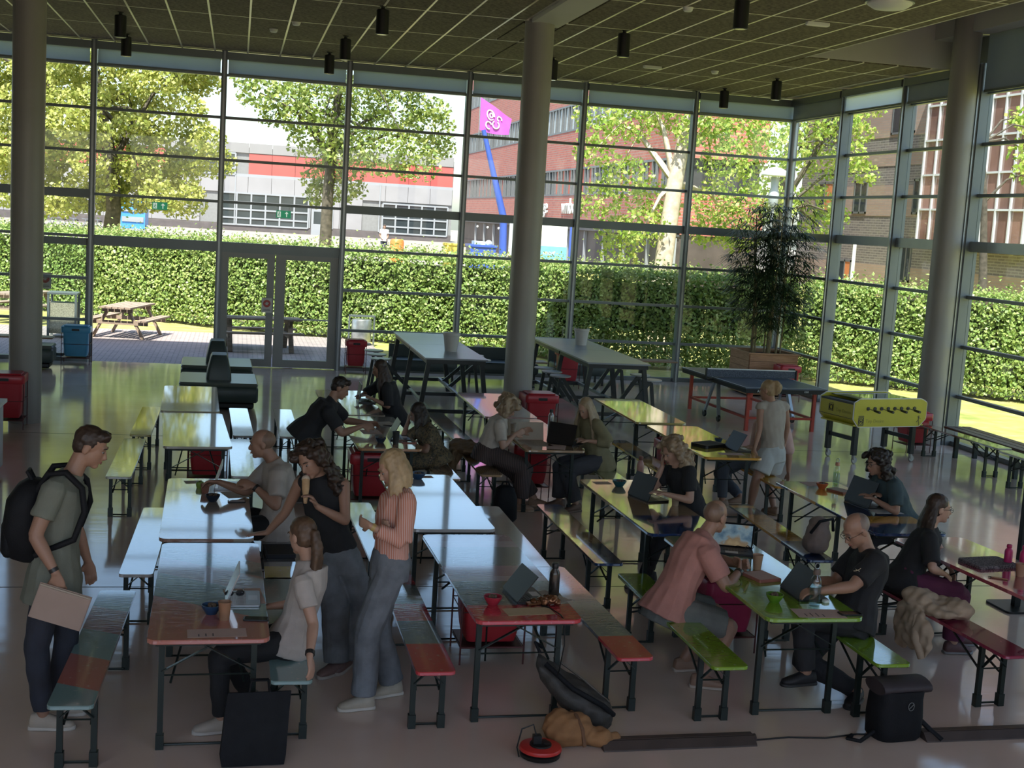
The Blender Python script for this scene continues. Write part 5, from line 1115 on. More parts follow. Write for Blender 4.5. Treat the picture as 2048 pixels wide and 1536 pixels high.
def run_jobs():
    bpy.context.view_layer.update()
    dg = bpy.context.evaluated_depsgraph_get()
    for o, obj, m, amp, freq in JOBS:
        me = bpy.data.meshes.new_from_object(o.evaluated_get(dg))
        n = len(me.vertices)
        if amp and n:
            co = np.empty(n*3); me.vertices.foreach_get('co', co); co = co.reshape(-1,3)
            no = np.empty(n*3); me.vertices.foreach_get('normal', no); no = no.reshape(-1,3)
            q = co*freq; w = np.sin(q[:,0]*1.1+1.7*np.sin(q[:,2]*.7)+q[:,1]*.4)+.7*np.sin(q[:,2]*1.6+2*np.sin(q[:,0]*.5+q[:,1]*.9))+.5*np.sin(q[:,1]*2.1-q[:,0]*1.3+q[:,2]*.8)
            co = co+no*(w*amp/1.6)[:,None]; me.vertices.foreach_set('co', co.reshape(-1))
        me.materials.clear(); me.materials.append(m)
        me.polygons.foreach_set('use_smooth', [True]*len(me.polygons)); me.update()
        old = obj.data; obj.data = me
        if old.users == 0: bpy.data.meshes.remove(old)
    for o, *_ in JOBS:
        me = o.data; bpy.data.objects.remove(o); bpy.data.meshes.remove(me)
    JOBS.clear()
def fabric(name, c, var=.1, rough=.85): return mat('fabric_'+name, c, rough, 0, var, 9, .25, 260)
m_skin = mat('skin', (.42,.255,.18), .5, 0, .05, 6); m_skin2 = mat('skin_tan', (.325,.185,.125), .5, 0, .05, 6); m_skin3 = mat('skin_deep', (.22,.125,.085), .5, 0, .05, 6)
m_eyew = mat('eye_white', (.30,.27,.25), .45); m_iris = mat('eye_dark', (.03,.02,.015), .2); m_lip = mat('lips', (.36,.14,.12), .5)
def hairm(name, c1, c2): return MATS.get('hair_'+name) or ramp_noise_mat('hair_'+name, [(0.3, c1), (0.7, c2)], 18, 5, .5, .5, stretch=(1,1,.25))
def person(key, label, fac, look, skin, top, bottom, hair, shoes=((.3,.2,.14),(.5,.5,.48)), male=True, near=False, hands=None, sleeve=.55, toplen=.10, legs='trousers', leg_r=1.0, leg_end=.93, seat=False, toes=None, feet=True, extra=None, neckline=0.0, bulk=1.0):
    J = {k: V3(v) for k, v in POSE[key].items()}
    base = V3((J['pelvis'].x, J['pelvis'].y, 0))
    for q_ in ('anL','anR'):
        if J[q_].z < .22: J[q_].z = .089
    for k in J: J[k] = J[k]-base
    o = bpy.data.objects.new('person', bpy.data.meshes.new('body')); COL.objects.link(o); o.location = base
    tag(o, label, 'person', 'people in the hall')
    F = V3((fac[0], fac[1], 0)).normalized(); LH = V3((-F.y, F.x, 0))
    vox = .0068 if near else .0095
    sw = (.185 if male else .163)*(1.0)
    mid = (J['shL']+J['shR'])/2; sd = (J['shL']-J['shR']).normalized()
    if sd.dot(LH) < 0: sd = -sd
    sd = (sd+LH*.6).normalized()
    shL, shR = mid+sd*sw, mid-sd*sw
    la1, la2 = (.295,.255) if male else (.27,.235)
    elL, wrL = ik(shL, J['wrL'], la1, la2, J['elL'], V3((0,0,-1))-F*.4+LH*.3)
    elR, wrR = ik(shR, J['wrR'], la1, la2, J['elR'], V3((0,0,-1))-F*.4-LH*.3)
    up0 = (J['chest']-J['pelvis']).normalized()
    hw = .092
    hipL, hipR = J['pelvis']+LH*hw, J['pelvis']-LH*hw
    if seat: hipL, hipR = hipL+F*.03, hipR+F*.03
    lt1, lt2 = (.44,.43) if male else (.42,.41)
    if not seat and key != 'lean':
        q_ = max((J['anL']-hipL).length, (J['anR']-hipR).length)/(lt1+lt2)*1.012; lt1, lt2 = lt1*q_, lt2*q_
    knL, anL = ik(hipL, J['anL'], lt1, lt2, J['knL'], F)
    knR, anR = ik(hipR, J['anR'], lt1, lt2, J['knR'], F)
    # ---- body
    b = MB()
    P_, C_, N_ = J['pelvis'], J['chest'], J['neck']
    k = (1.0 if male else .9)*bulk
    def torso(mb, e, lo, hi=True, upto=1.0, kk=k, flare=0.0, eb=None):
        eb = e if eb is None else eb
        up1 = (N_-C_).normalized(); rr = []
        S = [(P_-up0*lo, .160*kk+eb+flare, .128*kk+eb+flare, LH), (P_ if lo > 0 else P_+up0*.05, .168*(kk if male else 1.0)+eb, .125*kk+eb, LH), (P_.lerp(C_,.4), (.148 if male else .128)*kk+e, .108*kk+e, (LH+sd).normalized()), (P_.lerp(C_,.8), .162*kk+e, .118*kk+e, sd),
             (C_.lerp(N_,.35), (.172 if male else .158)*kk+e, .108*kk+e, sd), (mid.lerp(N_,.35)+up1*.005, (.135 if male else .12)+e, .078+e, sd)]
        if hi: S += [(N_.lerp(mid,.15), .07+e*.8, .064+e*.8, sd)]
        for q, (c, rx, ry, s) in enumerate(S):
            d = up0 if q < 2 else (up1 if q > 3 else (up0+up1).normalized())
            s_, f_ = frame(d, s); rr.append(ring(c, s_, f_, rx, ry))
        mb.loft(rr)
    torso(b, -.004, .10)
    Fh = V3(look).normalized(); Uh = V3((0,0,1)); 
    tilt = hands.get('tilt', 0) if hands else 0
    Uh = (Uh+LH*tilt); Uh = (Uh-Fh*Uh.dot(Fh)).normalized(); Lh = Uh.cross(Fh).normalized()
    hs = 1.0 if male else .95
    Hc = J['head']
    Mh = Matrix(((Lh.x*hs,Fh.x*hs,Uh.x*hs,Hc.x),(Lh.y*hs,Fh.y*hs,Uh.y*hs,Hc.y),(Lh.z*hs,Fh.z*hs,Uh.z*hs,Hc.z),(0,0,0,1)))
    limb(b, [N_-(N_-C_).normalized()*.05, Hc-Uh*.055*hs-Fh*.025*hs], [.06*hs,.054*hs])
    ell(b, Mh, (0,-.012,.035), (.076,.097,.088)); ell(b, Mh, (0,.022,-.045), (.060,.070,.075)); ell(b, Mh, (0,.045,-.015), (.058,.05,.055))
    ell(b, Mh, (0,.066,-.098), (.027,.026,.022)); ell(b, Mh, (0,.02,-.075), (.055,.05,.04))
    s = len(b.v); b.tube([(0,.086,.012),(0,.104,-.016),(0,.110,-.032),(0,.098,-.042)], [.009,.011,.0155,.012], 8); b.tube([(-.04,.076,.026),(0,.088,.03),(.04,.076,.026)], [.010,.012,.010], 8); b.tube([(-.022,.082,-.066),(0,.09,-.065),(.022,.082,-.066)], [.008,.011,.008], 8); b.xf(Mh, s)
    for sg in (-1,1): ell(b, Mh, (sg*.077,-.012,-.012), (.011,.024,.033), 10, 8)
    for (a, e_, w_) in ((shL,elL,wrL),(shR,elR,wrR)):
        ra = (.052 if male else .041)*bulk; rf = (.043 if male else .035)
        limb(b, [a, a.lerp(e_,.5), e_], [ra*1.12, ra, rf]); limb(b, [e_, e_.lerp(w_,.3), w_], [rf, rf*1.02, .026 if male else .022])
        limb(b, [a, N_.lerp(mid,.5)], [ra*1.0, .05])
    for (h, kn, an) in ((hipL,knL,anL),(hipR,knR,anR)):
        limb(b, [h, h.lerp(kn,.5), kn], [.092*k, .078*k, .058*k]); limb(b, [kn, kn.lerp(an,.3), kn.lerp(an,.7), an], [.056*k, .060*k, .044*k, .037*k])
    fdirs = []
    for i, (kn, an) in enumerate(((knL,anL),(knR,anR))):
        fd = V3((*(toes[i] if toes else fac), 0)).normalized(); fdirs.append(fd)
        limb(b, [an-V3((0,0,.045)), an+fd*.13-V3((0,0,.062))], [.034,.024])
    # hands
    fr_ = .0095 if near else .0115
    for i, (e_, w_, sgn) in enumerate(((elL,wrL,1),(elR,wrR,-1))):
        hd = (hands or {}).get('L' if sgn > 0 else 'R', {})
        d = V3(hd['dir']).normalized() if 'dir' in hd else (w_-e_).normalized()
        n = V3(hd['palm']) if 'palm' in hd else -LH*sgn
        n = (n-d*n.dot(d)); n = n.normalized() if n.length > .05 else d.orthogonal().normalized()
        sdv = d.cross(n)*sgn                      # towards the thumb
        curl = hd.get('curl', .35); sc = 1.0 if male else .92
        b.loft([ring(w_+d*t*sc, sdv, n, rx*sc, ry*sc, 10) for t, rx, ry in ((-.01,.026,.021),(.02,.034,.019),(.055,.042,.017),(.09,.041,.014))])
        for q in range(4):
            off = (1.5-q)*.0205*sc; L_ = (.072,.082,.077,.060)[q]*sc
            p0 = w_+d*.085*sc+sdv*off; pts = [p0]; dd = d.copy()
            for sg3 in (.45,.32,.23):
                ang = curl*(1.0 if sg3 > .4 else 1.25); dd = (dd*math.cos(ang)+n*math.sin(ang)).normalized()
                nn = (n-dd*n.dot(dd)); 
                pts.append(pts[-1]+dd*L_*sg3*1.0)
                if nn.length > .1: n_l = nn.normalized()
            limb(b, pts, [fr_, fr_*.98, fr_*.92, fr_*.8], 8)
        t0 = w_+d*.03*sc+sdv*.028*sc; t1 = t0+(d*.6+sdv*.65+n*.25).normalized()*.042*sc; t2 = t1+(d*.9+sdv*.2+n*.5*curl+n*.1).normalized()*.034*sc
        limb(b, [t0,t1,t2], [fr_*1.5, fr_*1.15, fr_*.95], 8)
    job(b, o, skin, vox, 4)
    def part(nm, mb, m, voxel, sm, amp=0.0, fq=30.0):
        c = link(nm, bpy.data.meshes.new(nm), o); job(mb, c, m, voxel, sm, amp, fq); return c
    # ---- clothes
    cv = .009 if near else .012
    if top:
        tb = MB(); torso(tb, .014, toplen, neckline < .5, flare=.012 if toplen > 0 else -.01, eb=.042 if toplen > 0 else .004)
        for (a, e_, w_) in ((shL,elL,wrL),(shR,elR,wrR)):
            if sleeve > 0:
                ra = (.062 if male else .052)*bulk; u = min(sleeve, 1.0); en = a.lerp(e_, u)
                tb.tube([a+(a-e_).normalized()*.05, a, en], [ra*.75, ra*1.2, ra*1.18], 14)
                limb(tb, [a, N_.lerp(mid,.6)], [ra*1.05, .055])
                if sleeve > 1: tb.tube([a.lerp(e_,.9), e_, e_.lerp(w_, sleeve-1)], [ra*1.1, ra*1.08, ra*.85], 14)
            elif sleeve > -.5:
                limb(tb, [a.lerp(mid,.12), N_.lerp(mid,.6)], [.052, .05])
        part('top', tb, top, cv, 3, .0042, 26)
    if bottom:
        pb = MB(); e = .016
        s_, f_ = frame(up0, LH)
        wz = P_+up0*.09
        pb.loft([ring(P_-up0*.11, s_, f_, .16*k+e, .125*k+e), ring(P_, s_, f_, .170*(k if male else 1)+e, .128*k+e), ring(wz, s_, f_, .150*k+e*.7, .112*k+e*.7)])
        for (h, kn, an) in ((hipL,knL,anL),(hipR,knR,anR)):
            if legs == 'shorts':
                en = h.lerp(kn, leg_end); pb.tube([h-(kn-h).normalized()*.03, h.lerp(kn,.3), en], [.10*k, .108*k*leg_r, (.092 if leg_end > .8 else .110)*k*leg_r], 16)
            else:
                en = kn.lerp(an, leg_end)
                limb(pb, [h, h.lerp(kn,.5), kn], [.104*k, .092*k*(1+(leg_r-1)*.5), .076*k*leg_r])
                pb.tube([kn-(an-kn).normalized()*.03, kn, kn.lerp(an,.5), en], [.06*k, .075*k*leg_r, .068*k*leg_r, .060*k*leg_r*(1.0 if leg_r < 1.2 else 1.15)], 16)
        if legs == 'skirt':
            m1, m2 = (knL+knR)/2, (hipL+hipR)/2; dn = V3((0,0,-1))
            s2, f2 = frame(m1-m2, LH)
            rr = [ring(m2, s2, f2, .20, .13), ring(m2.lerp(m1,.5), s2, f2, .20, .12), ring(m1, s2, f2, .19, .10)]
            pb.loft(rr); an_ = (anL+anR)/2; s3, f3 = frame(an_-m1, LH)
            pb.loft([ring(m1-(an_-m1)*.06, s3, f3, .17, .09), ring(m1.lerp(an_,.5), s3, f3, .19, .12), ring(m1.lerp(an_,leg_end), s3, f3, .20, .13)])
        part('bottoms', pb, bottom, cv, 3, .004, 24)
    # ---- shoes
    if feet:
        for an, fd in ((anL,fdirs[0]),(anR,fdirs[1])):
            sd_ = V3((-fd.y, fd.x, 0)); z0 = an.z-.088
            up = MB(); so = MB()
            def sec(t, w, h, zb): 
                c = V3((an.x,an.y,0))+fd*t
                return [c+sd_*x*w+V3((0,0,z0+zb+z*h)) for x, z in ((-.85,0),(-1,.25),(-.92,.65),(-.45,.97),(0,1),(.45,.97),(.92,.65),(1,.25),(.85,0))]
            q = .95 if male else .87
            up.loft([sec(t*q,w,h,.02) for t,w,h in ((-.085,.022,.045),(-.075,.034,.075),(-.03,.040,.088),(.03,.042,.078),(.09,.046,.055),(.14,.046,.042),(.18,.034,.030),(.195,.015,.018))])
            so.loft([sec(t*q,w*1.1,.026,0) for t,w in ((-.092,.024),(-.08,.036),(-.03,.040),(.03,.040),(.09,.047),(.145,.047),(.188,.034),(.203,.016))])
            sh = up.build('shoe', mat('shoe_%s' % key, shoes[0], .6, 0, .1, 12), o, 50); so.build('sole', mat('sole_%s' % key, shoes[1], .6), sh, 50)
    # ---- face
    for sg in (-1,1):
        e1 = MB(); e1.sphere((sg*.031,.083,.004), (.0115,.0075,.0062), 10, 8); e1.sphere((sg*.031,.0905,.003), (.0062,.0032,.0058), 8, 6, mi=1); e1.xf(Mh); e1.build('eye', [m_eyew, m_iris], o, 60)
        br = MB(); br.tube([(sg*.014,.098,.027),(sg*.033,.094,.032),(sg*.05,.082,.026)], [.003,.004,.0025], 6); br.xf(Mh); br.build('eyebrow', hair[1] if hair[1] else m_iris, o, 60)
    lp = MB(); lp.tube([(-.021,.0915,-.067),(-.008,.099,-.064),(0,.0995,-.0655),(.008,.099,-.064),(.021,.0915,-.067)], [.002,.0045,.0042,.0045,.002], 6); lp.tube([(-.02,.0915,-.069),(0,.0985,-.0735),(.02,.0915,-.069)], [.002,.005,.002], 6); lp.xf(Mh); lp.build('lips', m_lip, o, 60)
    # ---- hair
    kind, hm = hair[0], hair[1]
    rnd = random.Random(hash(key) % 1000 if False else sum(map(ord,key)))
    if kind != 'bald' and kind:
        hb = MB(); cap = (0,-.022,.047)
        if kind == 'short':
            ell(hb, Mh, (0,-.022,.045), (.083,.098,.086)); ell(hb, Mh, (0,.035,.088), (.062,.06,.038)); ell(hb, Mh, (0,-.05,0), (.072,.06,.075))
            for q in range(14): a = rnd.uniform(-1.2,1.2); ell(hb, Mh, (.055*math.sin(a),.045+.03*rnd.random(),.095+.02*rnd.random()), (.016,.02,.014), 8, 6)
            vx, am, fq = .007, .002, 120
        elif kind == 'stubble':
            ell(hb, Mh, (0,-.028,.03), (.079,.094,.085)); vx, am, fq = .008, 0, 1
        elif kind == 'curly':
            ln, rad_, n = hair[2], hair[3], hair[4]
            ell(hb, Mh, (0,-.025,.05), (.083,.098,.085))
            for q in range(n):
                a = rnd.uniform(-2.45,2.45); u = rnd.random(); z = .11-u*(ln+.11)
                R_ = .088+(.03+hair[3]*.55)*rnd.random()+(.022 if u > .4 else 0)
                if abs(a) < .75 and z < .075: continue
                x_, y_ = R_*math.sin(a+PI)*-1, -R_*math.cos(a+PI)*-1
                x_, y_ = R_*math.sin(a), -R_*math.cos(a)*1.05-.012
                if y_ > .035 and z < .06: continue
                ell(hb, Mh, (x_*(1 if z < .09 else .7), y_*(1 if z < .09 else .7), z), (rad_*rnd.uniform(.7,1.3),)*3, 7, 5)
            for q in range(int(n*.25)):
                a = rnd.uniform(0,2*PI); ell(hb, Mh, (.06*math.cos(a),.06*math.sin(a)-.01,.105+.02*rnd.random()), (rad_,)*3, 7, 5)
            vx, am, fq = .0085, .004, 95
        else:                                  # straight hair that hangs: long, bob, ponytail
            ln = hair[2]
            ell(hb, Mh, (0,-.022,.046), (.084,.099,.087)); ell(hb, Mh, (0,-.04,.0), (.078,.072,.09))
            if kind in ('long','bob'):
                for q in range(46):
                    am_ = hair[3] if len(hair) > 3 else 2.05; a = rnd.uniform(-am_,am_); x0, y0 = .072*math.sin(a), -.085*math.cos(a)-.005
                    if y0 > .03: y0 = .03
                    L_ = ln*rnd.uniform(.8,1.05); r_ = rnd.uniform(.013,.02); sp_ = 1.12+.3*min(1,L_/.4)
                    top_ = Mh @ Vector((x0*.75,y0*.75,.10)); m1 = Mh @ Vector((x0*1.12,y0*1.1,.0)); od = (Lh*x0+Fh*y0).normalized()*min(.085, L_*.26); m2 = m1+(V3((0,0,-1))*.75-Uh*.25)*L_*.5+od*.7; m3 = m1+(V3((0,0,-1))*.85-Uh*.15)*L_+od
                    hb.tube([top_, m1, m2, m3], [r_*.8, r_*1.1, r_*1.1, r_*.5], 7)
            if kind == 'ponytail':
                t0 = Mh @ Vector((0,-.105,hair[3])); dn = V3((0,0,-1)); bk = -Fh
                hb.tube([Mh @ Vector((0,-.07,hair[3])), t0+bk*.03, t0+bk*.055+dn*ln*.25, t0+bk*.05+dn*ln*.6, t0+bk*.035+dn*ln], [.03,.026,.04,.034,.010], 10)
                for q in range(7):
                    ox = Lh*rnd.uniform(-.025,.025)+Fh*rnd.uniform(-.02,.01); hb.tube([t0+bk*.04, t0+bk*.06+ox+dn*ln*.4, t0+bk*.04+ox*1.5+dn*ln*rnd.uniform(.8,1.0)], [.014,.018,.006], 7)
            vx, am, fq = (.0075 if near else .009), .0018, 110
        part('hair', hb, hm, vx, 2 if kind != 'curly' else 1, am, fq)
    inf = dict(o=o, base=base, Mh=Mh, wrL=wrL, wrR=wrR, elL=elL, elR=elR, shL=shL, shR=shR, J=J, F=F, LH=LH, Fh=Fh, Uh=Uh, Lh=Lh, knL=knL, knR=knR, anL=anL, anR=anR)
    return inf
def glasses(p, col=(.03,.025,.02), r=.021):
    g = MB()
    for sg in (-1,1):
        g.tube([(sg*.034+r*1.15*math.cos(2*PI*j/16), .104+.004*math.cos(2*PI*j/16)*0, .002+r*.9*math.sin(2*PI*j/16)) for j in range(17)], .0018, 5)
        g.tube([(sg*.056,.104,.008),(sg*.078,.06,.010),(sg*.082,-.02,.004)], .0018, 5)
    g.tube([(-.012,.106,.004),(0,.112,.008),(.012,.106,.004)], .0018, 5); g.xf(p['Mh']); g.build('glasses', mat('spectacles', col, .3), p['o'])
def wrist_band(p, side, col=(.02,.02,.02), name='watch', r=.030):
    w, e = (p['wrL'],p['elL']) if side == 'L' else (p['wrR'],p['elR']); d = (w-e).normalized(); c = w-d*.025; x, y = d.orthogonal().normalized(), None; y = d.cross(x)
    MB().loft([[c+d*t+(x*math.cos(2*PI*k/16)+y*math.sin(2*PI*k/16))*r for k in range(16)] for t in (-.012,.012)]).build(name, mat('band_%d' % len(MATS), col, .4), p['o'], 50)
DOWN = (0,0,-1)
jeans = fabric('denim_grey', (.15,.17,.19), .25); jeansb = fabric('denim_dark', (.028,.034,.05), .2); blk = fabric('black_cotton', (.014,.015,.017), .15); blk2 = fabric('black_soft', (.018,.019,.022), .15)
h_dark = hairm('dark', (.012,.009,.008), (.03,.022,.016)); h_brown = hairm('brown', (.05,.03,.018), (.12,.07,.04)); h_blond = hairm('blond', (.22,.15,.075), (.46,.34,.19)); h_dkb = hairm('dark_brown', (.018,.011,.008), (.05,.03,.02)); h_ash = hairm('ash_curls', (.16,.11,.065), (.36,.27,.17)); h_stub = hairm('stubble', (.16,.10,.07), (.24,.16,.11)); h_lblond = hairm('long_blond', (.20,.14,.08), (.40,.31,.19))

# -- man with backpack, standing at the left bench
pm1 = person('man_backpack', 'man in grey-green t-shirt with black backpack looking down beside a bench', (1,-.05), (1,-.05,-.42), m_skin2, fabric('sage', (.165,.18,.145)), jeansb, ('short', h_dkb), ((.42,.37,.30),(.55,.52,.46)), near=True, hands=dict(R=dict(dir=(.25,0,-1), palm=(0,1,0), curl=.75), L=dict(dir=(.2,.1,-1), palm=(0,-1,0), curl=.45)), sleeve=.62, toplen=.16)
wrist_band(pm1, 'R')
# -- woman with ponytail, seated
pw2 = person('ponytail', 'woman in white t-shirt with long brown ponytail seated at diagonal-painted table', (-1,.05), (-.62,.78,-.22), m_skin, fabric('white_tee', (.43,.395,.36)), blk, ('ponytail', h_brown, .40, .02), ((.40,.36,.30),(.5,.48,.44)), male=False, near=True, seat=True, hands=dict(L=dict(dir=(.15,-.45,-.8), palm=(-.2,-.3,-1), curl=.35), R=dict(dir=(-1,.05,-.05), palm=(0,0,-1), curl=.15)), sleeve=.6, toplen=.08, toes=((-1,-.1),(-1,.1)))
wrist_band(pw2, 'L')
# -- woman in black sleeveless top, ice cream at her mouth
pw3 = person('tank', 'woman in black sleeveless top leaning on the table with a cone at her mouth', (-.75,-.66), (-.6,-.68,-.42), m_skin2, blk, jeans, ('curly', h_dkb, .30, .026, 330), ((.16,.10,.09),(.4,.36,.32)), male=False, near=True, hands=dict(R=dict(dir=(-1,.1,-.12), palm=(0,0,-1), curl=.08), L=dict(dir=(-.5,-.02,.85), palm=(-.75,-.1,-.4), curl=.7), tilt=-.25), sleeve=0, toplen=-.02, leg_r=1.5, leg_end=1.0, toes=((-.5,-.85),(-.7,-.6)))
# -- woman in striped shirt, arms folded
m_stripe = ramp_noise_mat('orange_stripe_shirt', [(0.35, (.52,.20,.13)), (0.6, (.60,.40,.34))], 22, 1.2, .85, .1, 'wave', (1,.3,.35))
pw4 = person('stripe', 'blonde woman in orange striped shirt and grey jeans standing with folded arms', (-1,-.1), (-.9,-.12,-.52), m_skin, m_stripe, jeans, ('bob', h_blond, .17), ((.42,.38,.30),(.58,.55,.48)), male=False, near=True, hands=dict(L=dict(dir=(-.6,.7,.1), palm=(.3,.6,.1), curl=.5), R=dict(dir=(-.2,-.9,.1), palm=(1,0,0), curl=.5)), sleeve=1.75, toplen=-.02, leg_r=1.35, leg_end=.97, toes=((-1,-.15),(-.9,-.3)), bulk=1.04)
wrist_band(pw4, 'L', (.45,.32,.12), 'bracelet', .026)
# -- bald man in white
pm5 = person('bald_white', 'bald man in white t-shirt reaching over the pale table', (-1,0), (-1,.05,-.12), m_skin2, fabric('offwhite', (.41,.375,.335)), blk, ('stubble', h_stub), ((.05,.05,.05),(.3,.3,.3)), seat=True, hands=dict(R=dict(dir=(-1,0,.0), palm=(0,-.4,-1), curl=.5), L=dict(dir=(-.9,.1,.3), palm=(0,.6,-.6), curl=.5)), sleeve=.75, bulk=1.1)
wrist_band(pm5, 'L', (.02,.02,.02), 'watch', .034)
# -- man in black polo leaning on the table
pm6 = person('lean', 'dark-haired man in black polo shirt leaning on the table with his elbows', (1,.05), (.92,-.1,-.42), m_skin2, blk2, blk, ('short', h_dark), ((.05,.05,.05),(.3,.3,.3)), hands=dict(R=dict(dir=(1,.1,.0), palm=(0,.8,-.5), curl=.5), L=dict(dir=(1,-.2,.0), palm=(0,-.8,-.5), curl=.5)), sleeve=.75, legs='shorts', leg_end=.85, bulk=1.1, toplen=.12)
# -- long dark hair, black dress
pw7 = person('dress_long', 'long-haired woman in loose black dress typing near the stool table', (-1,.05), (-.95,.1,-.35), m_skin2, blk2, blk2, ('long', h_dkb, .40, 1.75), ((.05,.05,.05),(.2,.2,.2)), male=False, seat=True, hands=dict(L=dict(palm=DOWN), R=dict(palm=DOWN)), sleeve=1.0, legs='skirt', leg_end=.8, toplen=.12, bulk=1.2)
# -- dark bob, patterned dress
m_flor = ramp_noise_mat('floral_dress', [(0.32, (.02,.022,.02)), (0.45, (.16,.12,.06)), (0.6, (.03,.035,.03)), (0.72, (.26,.18,.10))], 24, 3, .85)
pw8 = person('bob', 'woman with dark bob in patterned dress resting her head on her hand', (-1,0), (-.85,.15,-.55), m_skin3, m_flor, m_flor, ('bob', h_dark, .17), ((.1,.06,.04),(.2,.15,.1)), male=False, seat=True, hands=dict(L=dict(palm=DOWN), R=dict(dir=(.1,0,1), palm=(.9,0,.1), curl=.3)), sleeve=.75, legs='skirt', leg_end=.75, bulk=1.12)
# -- curly hair, white tee, reading
m_trs = ramp_noise_mat('dark_striped_trousers', [(0.4, (.035,.028,.028)), (0.62, (.10,.07,.065))], 16, .6, .85, 0, 'wave', (1,1,.15))
pw9 = person('curly_white', 'curly-haired woman in white t-shirt reading papers at the tan table', (1,.1), (.75,-.05,-.65), m_skin, fabric('cream_tee', (.48,.44,.38)), m_trs, ('curly', h_ash, .10, .033, 330), ((.34,.22,.15),(.4,.3,.22)), male=False, seat=True, hands=dict(R=dict(dir=(.9,.1,.4), palm=(0,.9,-.2), curl=.45), L=dict(dir=(.9,0,.35), palm=(0,-.9,-.2), curl=.45)), sleeve=.75, leg_r=1.45, leg_end=.85, bulk=1.1, toplen=-.02, toes=((1,-.1),(1,-.2)))
# -- blonde, olive sweater
pw10 = person('olive', 'long blonde-haired woman in olive sweater typing on a dark laptop', (-1,-.15), (-.72,-.5,-.5), m_skin, fabric('olive', (.21,.19,.105)), fabric('slate', (.05,.052,.06)), ('long', h_lblond, .36), ((.16,.10,.07),(.2,.14,.1)), male=False, seat=True, hands=dict(L=dict(palm=DOWN), R=dict(palm=DOWN)), sleeve=1.6, leg_r=1.2, toplen=.12, bulk=1.18, toes=((-.8,-.4),(-1,-.1)))
# -- curly blonde in black
pw11 = person('curly_black', 'curly blonde woman in black top resting her cheek on her hand at a laptop', (-1,-.05), (-.85,-.25,-.5), m_skin, blk, blk2, ('curly', h_ash, .20, .027, 400), ((.05,.05,.05),(.2,.2,.2)), male=False, seat=True, hands=dict(L=dict(palm=DOWN, curl=.25), R=dict(dir=(-.1,.1,1), palm=(.7,-.3,0), curl=.5)), sleeve=.7, bulk=1.08)
# -- standing blonde in jumpsuit seen from behind
m_jump = fabric('stone_blue', (.36,.36,.33), .06)
pw12 = person('jumpsuit', 'blonde woman with high ponytail in pale playsuit standing with her back turned', (-.45,.9), (-.65,.72,-.2), m_skin2, fabric('stone', (.36,.33,.28), .06), fabric('pale_denim', (.40,.43,.42), .06), ('ponytail', h_blond, .15, .085), ((.3,.2,.14),(.4,.3,.2)), male=False, hands=dict(L=dict(dir=(-.2,.1,-1), palm=(.6,.5,0), curl=.5), R=dict(palm=(-.6,.5,0), curl=.5)), sleeve=.12, legs='shorts', leg_end=.7, leg_r=1.2, toplen=-.02, bulk=1.08)
# -- man hidden behind her
pm13 = person('hidden_pink', 'man in pale pink shirt and jeans seated behind the standing blonde woman', (-1,-.1), (-1,-.1,-.1), m_skin2, fabric('pale_pink', (.50,.34,.30)), fabric('denim_mid', (.07,.085,.11)), ('short', h_brown), ((.28,.18,.12),(.4,.3,.2)), seat=True, hands=dict(L=dict(dir=(0,-.2,-1), palm=(-1,0,0), curl=.3), R=dict(palm=DOWN)), sleeve=1.1, toes=((-1,-.1),(-1,0)))
# -- man in pink t-shirt
pm14 = person('pink_tee', 'balding man in salmon pink t-shirt and grey shorts with clasped hands', (1,.12), (.85,.5,-.18), m_skin2, fabric('salmon', (.42,.20,.165)), fabric('grey_shorts', (.13,.14,.13), .15), ('stubble', h_stub), ((.26,.16,.11),(.45,.38,.32)), near=True, seat=True, hands=dict(R=dict(dir=(.35,.75,.45), palm=(-.7,.5,0), curl=.65), L=dict(dir=(.4,-.8,.35), palm=(-.6,-.5,0), curl=.65)), sleeve=.72, legs='shorts', leg_end=.86, leg_r=1.12, bulk=1.15, toplen=.05, toes=((.9,.1),(.95,-.25)))
wrist_band(pm14, 'R', (.03,.025,.02), 'bracelet', .034)
# -- bald man in black with glasses
pm15 = person('black_tee', 'bald man in black t-shirt and glasses typing at the green table', (-1,0), (-.85,-.15,-.55), m_skin2, blk, blk2, ('stubble', hairm('grey_stubble', (.14,.10,.08), (.24,.19,.16))), ((.012,.012,.014),(.02,.02,.02)), near=True, seat=True, hands=dict(L=dict(dir=(-1,.1,-.05), palm=(0,.3,-1), curl=.5), R=dict(dir=(-1,-.15,.0), palm=(0,.2,-1), curl=.55)), sleeve=.78, bulk=1.12, toplen=.06, toes=((-1,-.1),(-.6,-.6)))
glasses(pm15)
# -- curly dark hair in teal
pm16 = person('teal', 'person with dark shoulder-length curls in dark teal t-shirt behind a black laptop', (-1,0), (-.95,-.1,-.2), m_skin2, fabric('teal_tee', (.045,.075,.085)), blk2, ('curly', h_dark, .17, .024, 330), ((.05,.05,.05),(.2,.2,.2)), male=False, seat=True, hands=dict(L=dict(palm=DOWN), R=dict(palm=DOWN)), sleeve=.8, bulk=1.15)
glasses(pm16)
# -- woman in purple trousers
pw17 = person('purple', 'woman in black t-shirt, purple trousers and glasses turned towards the crimson table', (1,-.05), (.98,-.12,-.08), m_skin, blk, fabric('purple', (.10,.018,.055), .15), ('long', h_dkb, .24, 1.05), ((.1,.05,.05),(.2,.2,.2)), male=False, seat=True, hands=dict(R=dict(palm=(0,.5,-.8), curl=.4), L=dict(palm=(0,-.5,-.8), curl=.4)), sleeve=.85, leg_r=1.25, bulk=1.15, toplen=.14)
glasses(pw17, (.5,.38,.28))

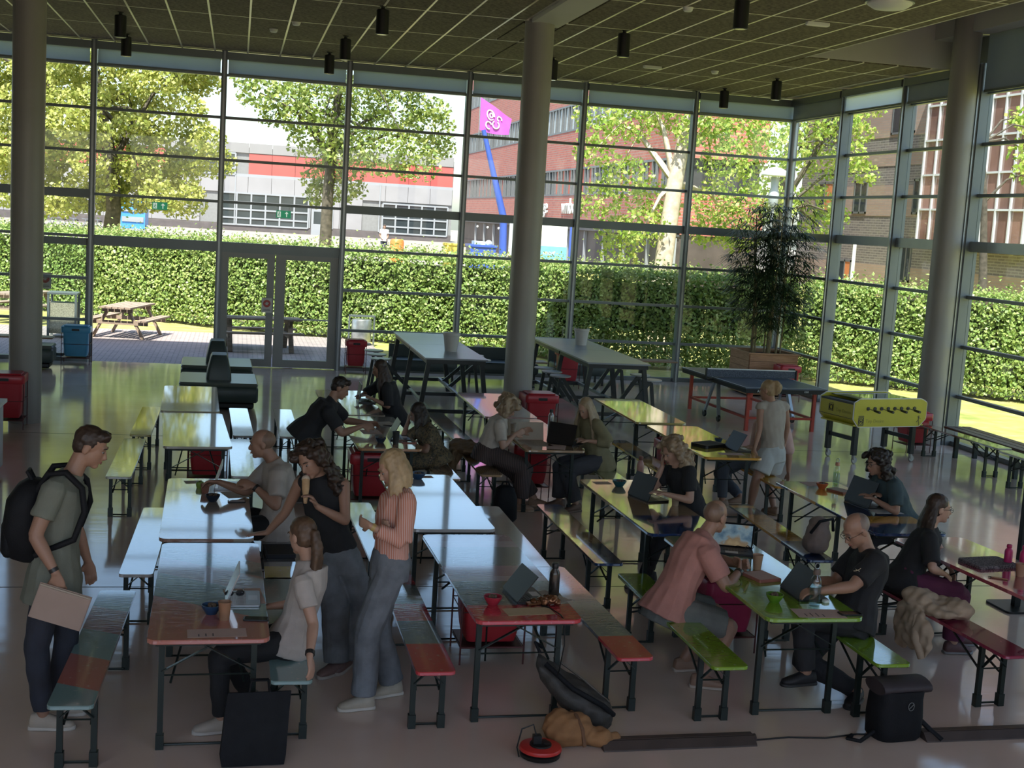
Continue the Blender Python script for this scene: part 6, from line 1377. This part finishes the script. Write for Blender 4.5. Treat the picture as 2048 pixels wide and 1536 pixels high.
# -- figure in white out in the yard
def at_(o, d): return {k: tuple(V3(v)+V3(d)) for k, v in o.items()}
POSE['yard'] = at_(dict(head=(0,0,1.58),neck=(0,0,1.44),chest=(0,0,1.25),pelvis=(0,0,.9),shR=(-.16,0,1.38),elR=(-.2,0,1.1),wrR=(-.15,-.15,.95),shL=(.16,0,1.38),elL=(.2,0,1.1),wrL=(.15,-.15,.95),knR=(-.1,0,.5),anR=(-.1,0,.089),knL=(.1,0,.5),anL=(.1,0,.089)), (7.8,70,0))
py = person('yard', 'tiny figure in white standing in the yard beyond the hedge', (0,-1), (0,-1,-.1), m_skin2, fabric('bright_white', (.6,.6,.58)), jeansb, ('short', h_dkb), feet=True)
py['o'].location.z = ZF
# sunglasses pushed up into the hair
g = MB()
for sg in (-1,1):
    g.tube([(sg*.034+.026*math.cos(2*PI*j/14), .068+.012*math.sin(2*PI*j/14), .118+.010*math.sin(2*PI*j/14)) for j in range(15)], .003, 5); g.tube([(sg*.06,.066,.117),(sg*.088,.02,.07)], .0025, 5)
g.xf(pw3['Mh']); g.build('sunglasses', m_black, pw3['o'])
run_jobs()
# pale emblem printed on the black shirt
from mathutils.bvhtree import BVHTree
_top = [c for c in pm15['o'].children if c.name.startswith('top')][0].data
_bv = BVHTree.FromPolygons([v.co for v in _top.vertices], [tuple(q.vertices) for q in _top.polygons])
_d = Vector((0.4604,0.8540,-0.2421)).normalized(); _o = Vector((0,0,CAM_H))-pm15['base']
_h = _bv.ray_cast(_o, _d)
if _h[0] is not None:
    c0, n0 = _h[0], _h[1]; ux = n0.cross(Vector((0,0,1))).normalized(); uy = ux.cross(n0)
    q = MB()
    for pl_ in (((-.012,.022),(-.004,.004),(.012,-.010),(.026,-.016)),((-.004,.004),(-.014,-.012)),((.004,-.002),(.02,.006))): q.tube([c0+n0*.003+ux*a_+uy*b_ for a_,b_ in pl_], .0022, 5)
    q.build('shirt_emblem', mat('emblem_pale', (.6,.5,.34), .6), pm15['o'])

# ================================================================== THINGS ON TABLES, BENCHES AND FLOOR
m_lapb = mat('laptop_black', (.014,.014,.016), .4, .2, .05, 5); m_laps = mat('laptop_silver', (.36,.37,.38), .35, .6, .04, 5); m_key = mat('keys_dark', (.03,.03,.032), .5); m_keyl = mat('keys_light', (.30,.31,.32), .5)
m_scr = mat('screen_glow', (.02,.02,.025), .15, emit=((.55,.62,.72), .22)); m_scrd = mat('screen_dark', (.012,.013,.015), .08)
def laptop(label, x, y, rz, lid=105, w=.34, d=.235, dark=True, lit=False, z=.77, screen=None):
    t = thing('laptop', label, 'laptop', (x,y,z), rz, 'laptops')
    mb_ = m_lapb if dark else m_laps
    MB().prism(rrect(w,d,.015),.0,.016,.003).build('base', mb_, t)
    k = MB(); 
    for r in range(5):
        for c in range(12): k.box(-w*.42+c*w*.071, -w*.42+c*w*.071+w*.058, d*.40-.02*r-.03, d*.40-.02*r-.014, .016, .0185)
    kk = k.build('keyboard', m_key if dark else m_keyl, t); kk['kind'] = 'stuff'
    MB().box(-.05,.05,-d*.42,-d*.16,.016,.0168).build('touchpad', mat('touchpad', (.06,.06,.065) if dark else (.42,.43,.44), .3), t)
    R_ = Matrix.Translation((0,d/2-.004,.016)) @ Matrix.Rotation(math.radians(90-lid),4,'X').inverted()
    l = MB().xf(Matrix.Identity(4)); l.box(-w/2,w/2,-.004,.004,0,d*.97); l.xf(R_); lo = l.build('lid', mb_, t)
    s = MB().box(-w/2+.012,w/2-.012,-.0052,-.0042,.014,d*.97-.012); s.xf(R_); s.build('screen', screen or (m_scr if lit else m_scrd), lo)
    return t
RR, LL = PI/2, -PI/2
laptop('silver laptop with sunglasses on it on the diagonal-painted table', .11, 8.12, RR, 112, .31, .22, False, True)
laptop('pale laptop half hidden beyond the reaching bald man', -.02, 11.52, RR, 108, .32, .22, False, True)
laptop('black tablet laptop with red bowl beside it on the striped table', 1.98, 8.18, RR+.1, 128, .34, .22)
laptop('thin laptop between the leaning man and the woman in patterned dress', 1.86, 14.22, RR, 118, .34, .23, True, True)
laptop('dark laptop of the long-haired woman in black', 1.76, 17.0, RR, 98, .36, .24)
laptop('black laptop with its lid towards the viewer at the olive sweater', 3.78, 14.14, 2.35, 105, .36, .24)
laptop('black laptop of the curly blonde woman on the tan table', 3.86, 11.28, RR+.25, 112, .36, .24)
laptop('dark grey laptop beside the black folder on the yellow table', 5.86, 13.98, RR+.1, 120, .34, .23)
laptop('black laptop of the bald man with glasses on the green table', 4.02, 8.2, RR, 125, .33, .23)
laptop('large black laptop on the blue and orange table', 6.04, 11.15, RR+.15, 112, .40, .26)
m_pic = ramp_noise_mat('beach_wallpaper', [(0.25,(.05,.12,.2)),(0.45,(.25,.35,.4)),(0.55,(.3,.22,.13)),(0.8,(.5,.38,.22))], 9, 4, .3)
_b = m_pic.node_tree.nodes['Principled BSDF']; _rp = [n for n in m_pic.node_tree.nodes if n.type == 'VALTORGB'][0]
m_pic.node_tree.links.new(_rp.outputs[0], _b.inputs['Emission Color']); _b.inputs['Emission Strength'].default_value = .12
laptop('laptop showing a beach photograph at the clasped hands', 3.93, 9.36, -.35, 108, .34, .23, True, True, .77, m_pic)
m_skn = mat('paper_pink', (.50,.36,.30), .8, 0, .04, 4); m_pap = mat('paper_cream', (.40,.34,.27), .8, 0, .04, 4); m_prt = mat('print_dark', (.10,.08,.08), .8)
def sheet(label, x, y, rz, w=.21, h=.297, m=None, lines=0, z=.7705, thick=.0012):
    t = thing('paper_sheet', label, 'paper', (x,y,z), rz, 'loose papers')
    MB().box(-w/2,w/2,-h/2,h/2,0,thick).build('sheet', m or m_pap, t)
    for k in range(lines):
        lw = w*random.uniform(.25,.4); MB().box(-w*.38,-w*.38+lw,h*.32-k*h*.12-.008,h*.32-k*h*.12,thick,thick+.0004).build('print_line', m_prt, t)
    return t
sheet('printed sheet at the near edge of the diagonal-painted table', -.04, 7.47, PI/2+.05, .15, .34, m_skn, 3)
sheet('pinkish paper under the silver laptop', .12, 8.2, .1, .24, .34, m_skn)
sheet('small paper left on the pale table', -.31, 11.69, .2, .16, .12)
sheet('paper beside the pen-holding hand of the bald man in white', .06, 11.2, .3, .2, .26)
sheet('yellowish sheet before the snack bag on the red table end', 1.93, 7.85, PI/2+.1, .15, .32, mat('paper_yellow', (.50,.38,.22), .8))
sheet('white sheet overhanging the striped table edge', 2.13, 8.15, .5, .2, .28, m_pap)
sheet('small tan paper on the bare whitish table', 1.87, 12.1, .1, .12, .10, m_skn)
sheet('open page near the leaning man\'s hands', 1.58, 14.6, .1, .22, .3, m_skn); sheet('white page behind the thin laptop', 1.82, 15.2, .3, .22, .3)
sheet('large printed sheet held by the curly-haired reader', 3.42, 14.12, .15, .30, .42, m_pap, 5); sheet('second page by the dark laptop of the olive sweater', 3.62, 13.9, -.3, .21, .3, m_skn)
sheet('reddish paper at the far end of the tan table', 3.6, 11.95, .1, .17, .12, m_skn); sheet('pink note before the dark grey laptop', 5.65, 13.7, PI/2, .14, .3, m_skn)
sheet('pink printed handout at the near end of the green table', 3.93, 7.77, PI/2-.1, .19, .34, m_skn, 4); sheet('white blank paper before the large black laptop', 6.08, 10.86, PI/2, .2, .28, mat('paper_white', (.62,.60,.55), .75))
sheet('reddish paper at the far end of the blue and orange table', 5.9, 12.08, .1, .2, .2, m_skn)
t = thing('standing_page', 'page held upright by the curly-haired reader', 'paper', (3.42,14.33,.77)); MB().add([(-.15,0,0),(.15,0,0),(.15,.06,.2),(-.15,.06,.2),(-.15,.003,0),(.15,.003,0),(.15,.063,.2),(-.15,.063,.2)],[(0,1,2,3),(7,6,5,4),(0,4,5,1),(1,5,6,2),(2,6,7,3),(3,7,4,0)]).build('page', m_pap, t); MB().bar((-.15,.0,.004),(.15,0,.004),.008,.006).build('fold', m_skn, t)
m_bwl = {k: mat('bowl_'+k, c, .35, 0, .05, 5) for k, c in dict(blue=(.02,.06,.13), red=(.36,.03,.05), green=(.10,.22,.02), orange=(.45,.12,.04), teal=(.02,.10,.12), dark=(.02,.03,.05)).items()}
def bowl(label, x, y, k, r=.062, content=(.12,.08,.05)):
    t = thing('bowl', label, 'bowl', (x,y,.77), 0, 'snack bowls')
    MB().lathe([(r*.5,0),(r*.55,.004),(r*.95,.045),(r,.06),(r*.93,.06),(r*.85,.042)],20).build('dish', m_bwl[k], t, 50)
    q = MB(); rnd = random.Random(int(x*100)); 
    for j in range(9): a = rnd.uniform(0,6.28); q.sphere((r*.5*math.cos(a)*rnd.random(), r*.5*math.sin(a)*rnd.random(), .045+.012*rnd.random()), .014, 7, 5)
    o = q.build('snacks', mat('snack_%d' % len(MATS), content, .7, 0, .3, 20), t, 50); o['kind'] = 'stuff'
bowl('dark blue snack bowl beside the silver laptop', -.08, 7.84, 'blue'); bowl('dark bowl on the pale table of the bald man in white', -.13, 10.92, 'dark'); bowl('red bowl on the red and grey striped table', 1.72, 8.0, 'red'); bowl('deep blue bowl on the bare whitish table', 1.77, 12.0, 'blue', .075)
bowl('grey-blue bowl on the orange-ended table', 1.62, 13.92, 'dark'); bowl('teal bowl beside the curly blonde woman\'s laptop', 3.73, 11.8, 'teal', .07); bowl('green bowl of nuts on the green table', 3.72, 8.03, 'green'); bowl('orange bowl on the blue and orange table', 5.9, 11.85, 'orange'); bowl('purple-blue bowl by the dark grey laptop', 5.77, 14.42, 'blue', .05)
def cup(label, x, y, c, h=.11, r=.04, z=.77):
    t = thing('cup', label, 'cup', (x,y,z), 0, 'cups'); m = mat('cup_%d' % len(MATS), c, .6, 0, .06, 8)
    MB().lathe([(r*.72,0),(r*.74,.003),(r*.97,h-.008),(r*1.03,h-.004),(r*1.03,h),(r*.94,h),(r*.7,.01)],20).build('wall', m, t, 50); MB().lathe([(r*.9,h-.022),(.004,h-.022)],18).build('drink', mat('coffee', (.05,.03,.02), .2), t)
cup('brown paper cup beside the silver laptop', .0, 7.72, (.34,.19,.11), .115); cup('terracotta cup on the pale table of the bald man in white', -.2, 11.25, (.30,.13,.09), .08); cup('dark tumbler with tan lid on the orange-ended table', 1.78, 13.86, (.03,.035,.035), .14, .042); cup('beige cup behind the clasped hands', 3.94, 8.86, (.40,.24,.15), .115)
cup('orange cup on the yellow table', 5.95, 14.45, (.45,.22,.10), .1); cup('faint glass cup at the curly blonde woman\'s elbow', 4.03, 11.0, (.35,.26,.17), .1); cup('tan cup beside the pink bottles', 6.06, 8.68, (.42,.24,.15), .1); cup('white cup by the curly-haired reader', 3.34, 14.95, (.5,.46,.4), .09)
m_clear = glass_mat('bottle_glass', (.86,.90,.88), .25)
def bottle(label, x, y, h, r, m, capc, loop=False, water=False, z=.77):
    t = thing('bottle', label, 'bottle', (x,y,z), 0, 'drinking bottles')
    MB().lathe([(r*.9,0),(r,.01),(r,h*.66),(r*.9,h*.74),(r*.55,h*.82),(r*.5,h*.86)],20).build('body', m, t, 50)
    MB().lathe([(r*.62,h*.85),(r*.64,h*.86),(r*.64,h*.97),(r*.5,h)],18).build('cap', mat('cap_%d' % len(MATS), capc, .5), t, 50)
    if water: MB().lathe([(r*.86,.012),(r*.9,.03),(r*.9,h*.56)],20).build('water', glass_mat('water_%d' % len(MATS), (.72,.80,.80), .15), t, 50)
    if loop: MB().tube([(.018*math.cos(2*PI*j/12),0,h+.02+.02*math.sin(2*PI*j/12)) for j in range(13)], .004, 5).build('loop', m_frame2, t, 50)
bottle('dark steel bottle standing on the striped table', 2.18, 8.19, .23, .036, mat('steel_dark', (.08,.07,.06), .25, .7), (.01,.01,.01)); bottle('clear water bottle with loop cap on the green table', 3.98, 7.95, .26, .04, m_clear, (.14,.10,.08), True, True)
bottle('black-topped steel bottle behind the dark laptop', 3.84, 15.1, .25, .036, mat('steel_pale', (.30,.30,.30), .3, .7), (.01,.01,.01)); bottle('clear bottle with peach cap behind the large black laptop', 6.15, 12.05, .24, .036, m_clear, (.55,.26,.16), True, True)
bottle('slim pinkish bottle on the far end of the tan table', 4.0, 12.0, .27, .036, mat('bottle_pink', (.40,.22,.19), .3), (.16,.06,.04)); bottle('pink bottle at the right picture edge', 6.2, 8.85, .2, .035, mat('bottle_magenta', (.50,.03,.14), .35), (.4,.02,.1)); bottle('smaller pink bottle just behind the edge one', 6.16, 9.0, .17, .033, MATS['bottle_magenta'], (.4,.02,.1))
def slab(name, label, cat, x, y, rz, w, d, h, m, z=.77, r=.012, sub=None):
    t = thing(name, label, cat, (x,y,z), rz); MB().prism(rrect(w,d,r),0,h,min(.003,h/3)).build('body', m, t)
    if sub: MB().prism(rrect(w*.88,d*.88,r*.8),h,h+.0006).build(sub[0], sub[1], t)
    return t
slab('phone', 'dark phone lying before the ponytail woman', 'phone', .19, 7.72, PI/2-.1, .075, .155, .009, m_lapb, sub=('screen', m_scrd)); slab('phone', 'black phone on the green table corner', 'phone', 4.15, 7.75, PI/2, .078, .16, .01, m_lapb, sub=('screen', m_scrd)); slab('phone', 'phone with white reflection painted on its screen near the bald man in white', 'phone', .07, 10.92, PI/2, .075, .15, .009, m_lapb, sub=('screen', mat('white_reflection', (.6,.65,.7), .05)))  # last phone: white reflection put into the screen colour
slab('phone', 'black phone on the near end of the blue and orange table', 'phone', 6.12, 10.1, PI/2-.2, .075, .15, .009, m_lapb, sub=('screen', m_scrd)); slab('phone', 'reddish phone case at the patterned dress', 'phone', 1.94, 13.95, PI/2, .08, .16, .011, mat('case_red', (.30,.08,.05), .5), sub=('screen', m_scrd))
slab('folder', 'black zip folder on the yellow table', 'folder', 5.55, 14.18, .5, .36, .26, .04, m_lapb, r=.03, sub=('front_panel', mat('folder_cloth', (.02,.02,.022), .8))); slab('folder', 'dark folder lying on the yellow-ended bench', 'folder', .42, 10.35, .05, .24, .34, .03, mat('folder_navy', (.025,.03,.04), .6), z=.48, sub=('front_panel', MATS['folder_cloth']))
slab('notebook', 'pink notebook stack behind the bald man\'s laptop', 'notebook', 3.87, 8.62, .25, .2, .24, .022, mat('notebook_red', (.34,.12,.09), .7), sub=('cover_sheet', m_skn)); slab('laptop_sleeve', 'dark quilted laptop sleeve on the crimson table', 'sleeve', 6.0, 9.02, PI/2+.15, .28, .40, .025, ramp_noise_mat('quilt', [(0.4,(.05,.04,.045)),(0.6,(.20,.17,.17))], 90, 1, .8, .3), r=.03, sub=('top_face', MATS['quilt']))
slab('white_tag', 'tiny white earphone case on the green table', 'case', 4.1, 8.02, .3, .05, .04, .018, m_white, r=.012, sub=('lid', m_white)); slab('book', 'open book leaning near the orange bowl', 'book', 6.03, 11.72, .4, .16, .22, .02, mat('book_cover', (.30,.12,.08), .6), sub=('pages', m_pap))
t = thing('snack_bag', 'crumpled foil snack bag with highlights on the striped table', 'bag', (2.08,7.98,.77), .3)
q = MB(); rnd = random.Random(3)
for j in range(14): q.sphere((rnd.uniform(-.09,.09),rnd.uniform(-.03,.03),rnd.uniform(.02,.045)),(rnd.uniform(.02,.04),rnd.uniform(.02,.035),rnd.uniform(.018,.03)),8,6)
c = link('foil', bpy.data.meshes.new('foil'), t); job(q, c, mat('foil_brown', (.22,.10,.05), .22, .6, .5, 40), .006, 1, .004, 110); q2 = MB().prism(rrect(.10,.05,.01),0,.012).xf(Matrix.Translation((-.1,0,.02))); q2.build('torn_flap', MATS['foil_brown'], t)
def spectacles(label, x, y, rz, z=.775, dark=False):
    t = thing('spectacles', label, 'glasses', (x,y,z), rz); g = MB()
    for s in (-1,1):
        MB().tube([(s*.034+.026*math.cos(2*PI*j/14),0,.022+.019*math.sin(2*PI*j/14)) for j in range(15)], .0025, 5).build('rim', m_black, t); MB().tube([(s*.06,0,.03),(s*.062,.07,.03),(s*.06,.12,.012)], .0025, 5).build('temple', m_black, t)
        if dark: MB().sphere((s*.034,0,.022),(.024,.002,.018),10,6).build('lens', m_scrd, t)
    MB().tube([(-.01,0,.026),(.01,0,.026)], .0025, 5).build('bridge', m_black, t)
spectacles('sunglasses resting on the silver laptop', .06, 8.14, .1, .788, True); spectacles('folded reading glasses on the green table\'s far end', 4.1, 9.4, .6)
t = thing('computer_mouse', 'black mouse pouch beside the black tablet laptop', 'mouse', (1.99,8.5,.77), .4); MB().lathe([(.03,0),(.045,.008),(.04,.03),(.02,.04),(.004,.042)],16).xf(Matrix.Diagonal((.8,1.3,1,1))).build('shell', m_lapb, t, 60); MB().lathe([(.006,0),(.006,.012)],10).xf(Matrix.Translation((0,.03,.034))).build('wheel', m_key, t)
for (x,y,rz,l,c) in ((1.84,15.05,1.2,'dark pen by the thin laptop',(.02,.02,.03)),(5.82,8.6,.9,'tan pen on the crimson table',(.35,.18,.10))):
    t = thing('pen', l, 'pen', (x,y,.776), rz); MB().tube([(0,-.07,0),(0,.05,0)],.006,8).build('barrel', mat('pen_%d' % len(MATS), c, .4), t, 50); MB().tube([(0,.05,0),(0,.075,0)],[.006,.002],8).build('tip', m_black, t, 50)
t = thing('green_apple', 'green apple near the bald man\'s reaching hand', 'apple', (-.25,11.45,.77)); MB().lathe([(.01,.004),(.028,.0),(.036,.03),(.032,.055),(.012,.062),(.004,.055)],16).build('fruit', mat('apple', (.22,.36,.06), .35, 0, .15, 12), t, 60); MB().tube([(0,0,.055),(.004,0,.07)],.002,5).build('stalk', m_dwood, t)

# worn and held things ---------------------------------------------------------------
b0 = pm1['base']
t = thing('backpack', 'black backpack on the back of the standing man', 'backpack', (-1.19,8.08,1.05), 0)
m_bp = mat('pack_black', (.008,.009,.011), .7, 0, .2, 12, .2, 200, spec=.25)
q = MB()
rr = []
for z, w, d, ox in ((0,.10,.06,.02),(.03,.15,.10,.0),(.2,.165,.125,-.02),(.38,.16,.11,-.01),(.47,.12,.08,.02),(.50,.06,.04,.03)):
    rr.append([(ox+d*math.copysign(abs(math.cos(2*PI*k/20))**.7, math.cos(2*PI*k/20)), w*math.copysign(abs(math.sin(2*PI*k/20))**.7, math.sin(2*PI*k/20)), z) for k in range(20)])
q.loft(rr); q.build('main_pouch', m_bp, t, 60)
q = MB(); q.loft([[(-.10+d*math.cos(2*PI*k/16), w*math.sin(2*PI*k/16), z) for k in range(16)] for z,w,d in ((.03,.10,.04),(.06,.13,.055),(.22,.125,.05),(.26,.09,.03))]); q.build('front_pocket', m_bp, t, 60)
for s in (-1,1): MB().tube([(.06,s*.10,.44),(.13,s*.12,.555),(.23,s*.12,.565),(.325,s*.125,.47),(.345,s*.15,.33),(.29,s*.195,.17),(.06,s*.15,.06)], .02, 8).build('shoulder_strap', m_bp, t, 60)
MB().tube([(.03,-.04,.49),(.0,-.045,.55),(.0,.045,.55),(.03,.04,.49)], .012, 8).build('grab_handle', m_bp, t, 60)
w_ = pm1['wrR']+b0
t = thing('document_folder', 'beige document folder in the standing man\'s hand', 'folder', (w_.x+.03,w_.y-.03,w_.z-.20)); Rf = Matrix.Rotation(math.radians(18),4,'Y')
MB().box(-.15,.15,-.012,-.008,-.10,.10).xf(Rf).build('front_cover', mat('folder_beige', (.36,.27,.22), .75, 0, .06, 5), t); MB().box(-.15,.15,-.008,.004,-.1,.11).xf(Rf).build('papers', m_pap, t); MB().box(-.155,.155,.004,.008,-.105,.115).xf(Rf).build('back_cover', MATS['folder_beige'], t)
w_ = pw3['wrL']+pw3['base']; mo = pw3['Mh'] @ Vector((0,.125,-.085))+pw3['base']
t = thing('ice_cream_cone', 'beige cone held at the mouth of the woman in black', 'ice cream', tuple(mo)); hc = w_+Vector((-.5,-.02,.85)).normalized()*.09+Vector((-.035,0,-.02)); d = (hc-mo)*1.25; MB().tube([d*0, d*.4, d], [.028,.026,.012], 14).build('cone', mat('wafer', (.52,.34,.18), .7, 0, .1, 30), t, 50); MB().sphere((0,0,0),.03,12,8).build('scoop', mat('vanilla', (.6,.5,.38), .5), t, 60)

# clothes and bags put down ---------------------------------------------------------------
def drape(name, label, cat, loc, blobs, m, amp=.012, fq=26, vox=.012, extra=None):
    t = thing(name, label, cat, loc); q = MB()
    for c, r in blobs: q.sphere(c, r, 12, 8)
    o = link('cloth', bpy.data.meshes.new('cloth'), t); job(q, o, m, vox, 2, amp, fq)
    if extra: extra(t)
    return t
m_jk = fabric('beige_jacket', (.40,.31,.22), .12); m_ct = fabric('brown_coat', (.20,.135,.075), .15)
def jk(t): MB().tube([(-.2,-.05,0),(-.24,-.12,-.15),(-.2,-.15,-.3)], [.05,.045,.03], 10).build('sleeve', m_jk, t, 60)
drape('jacket', 'beige fleece jacket thrown over the crimson bench', 'jacket', (5.36,8.62,.49), [((0,0,.06),(.19,.27,.06)),((-.12,.1,.10),(.12,.18,.07)),((.08,-.12,.08),(.12,.14,.07)),((-.21,-.02,-.10),(.05,.20,.17)),((-.2,.15,-.12),(.045,.13,.2)),((-.19,-.16,-.14),(.04,.08,.16)),((.17,0,.0),(.05,.16,.08))], m_jk, .014, 30, .011, jk)
def ct(t): MB().tube([(-.1,-.1,.0),(-.2,-.2,-.12),(-.18,-.25,-.24)], [.05,.05,.035], 10).build('sleeve', m_ct, t, 60)
drape('coat', 'brown coat slumped on the bench beside the curly-haired reader', 'coat', (2.78,14.95,.49), [((0,0,.06),(.17,.32,.06)),((-.08,.1,.08),(.12,.2,.06)),((-.18,-.1,-.06),(.05,.16,.14)),((-.2,-.22,-.1),(.04,.09,.16)),((.05,.25,.05),(.1,.12,.06))], m_ct, .014, 28, .013, ct)
def strapx(t): 
    MB().tube([(-.1,-.06,.2),(-.05,-.12,.32),(.08,-.1,.34),(.12,-.05,.22)], .014, 8).build('strap', m_bp, t, 60)
drape('rucksack', 'grey-beige rucksack on the blue-ended bench behind the bald man', 'rucksack', (5.19,10.42,.48), [((0,0,.16),(.11,.13,.16)),((-.03,-.02,.1),(.12,.14,.1)),((0,0,.28),(.09,.10,.06))], fabric('taupe_pack', (.22,.17,.145)), .006, 30, .012, strapx)
# black roll-top pack
t = thing('roll_top_bag', 'black roll-top backpack standing by the green bench', 'backpack', (4.42,7.52,0), .1)
MB().loft([[(p_[0]*s+ox,p_[1]*s,z) for p_ in rrect(.36,.26,.09)] for z,s,ox in ((0,.88,0),(.02,.97,0),(.15,1.0,0),(.28,.95,.0),(.34,.93,.01))]).build('body', m_bp, t, 50)
MB().loft([[(x_, y_, z_) for y_, z_ in ((.13*math.cos(2*PI*k/14)*.9,.355+.05*math.sin(2*PI*k/14)) for k in range(14))] for x_ in (-.17,-.16,.19,.20)]).build('rolled_top', mat('pack_flap', (.035,.028,.032), .5, 0, .2, 10), t, 60)
MB().tube([(.03+.022*math.cos(a)*(1 if a > 0 else 1), -.136, .25+.028*math.sin(a)) for a in [j*2*PI/12 for j in range(13)]], .003, 5).tube([(.012,-.137,.235),(.03,-.138,.25),(.048,-.137,.268)], .003, 5).build('emblem', mat('emblem_grey', (.12,.13,.13), .5), t)
MB().tube([(.17,-.05,.12),(.24,-.1,.05),(.28,-.16,.012)], .018, 8).tube([(-.18,-.05,.06),(-.3,-.08,.012),(-.36,-.02,.012),(-.3,.02,.012)], .014, 8).build('strap', m_bp, t, 60)
# tote
t = thing('tote_bag', 'flat black tote bag leaning by the teal-ended bench', 'bag', (.19,7.36,0), .05)
Rt = Matrix.Rotation(math.radians(-14),4,'X'); MB().loft([[(-w/2+sk,-d,z),(w/2+sk,-d,z),(w/2+sk,d,z),(-w/2+sk,d,z)] for z,w,d,sk in ((0,.36,.05,0),(.06,.38,.06,.0),(.3,.375,.04,.02),(.42,.37,.015,.035))]).xf(Rt).build('body', m_bp, t, 40)
for s in (-1,1): MB().tube([(-.06+.035,s*.012,.42),(-.05+.035,s*.03,.49),(.05+.035,s*.03,.49),(.06+.035,s*.012,.42)], .008, 6).xf(Rt).build('handle', m_bp, t, 60)
# bags and reel on the floor
m_gp = mat('pack_olive', (.045,.042,.036), .6, 0, .25, 10, .2, 150); m_cb = fabric('canvas_brown', (.30,.15,.06), .2)
t = thing('grey_backpack', 'dark olive backpack slumped against the brown canvas bag', 'backpack', (2.28,7.82,0), -.45)
q = MB(); q.loft([[(x_, .15*s*math.cos(2*PI*k/16), .02+.13*s+h+.13*s*math.sin(2*PI*k/16)) for k in range(16)] for x_,s,h in ((-.27,.35,.34),(-.24,.6,.26),(-.1,.85,.12),(.08,1.0,.0),(.2,.8,-.02),(.25,.35,.02))]); o = link('body', bpy.data.meshes.new('body'), t); job(q, o, m_gp, .010, 2, .006, 34)
MB().tube([(-.26,0,.46),(-.3,.02,.52),(-.26,.06,.48)], .012, 8).build('grab_handle', m_bp, t, 60); MB().tube([(-.2,-.08,.42),(0,-.14,.30),(.2,-.10,.2),(.26,-.02,.12)], .018, 8).build('strap', m_bp, t, 60); MB().tube([(-.18,.07,.42),(.04,.05,.30),(.22,.03,.18)], .008, 6).build('zip', m_edge, t, 60)
t = thing('canvas_bag', 'slumped brown canvas bag beside the red cable reel', 'bag', (2.2,7.52,0), -.1)
q = MB(); q.sphere((-.04,0,.10),(.17,.12,.11),14,10); q.sphere((-.1,.02,.13),(.10,.1,.09),12,8); q.sphere((.14,-.02,.06),(.12,.08,.06),12,8); q.sphere((.24,0,.05),(.06,.04,.04),10,8); o = link('body', bpy.data.meshes.new('body'), t); job(q, o, m_cb, .010, 2, .009, 40); MB().tube([(.05,-.11,.03),(.03,-.10,.14),(.0,-.02,.2),(-.02,.06,.19)], .012, 6).build('strap', fabric('strap_brown', (.16,.08,.04)), t, 60)
t = thing('cable_reel', 'red and black cable reel with a plug on top', 'cable reel', (1.94,7.36,0))
MB().lathe([(.10,0),(.125,.006),(.13,.03),(.11,.045)],28).build('coil', m_black, t, 50); MB().lathe([(.132,.045),(.135,.052),(.128,.066),(.10,.072)],28).build('red_ring', mat('reel_red', (.55,.035,.03), .35), t, 50); MB().lathe([(.07,.07),(.068,.082),(.05,.086)],24).build('socket_plate', m_black, t, 50); MB().box(-.05,.0,-.02,.025,.084,.135).build('plug', m_black, t); MB().tube([(-.03,0,.13),(-.05,.01,.2),(-.12,.02,.17),(-.15,.0,.06),(-.14,-.03,.01)], .005, 6).build('plug_cord', m_black, t, 60)
for j,(sx,sy) in enumerate(((-.05,.04),(.04,.045),(.05,-.03))): MB().lathe([(.02,.0865),(.02,.0875)],12,(sx*.7,sy*.7,0)).build('socket', m_key, t)
m_ramp = mat('ramp_brown', (.055,.04,.034), .55, 0, .2, 6)
for xa, xb, l in ((2.36,3.40,'short dark cable ramp on the floor beside the slumped bags'),(4.60,7.4,'long dark cable ramp running out of the picture')):
    t = thing('cable_ramp', l, 'cable ramp', (xa,7.47,0), .02)
    MB().loft([[(x_,y_,z_) for y_,z_ in ((-.09,0),(-.085,.008),(-.035,.05),(.035,.05),(.085,.008),(.09,0))] for x_ in (0,xb-xa)]).build('ramp', m_ramp, t); MB().box(.01,xb-xa-.01,-.02,.02,.05,.053).build('channel_lid', mat('ramp_lid', (.08,.055,.045), .5), t)
    MB().tube([(xb-xa,.0,.02),(xb-xa+.02,0,.02)],.03,10).build('end_cap', m_ramp, t)
t = thing('power_cable', 'thin black cable between the two floor ramps', 'cable', (3.42,7.49,.006)); MB().tube([(0,0,0),(.25,.03,0),(.5,.0,0),(.75,.05,0),(.95,.02,0)], .006, 6).build('cord', m_black, t, 60); MB().tube([(.93,.02,0),(.98,.02,0)], .012, 8).build('connector', m_black, t)
t = thing('charger_cable', 'thin black charger cable hanging from the striped table', 'cable', (2.1,7.76,0)); MB().tube([(-.02,.16,.776),(.02,.0,.777),(.03,-.085,.765),(.035,-.09,.6),(.02,-.06,.42),(.02,-.02,.36)], .004, 6).build('cord', m_black, t, 60); MB().tube([(-.06,.2,.776),(-.02,.16,.776)], .007, 6).build('connector', m_black, t)
t = thing('floor_backpack', 'black backpack under the curly-haired reader\'s bench', 'backpack', (2.98,13.55,0)); MB().loft([[(p_[0]*s,p_[1]*s,z) for p_ in rrect(.28,.22,.08)] for z,s in ((0,.85),(.03,1),(.25,.95),(.36,.7),(.39,.4))]).build('body', m_bp, t, 50); MB().tube([(-.05,0,.38),(-.03,0,.43),(.03,0,.43),(.05,0,.38)], .01, 6).build('grab_handle', m_bp, t, 60)
run_jobs()
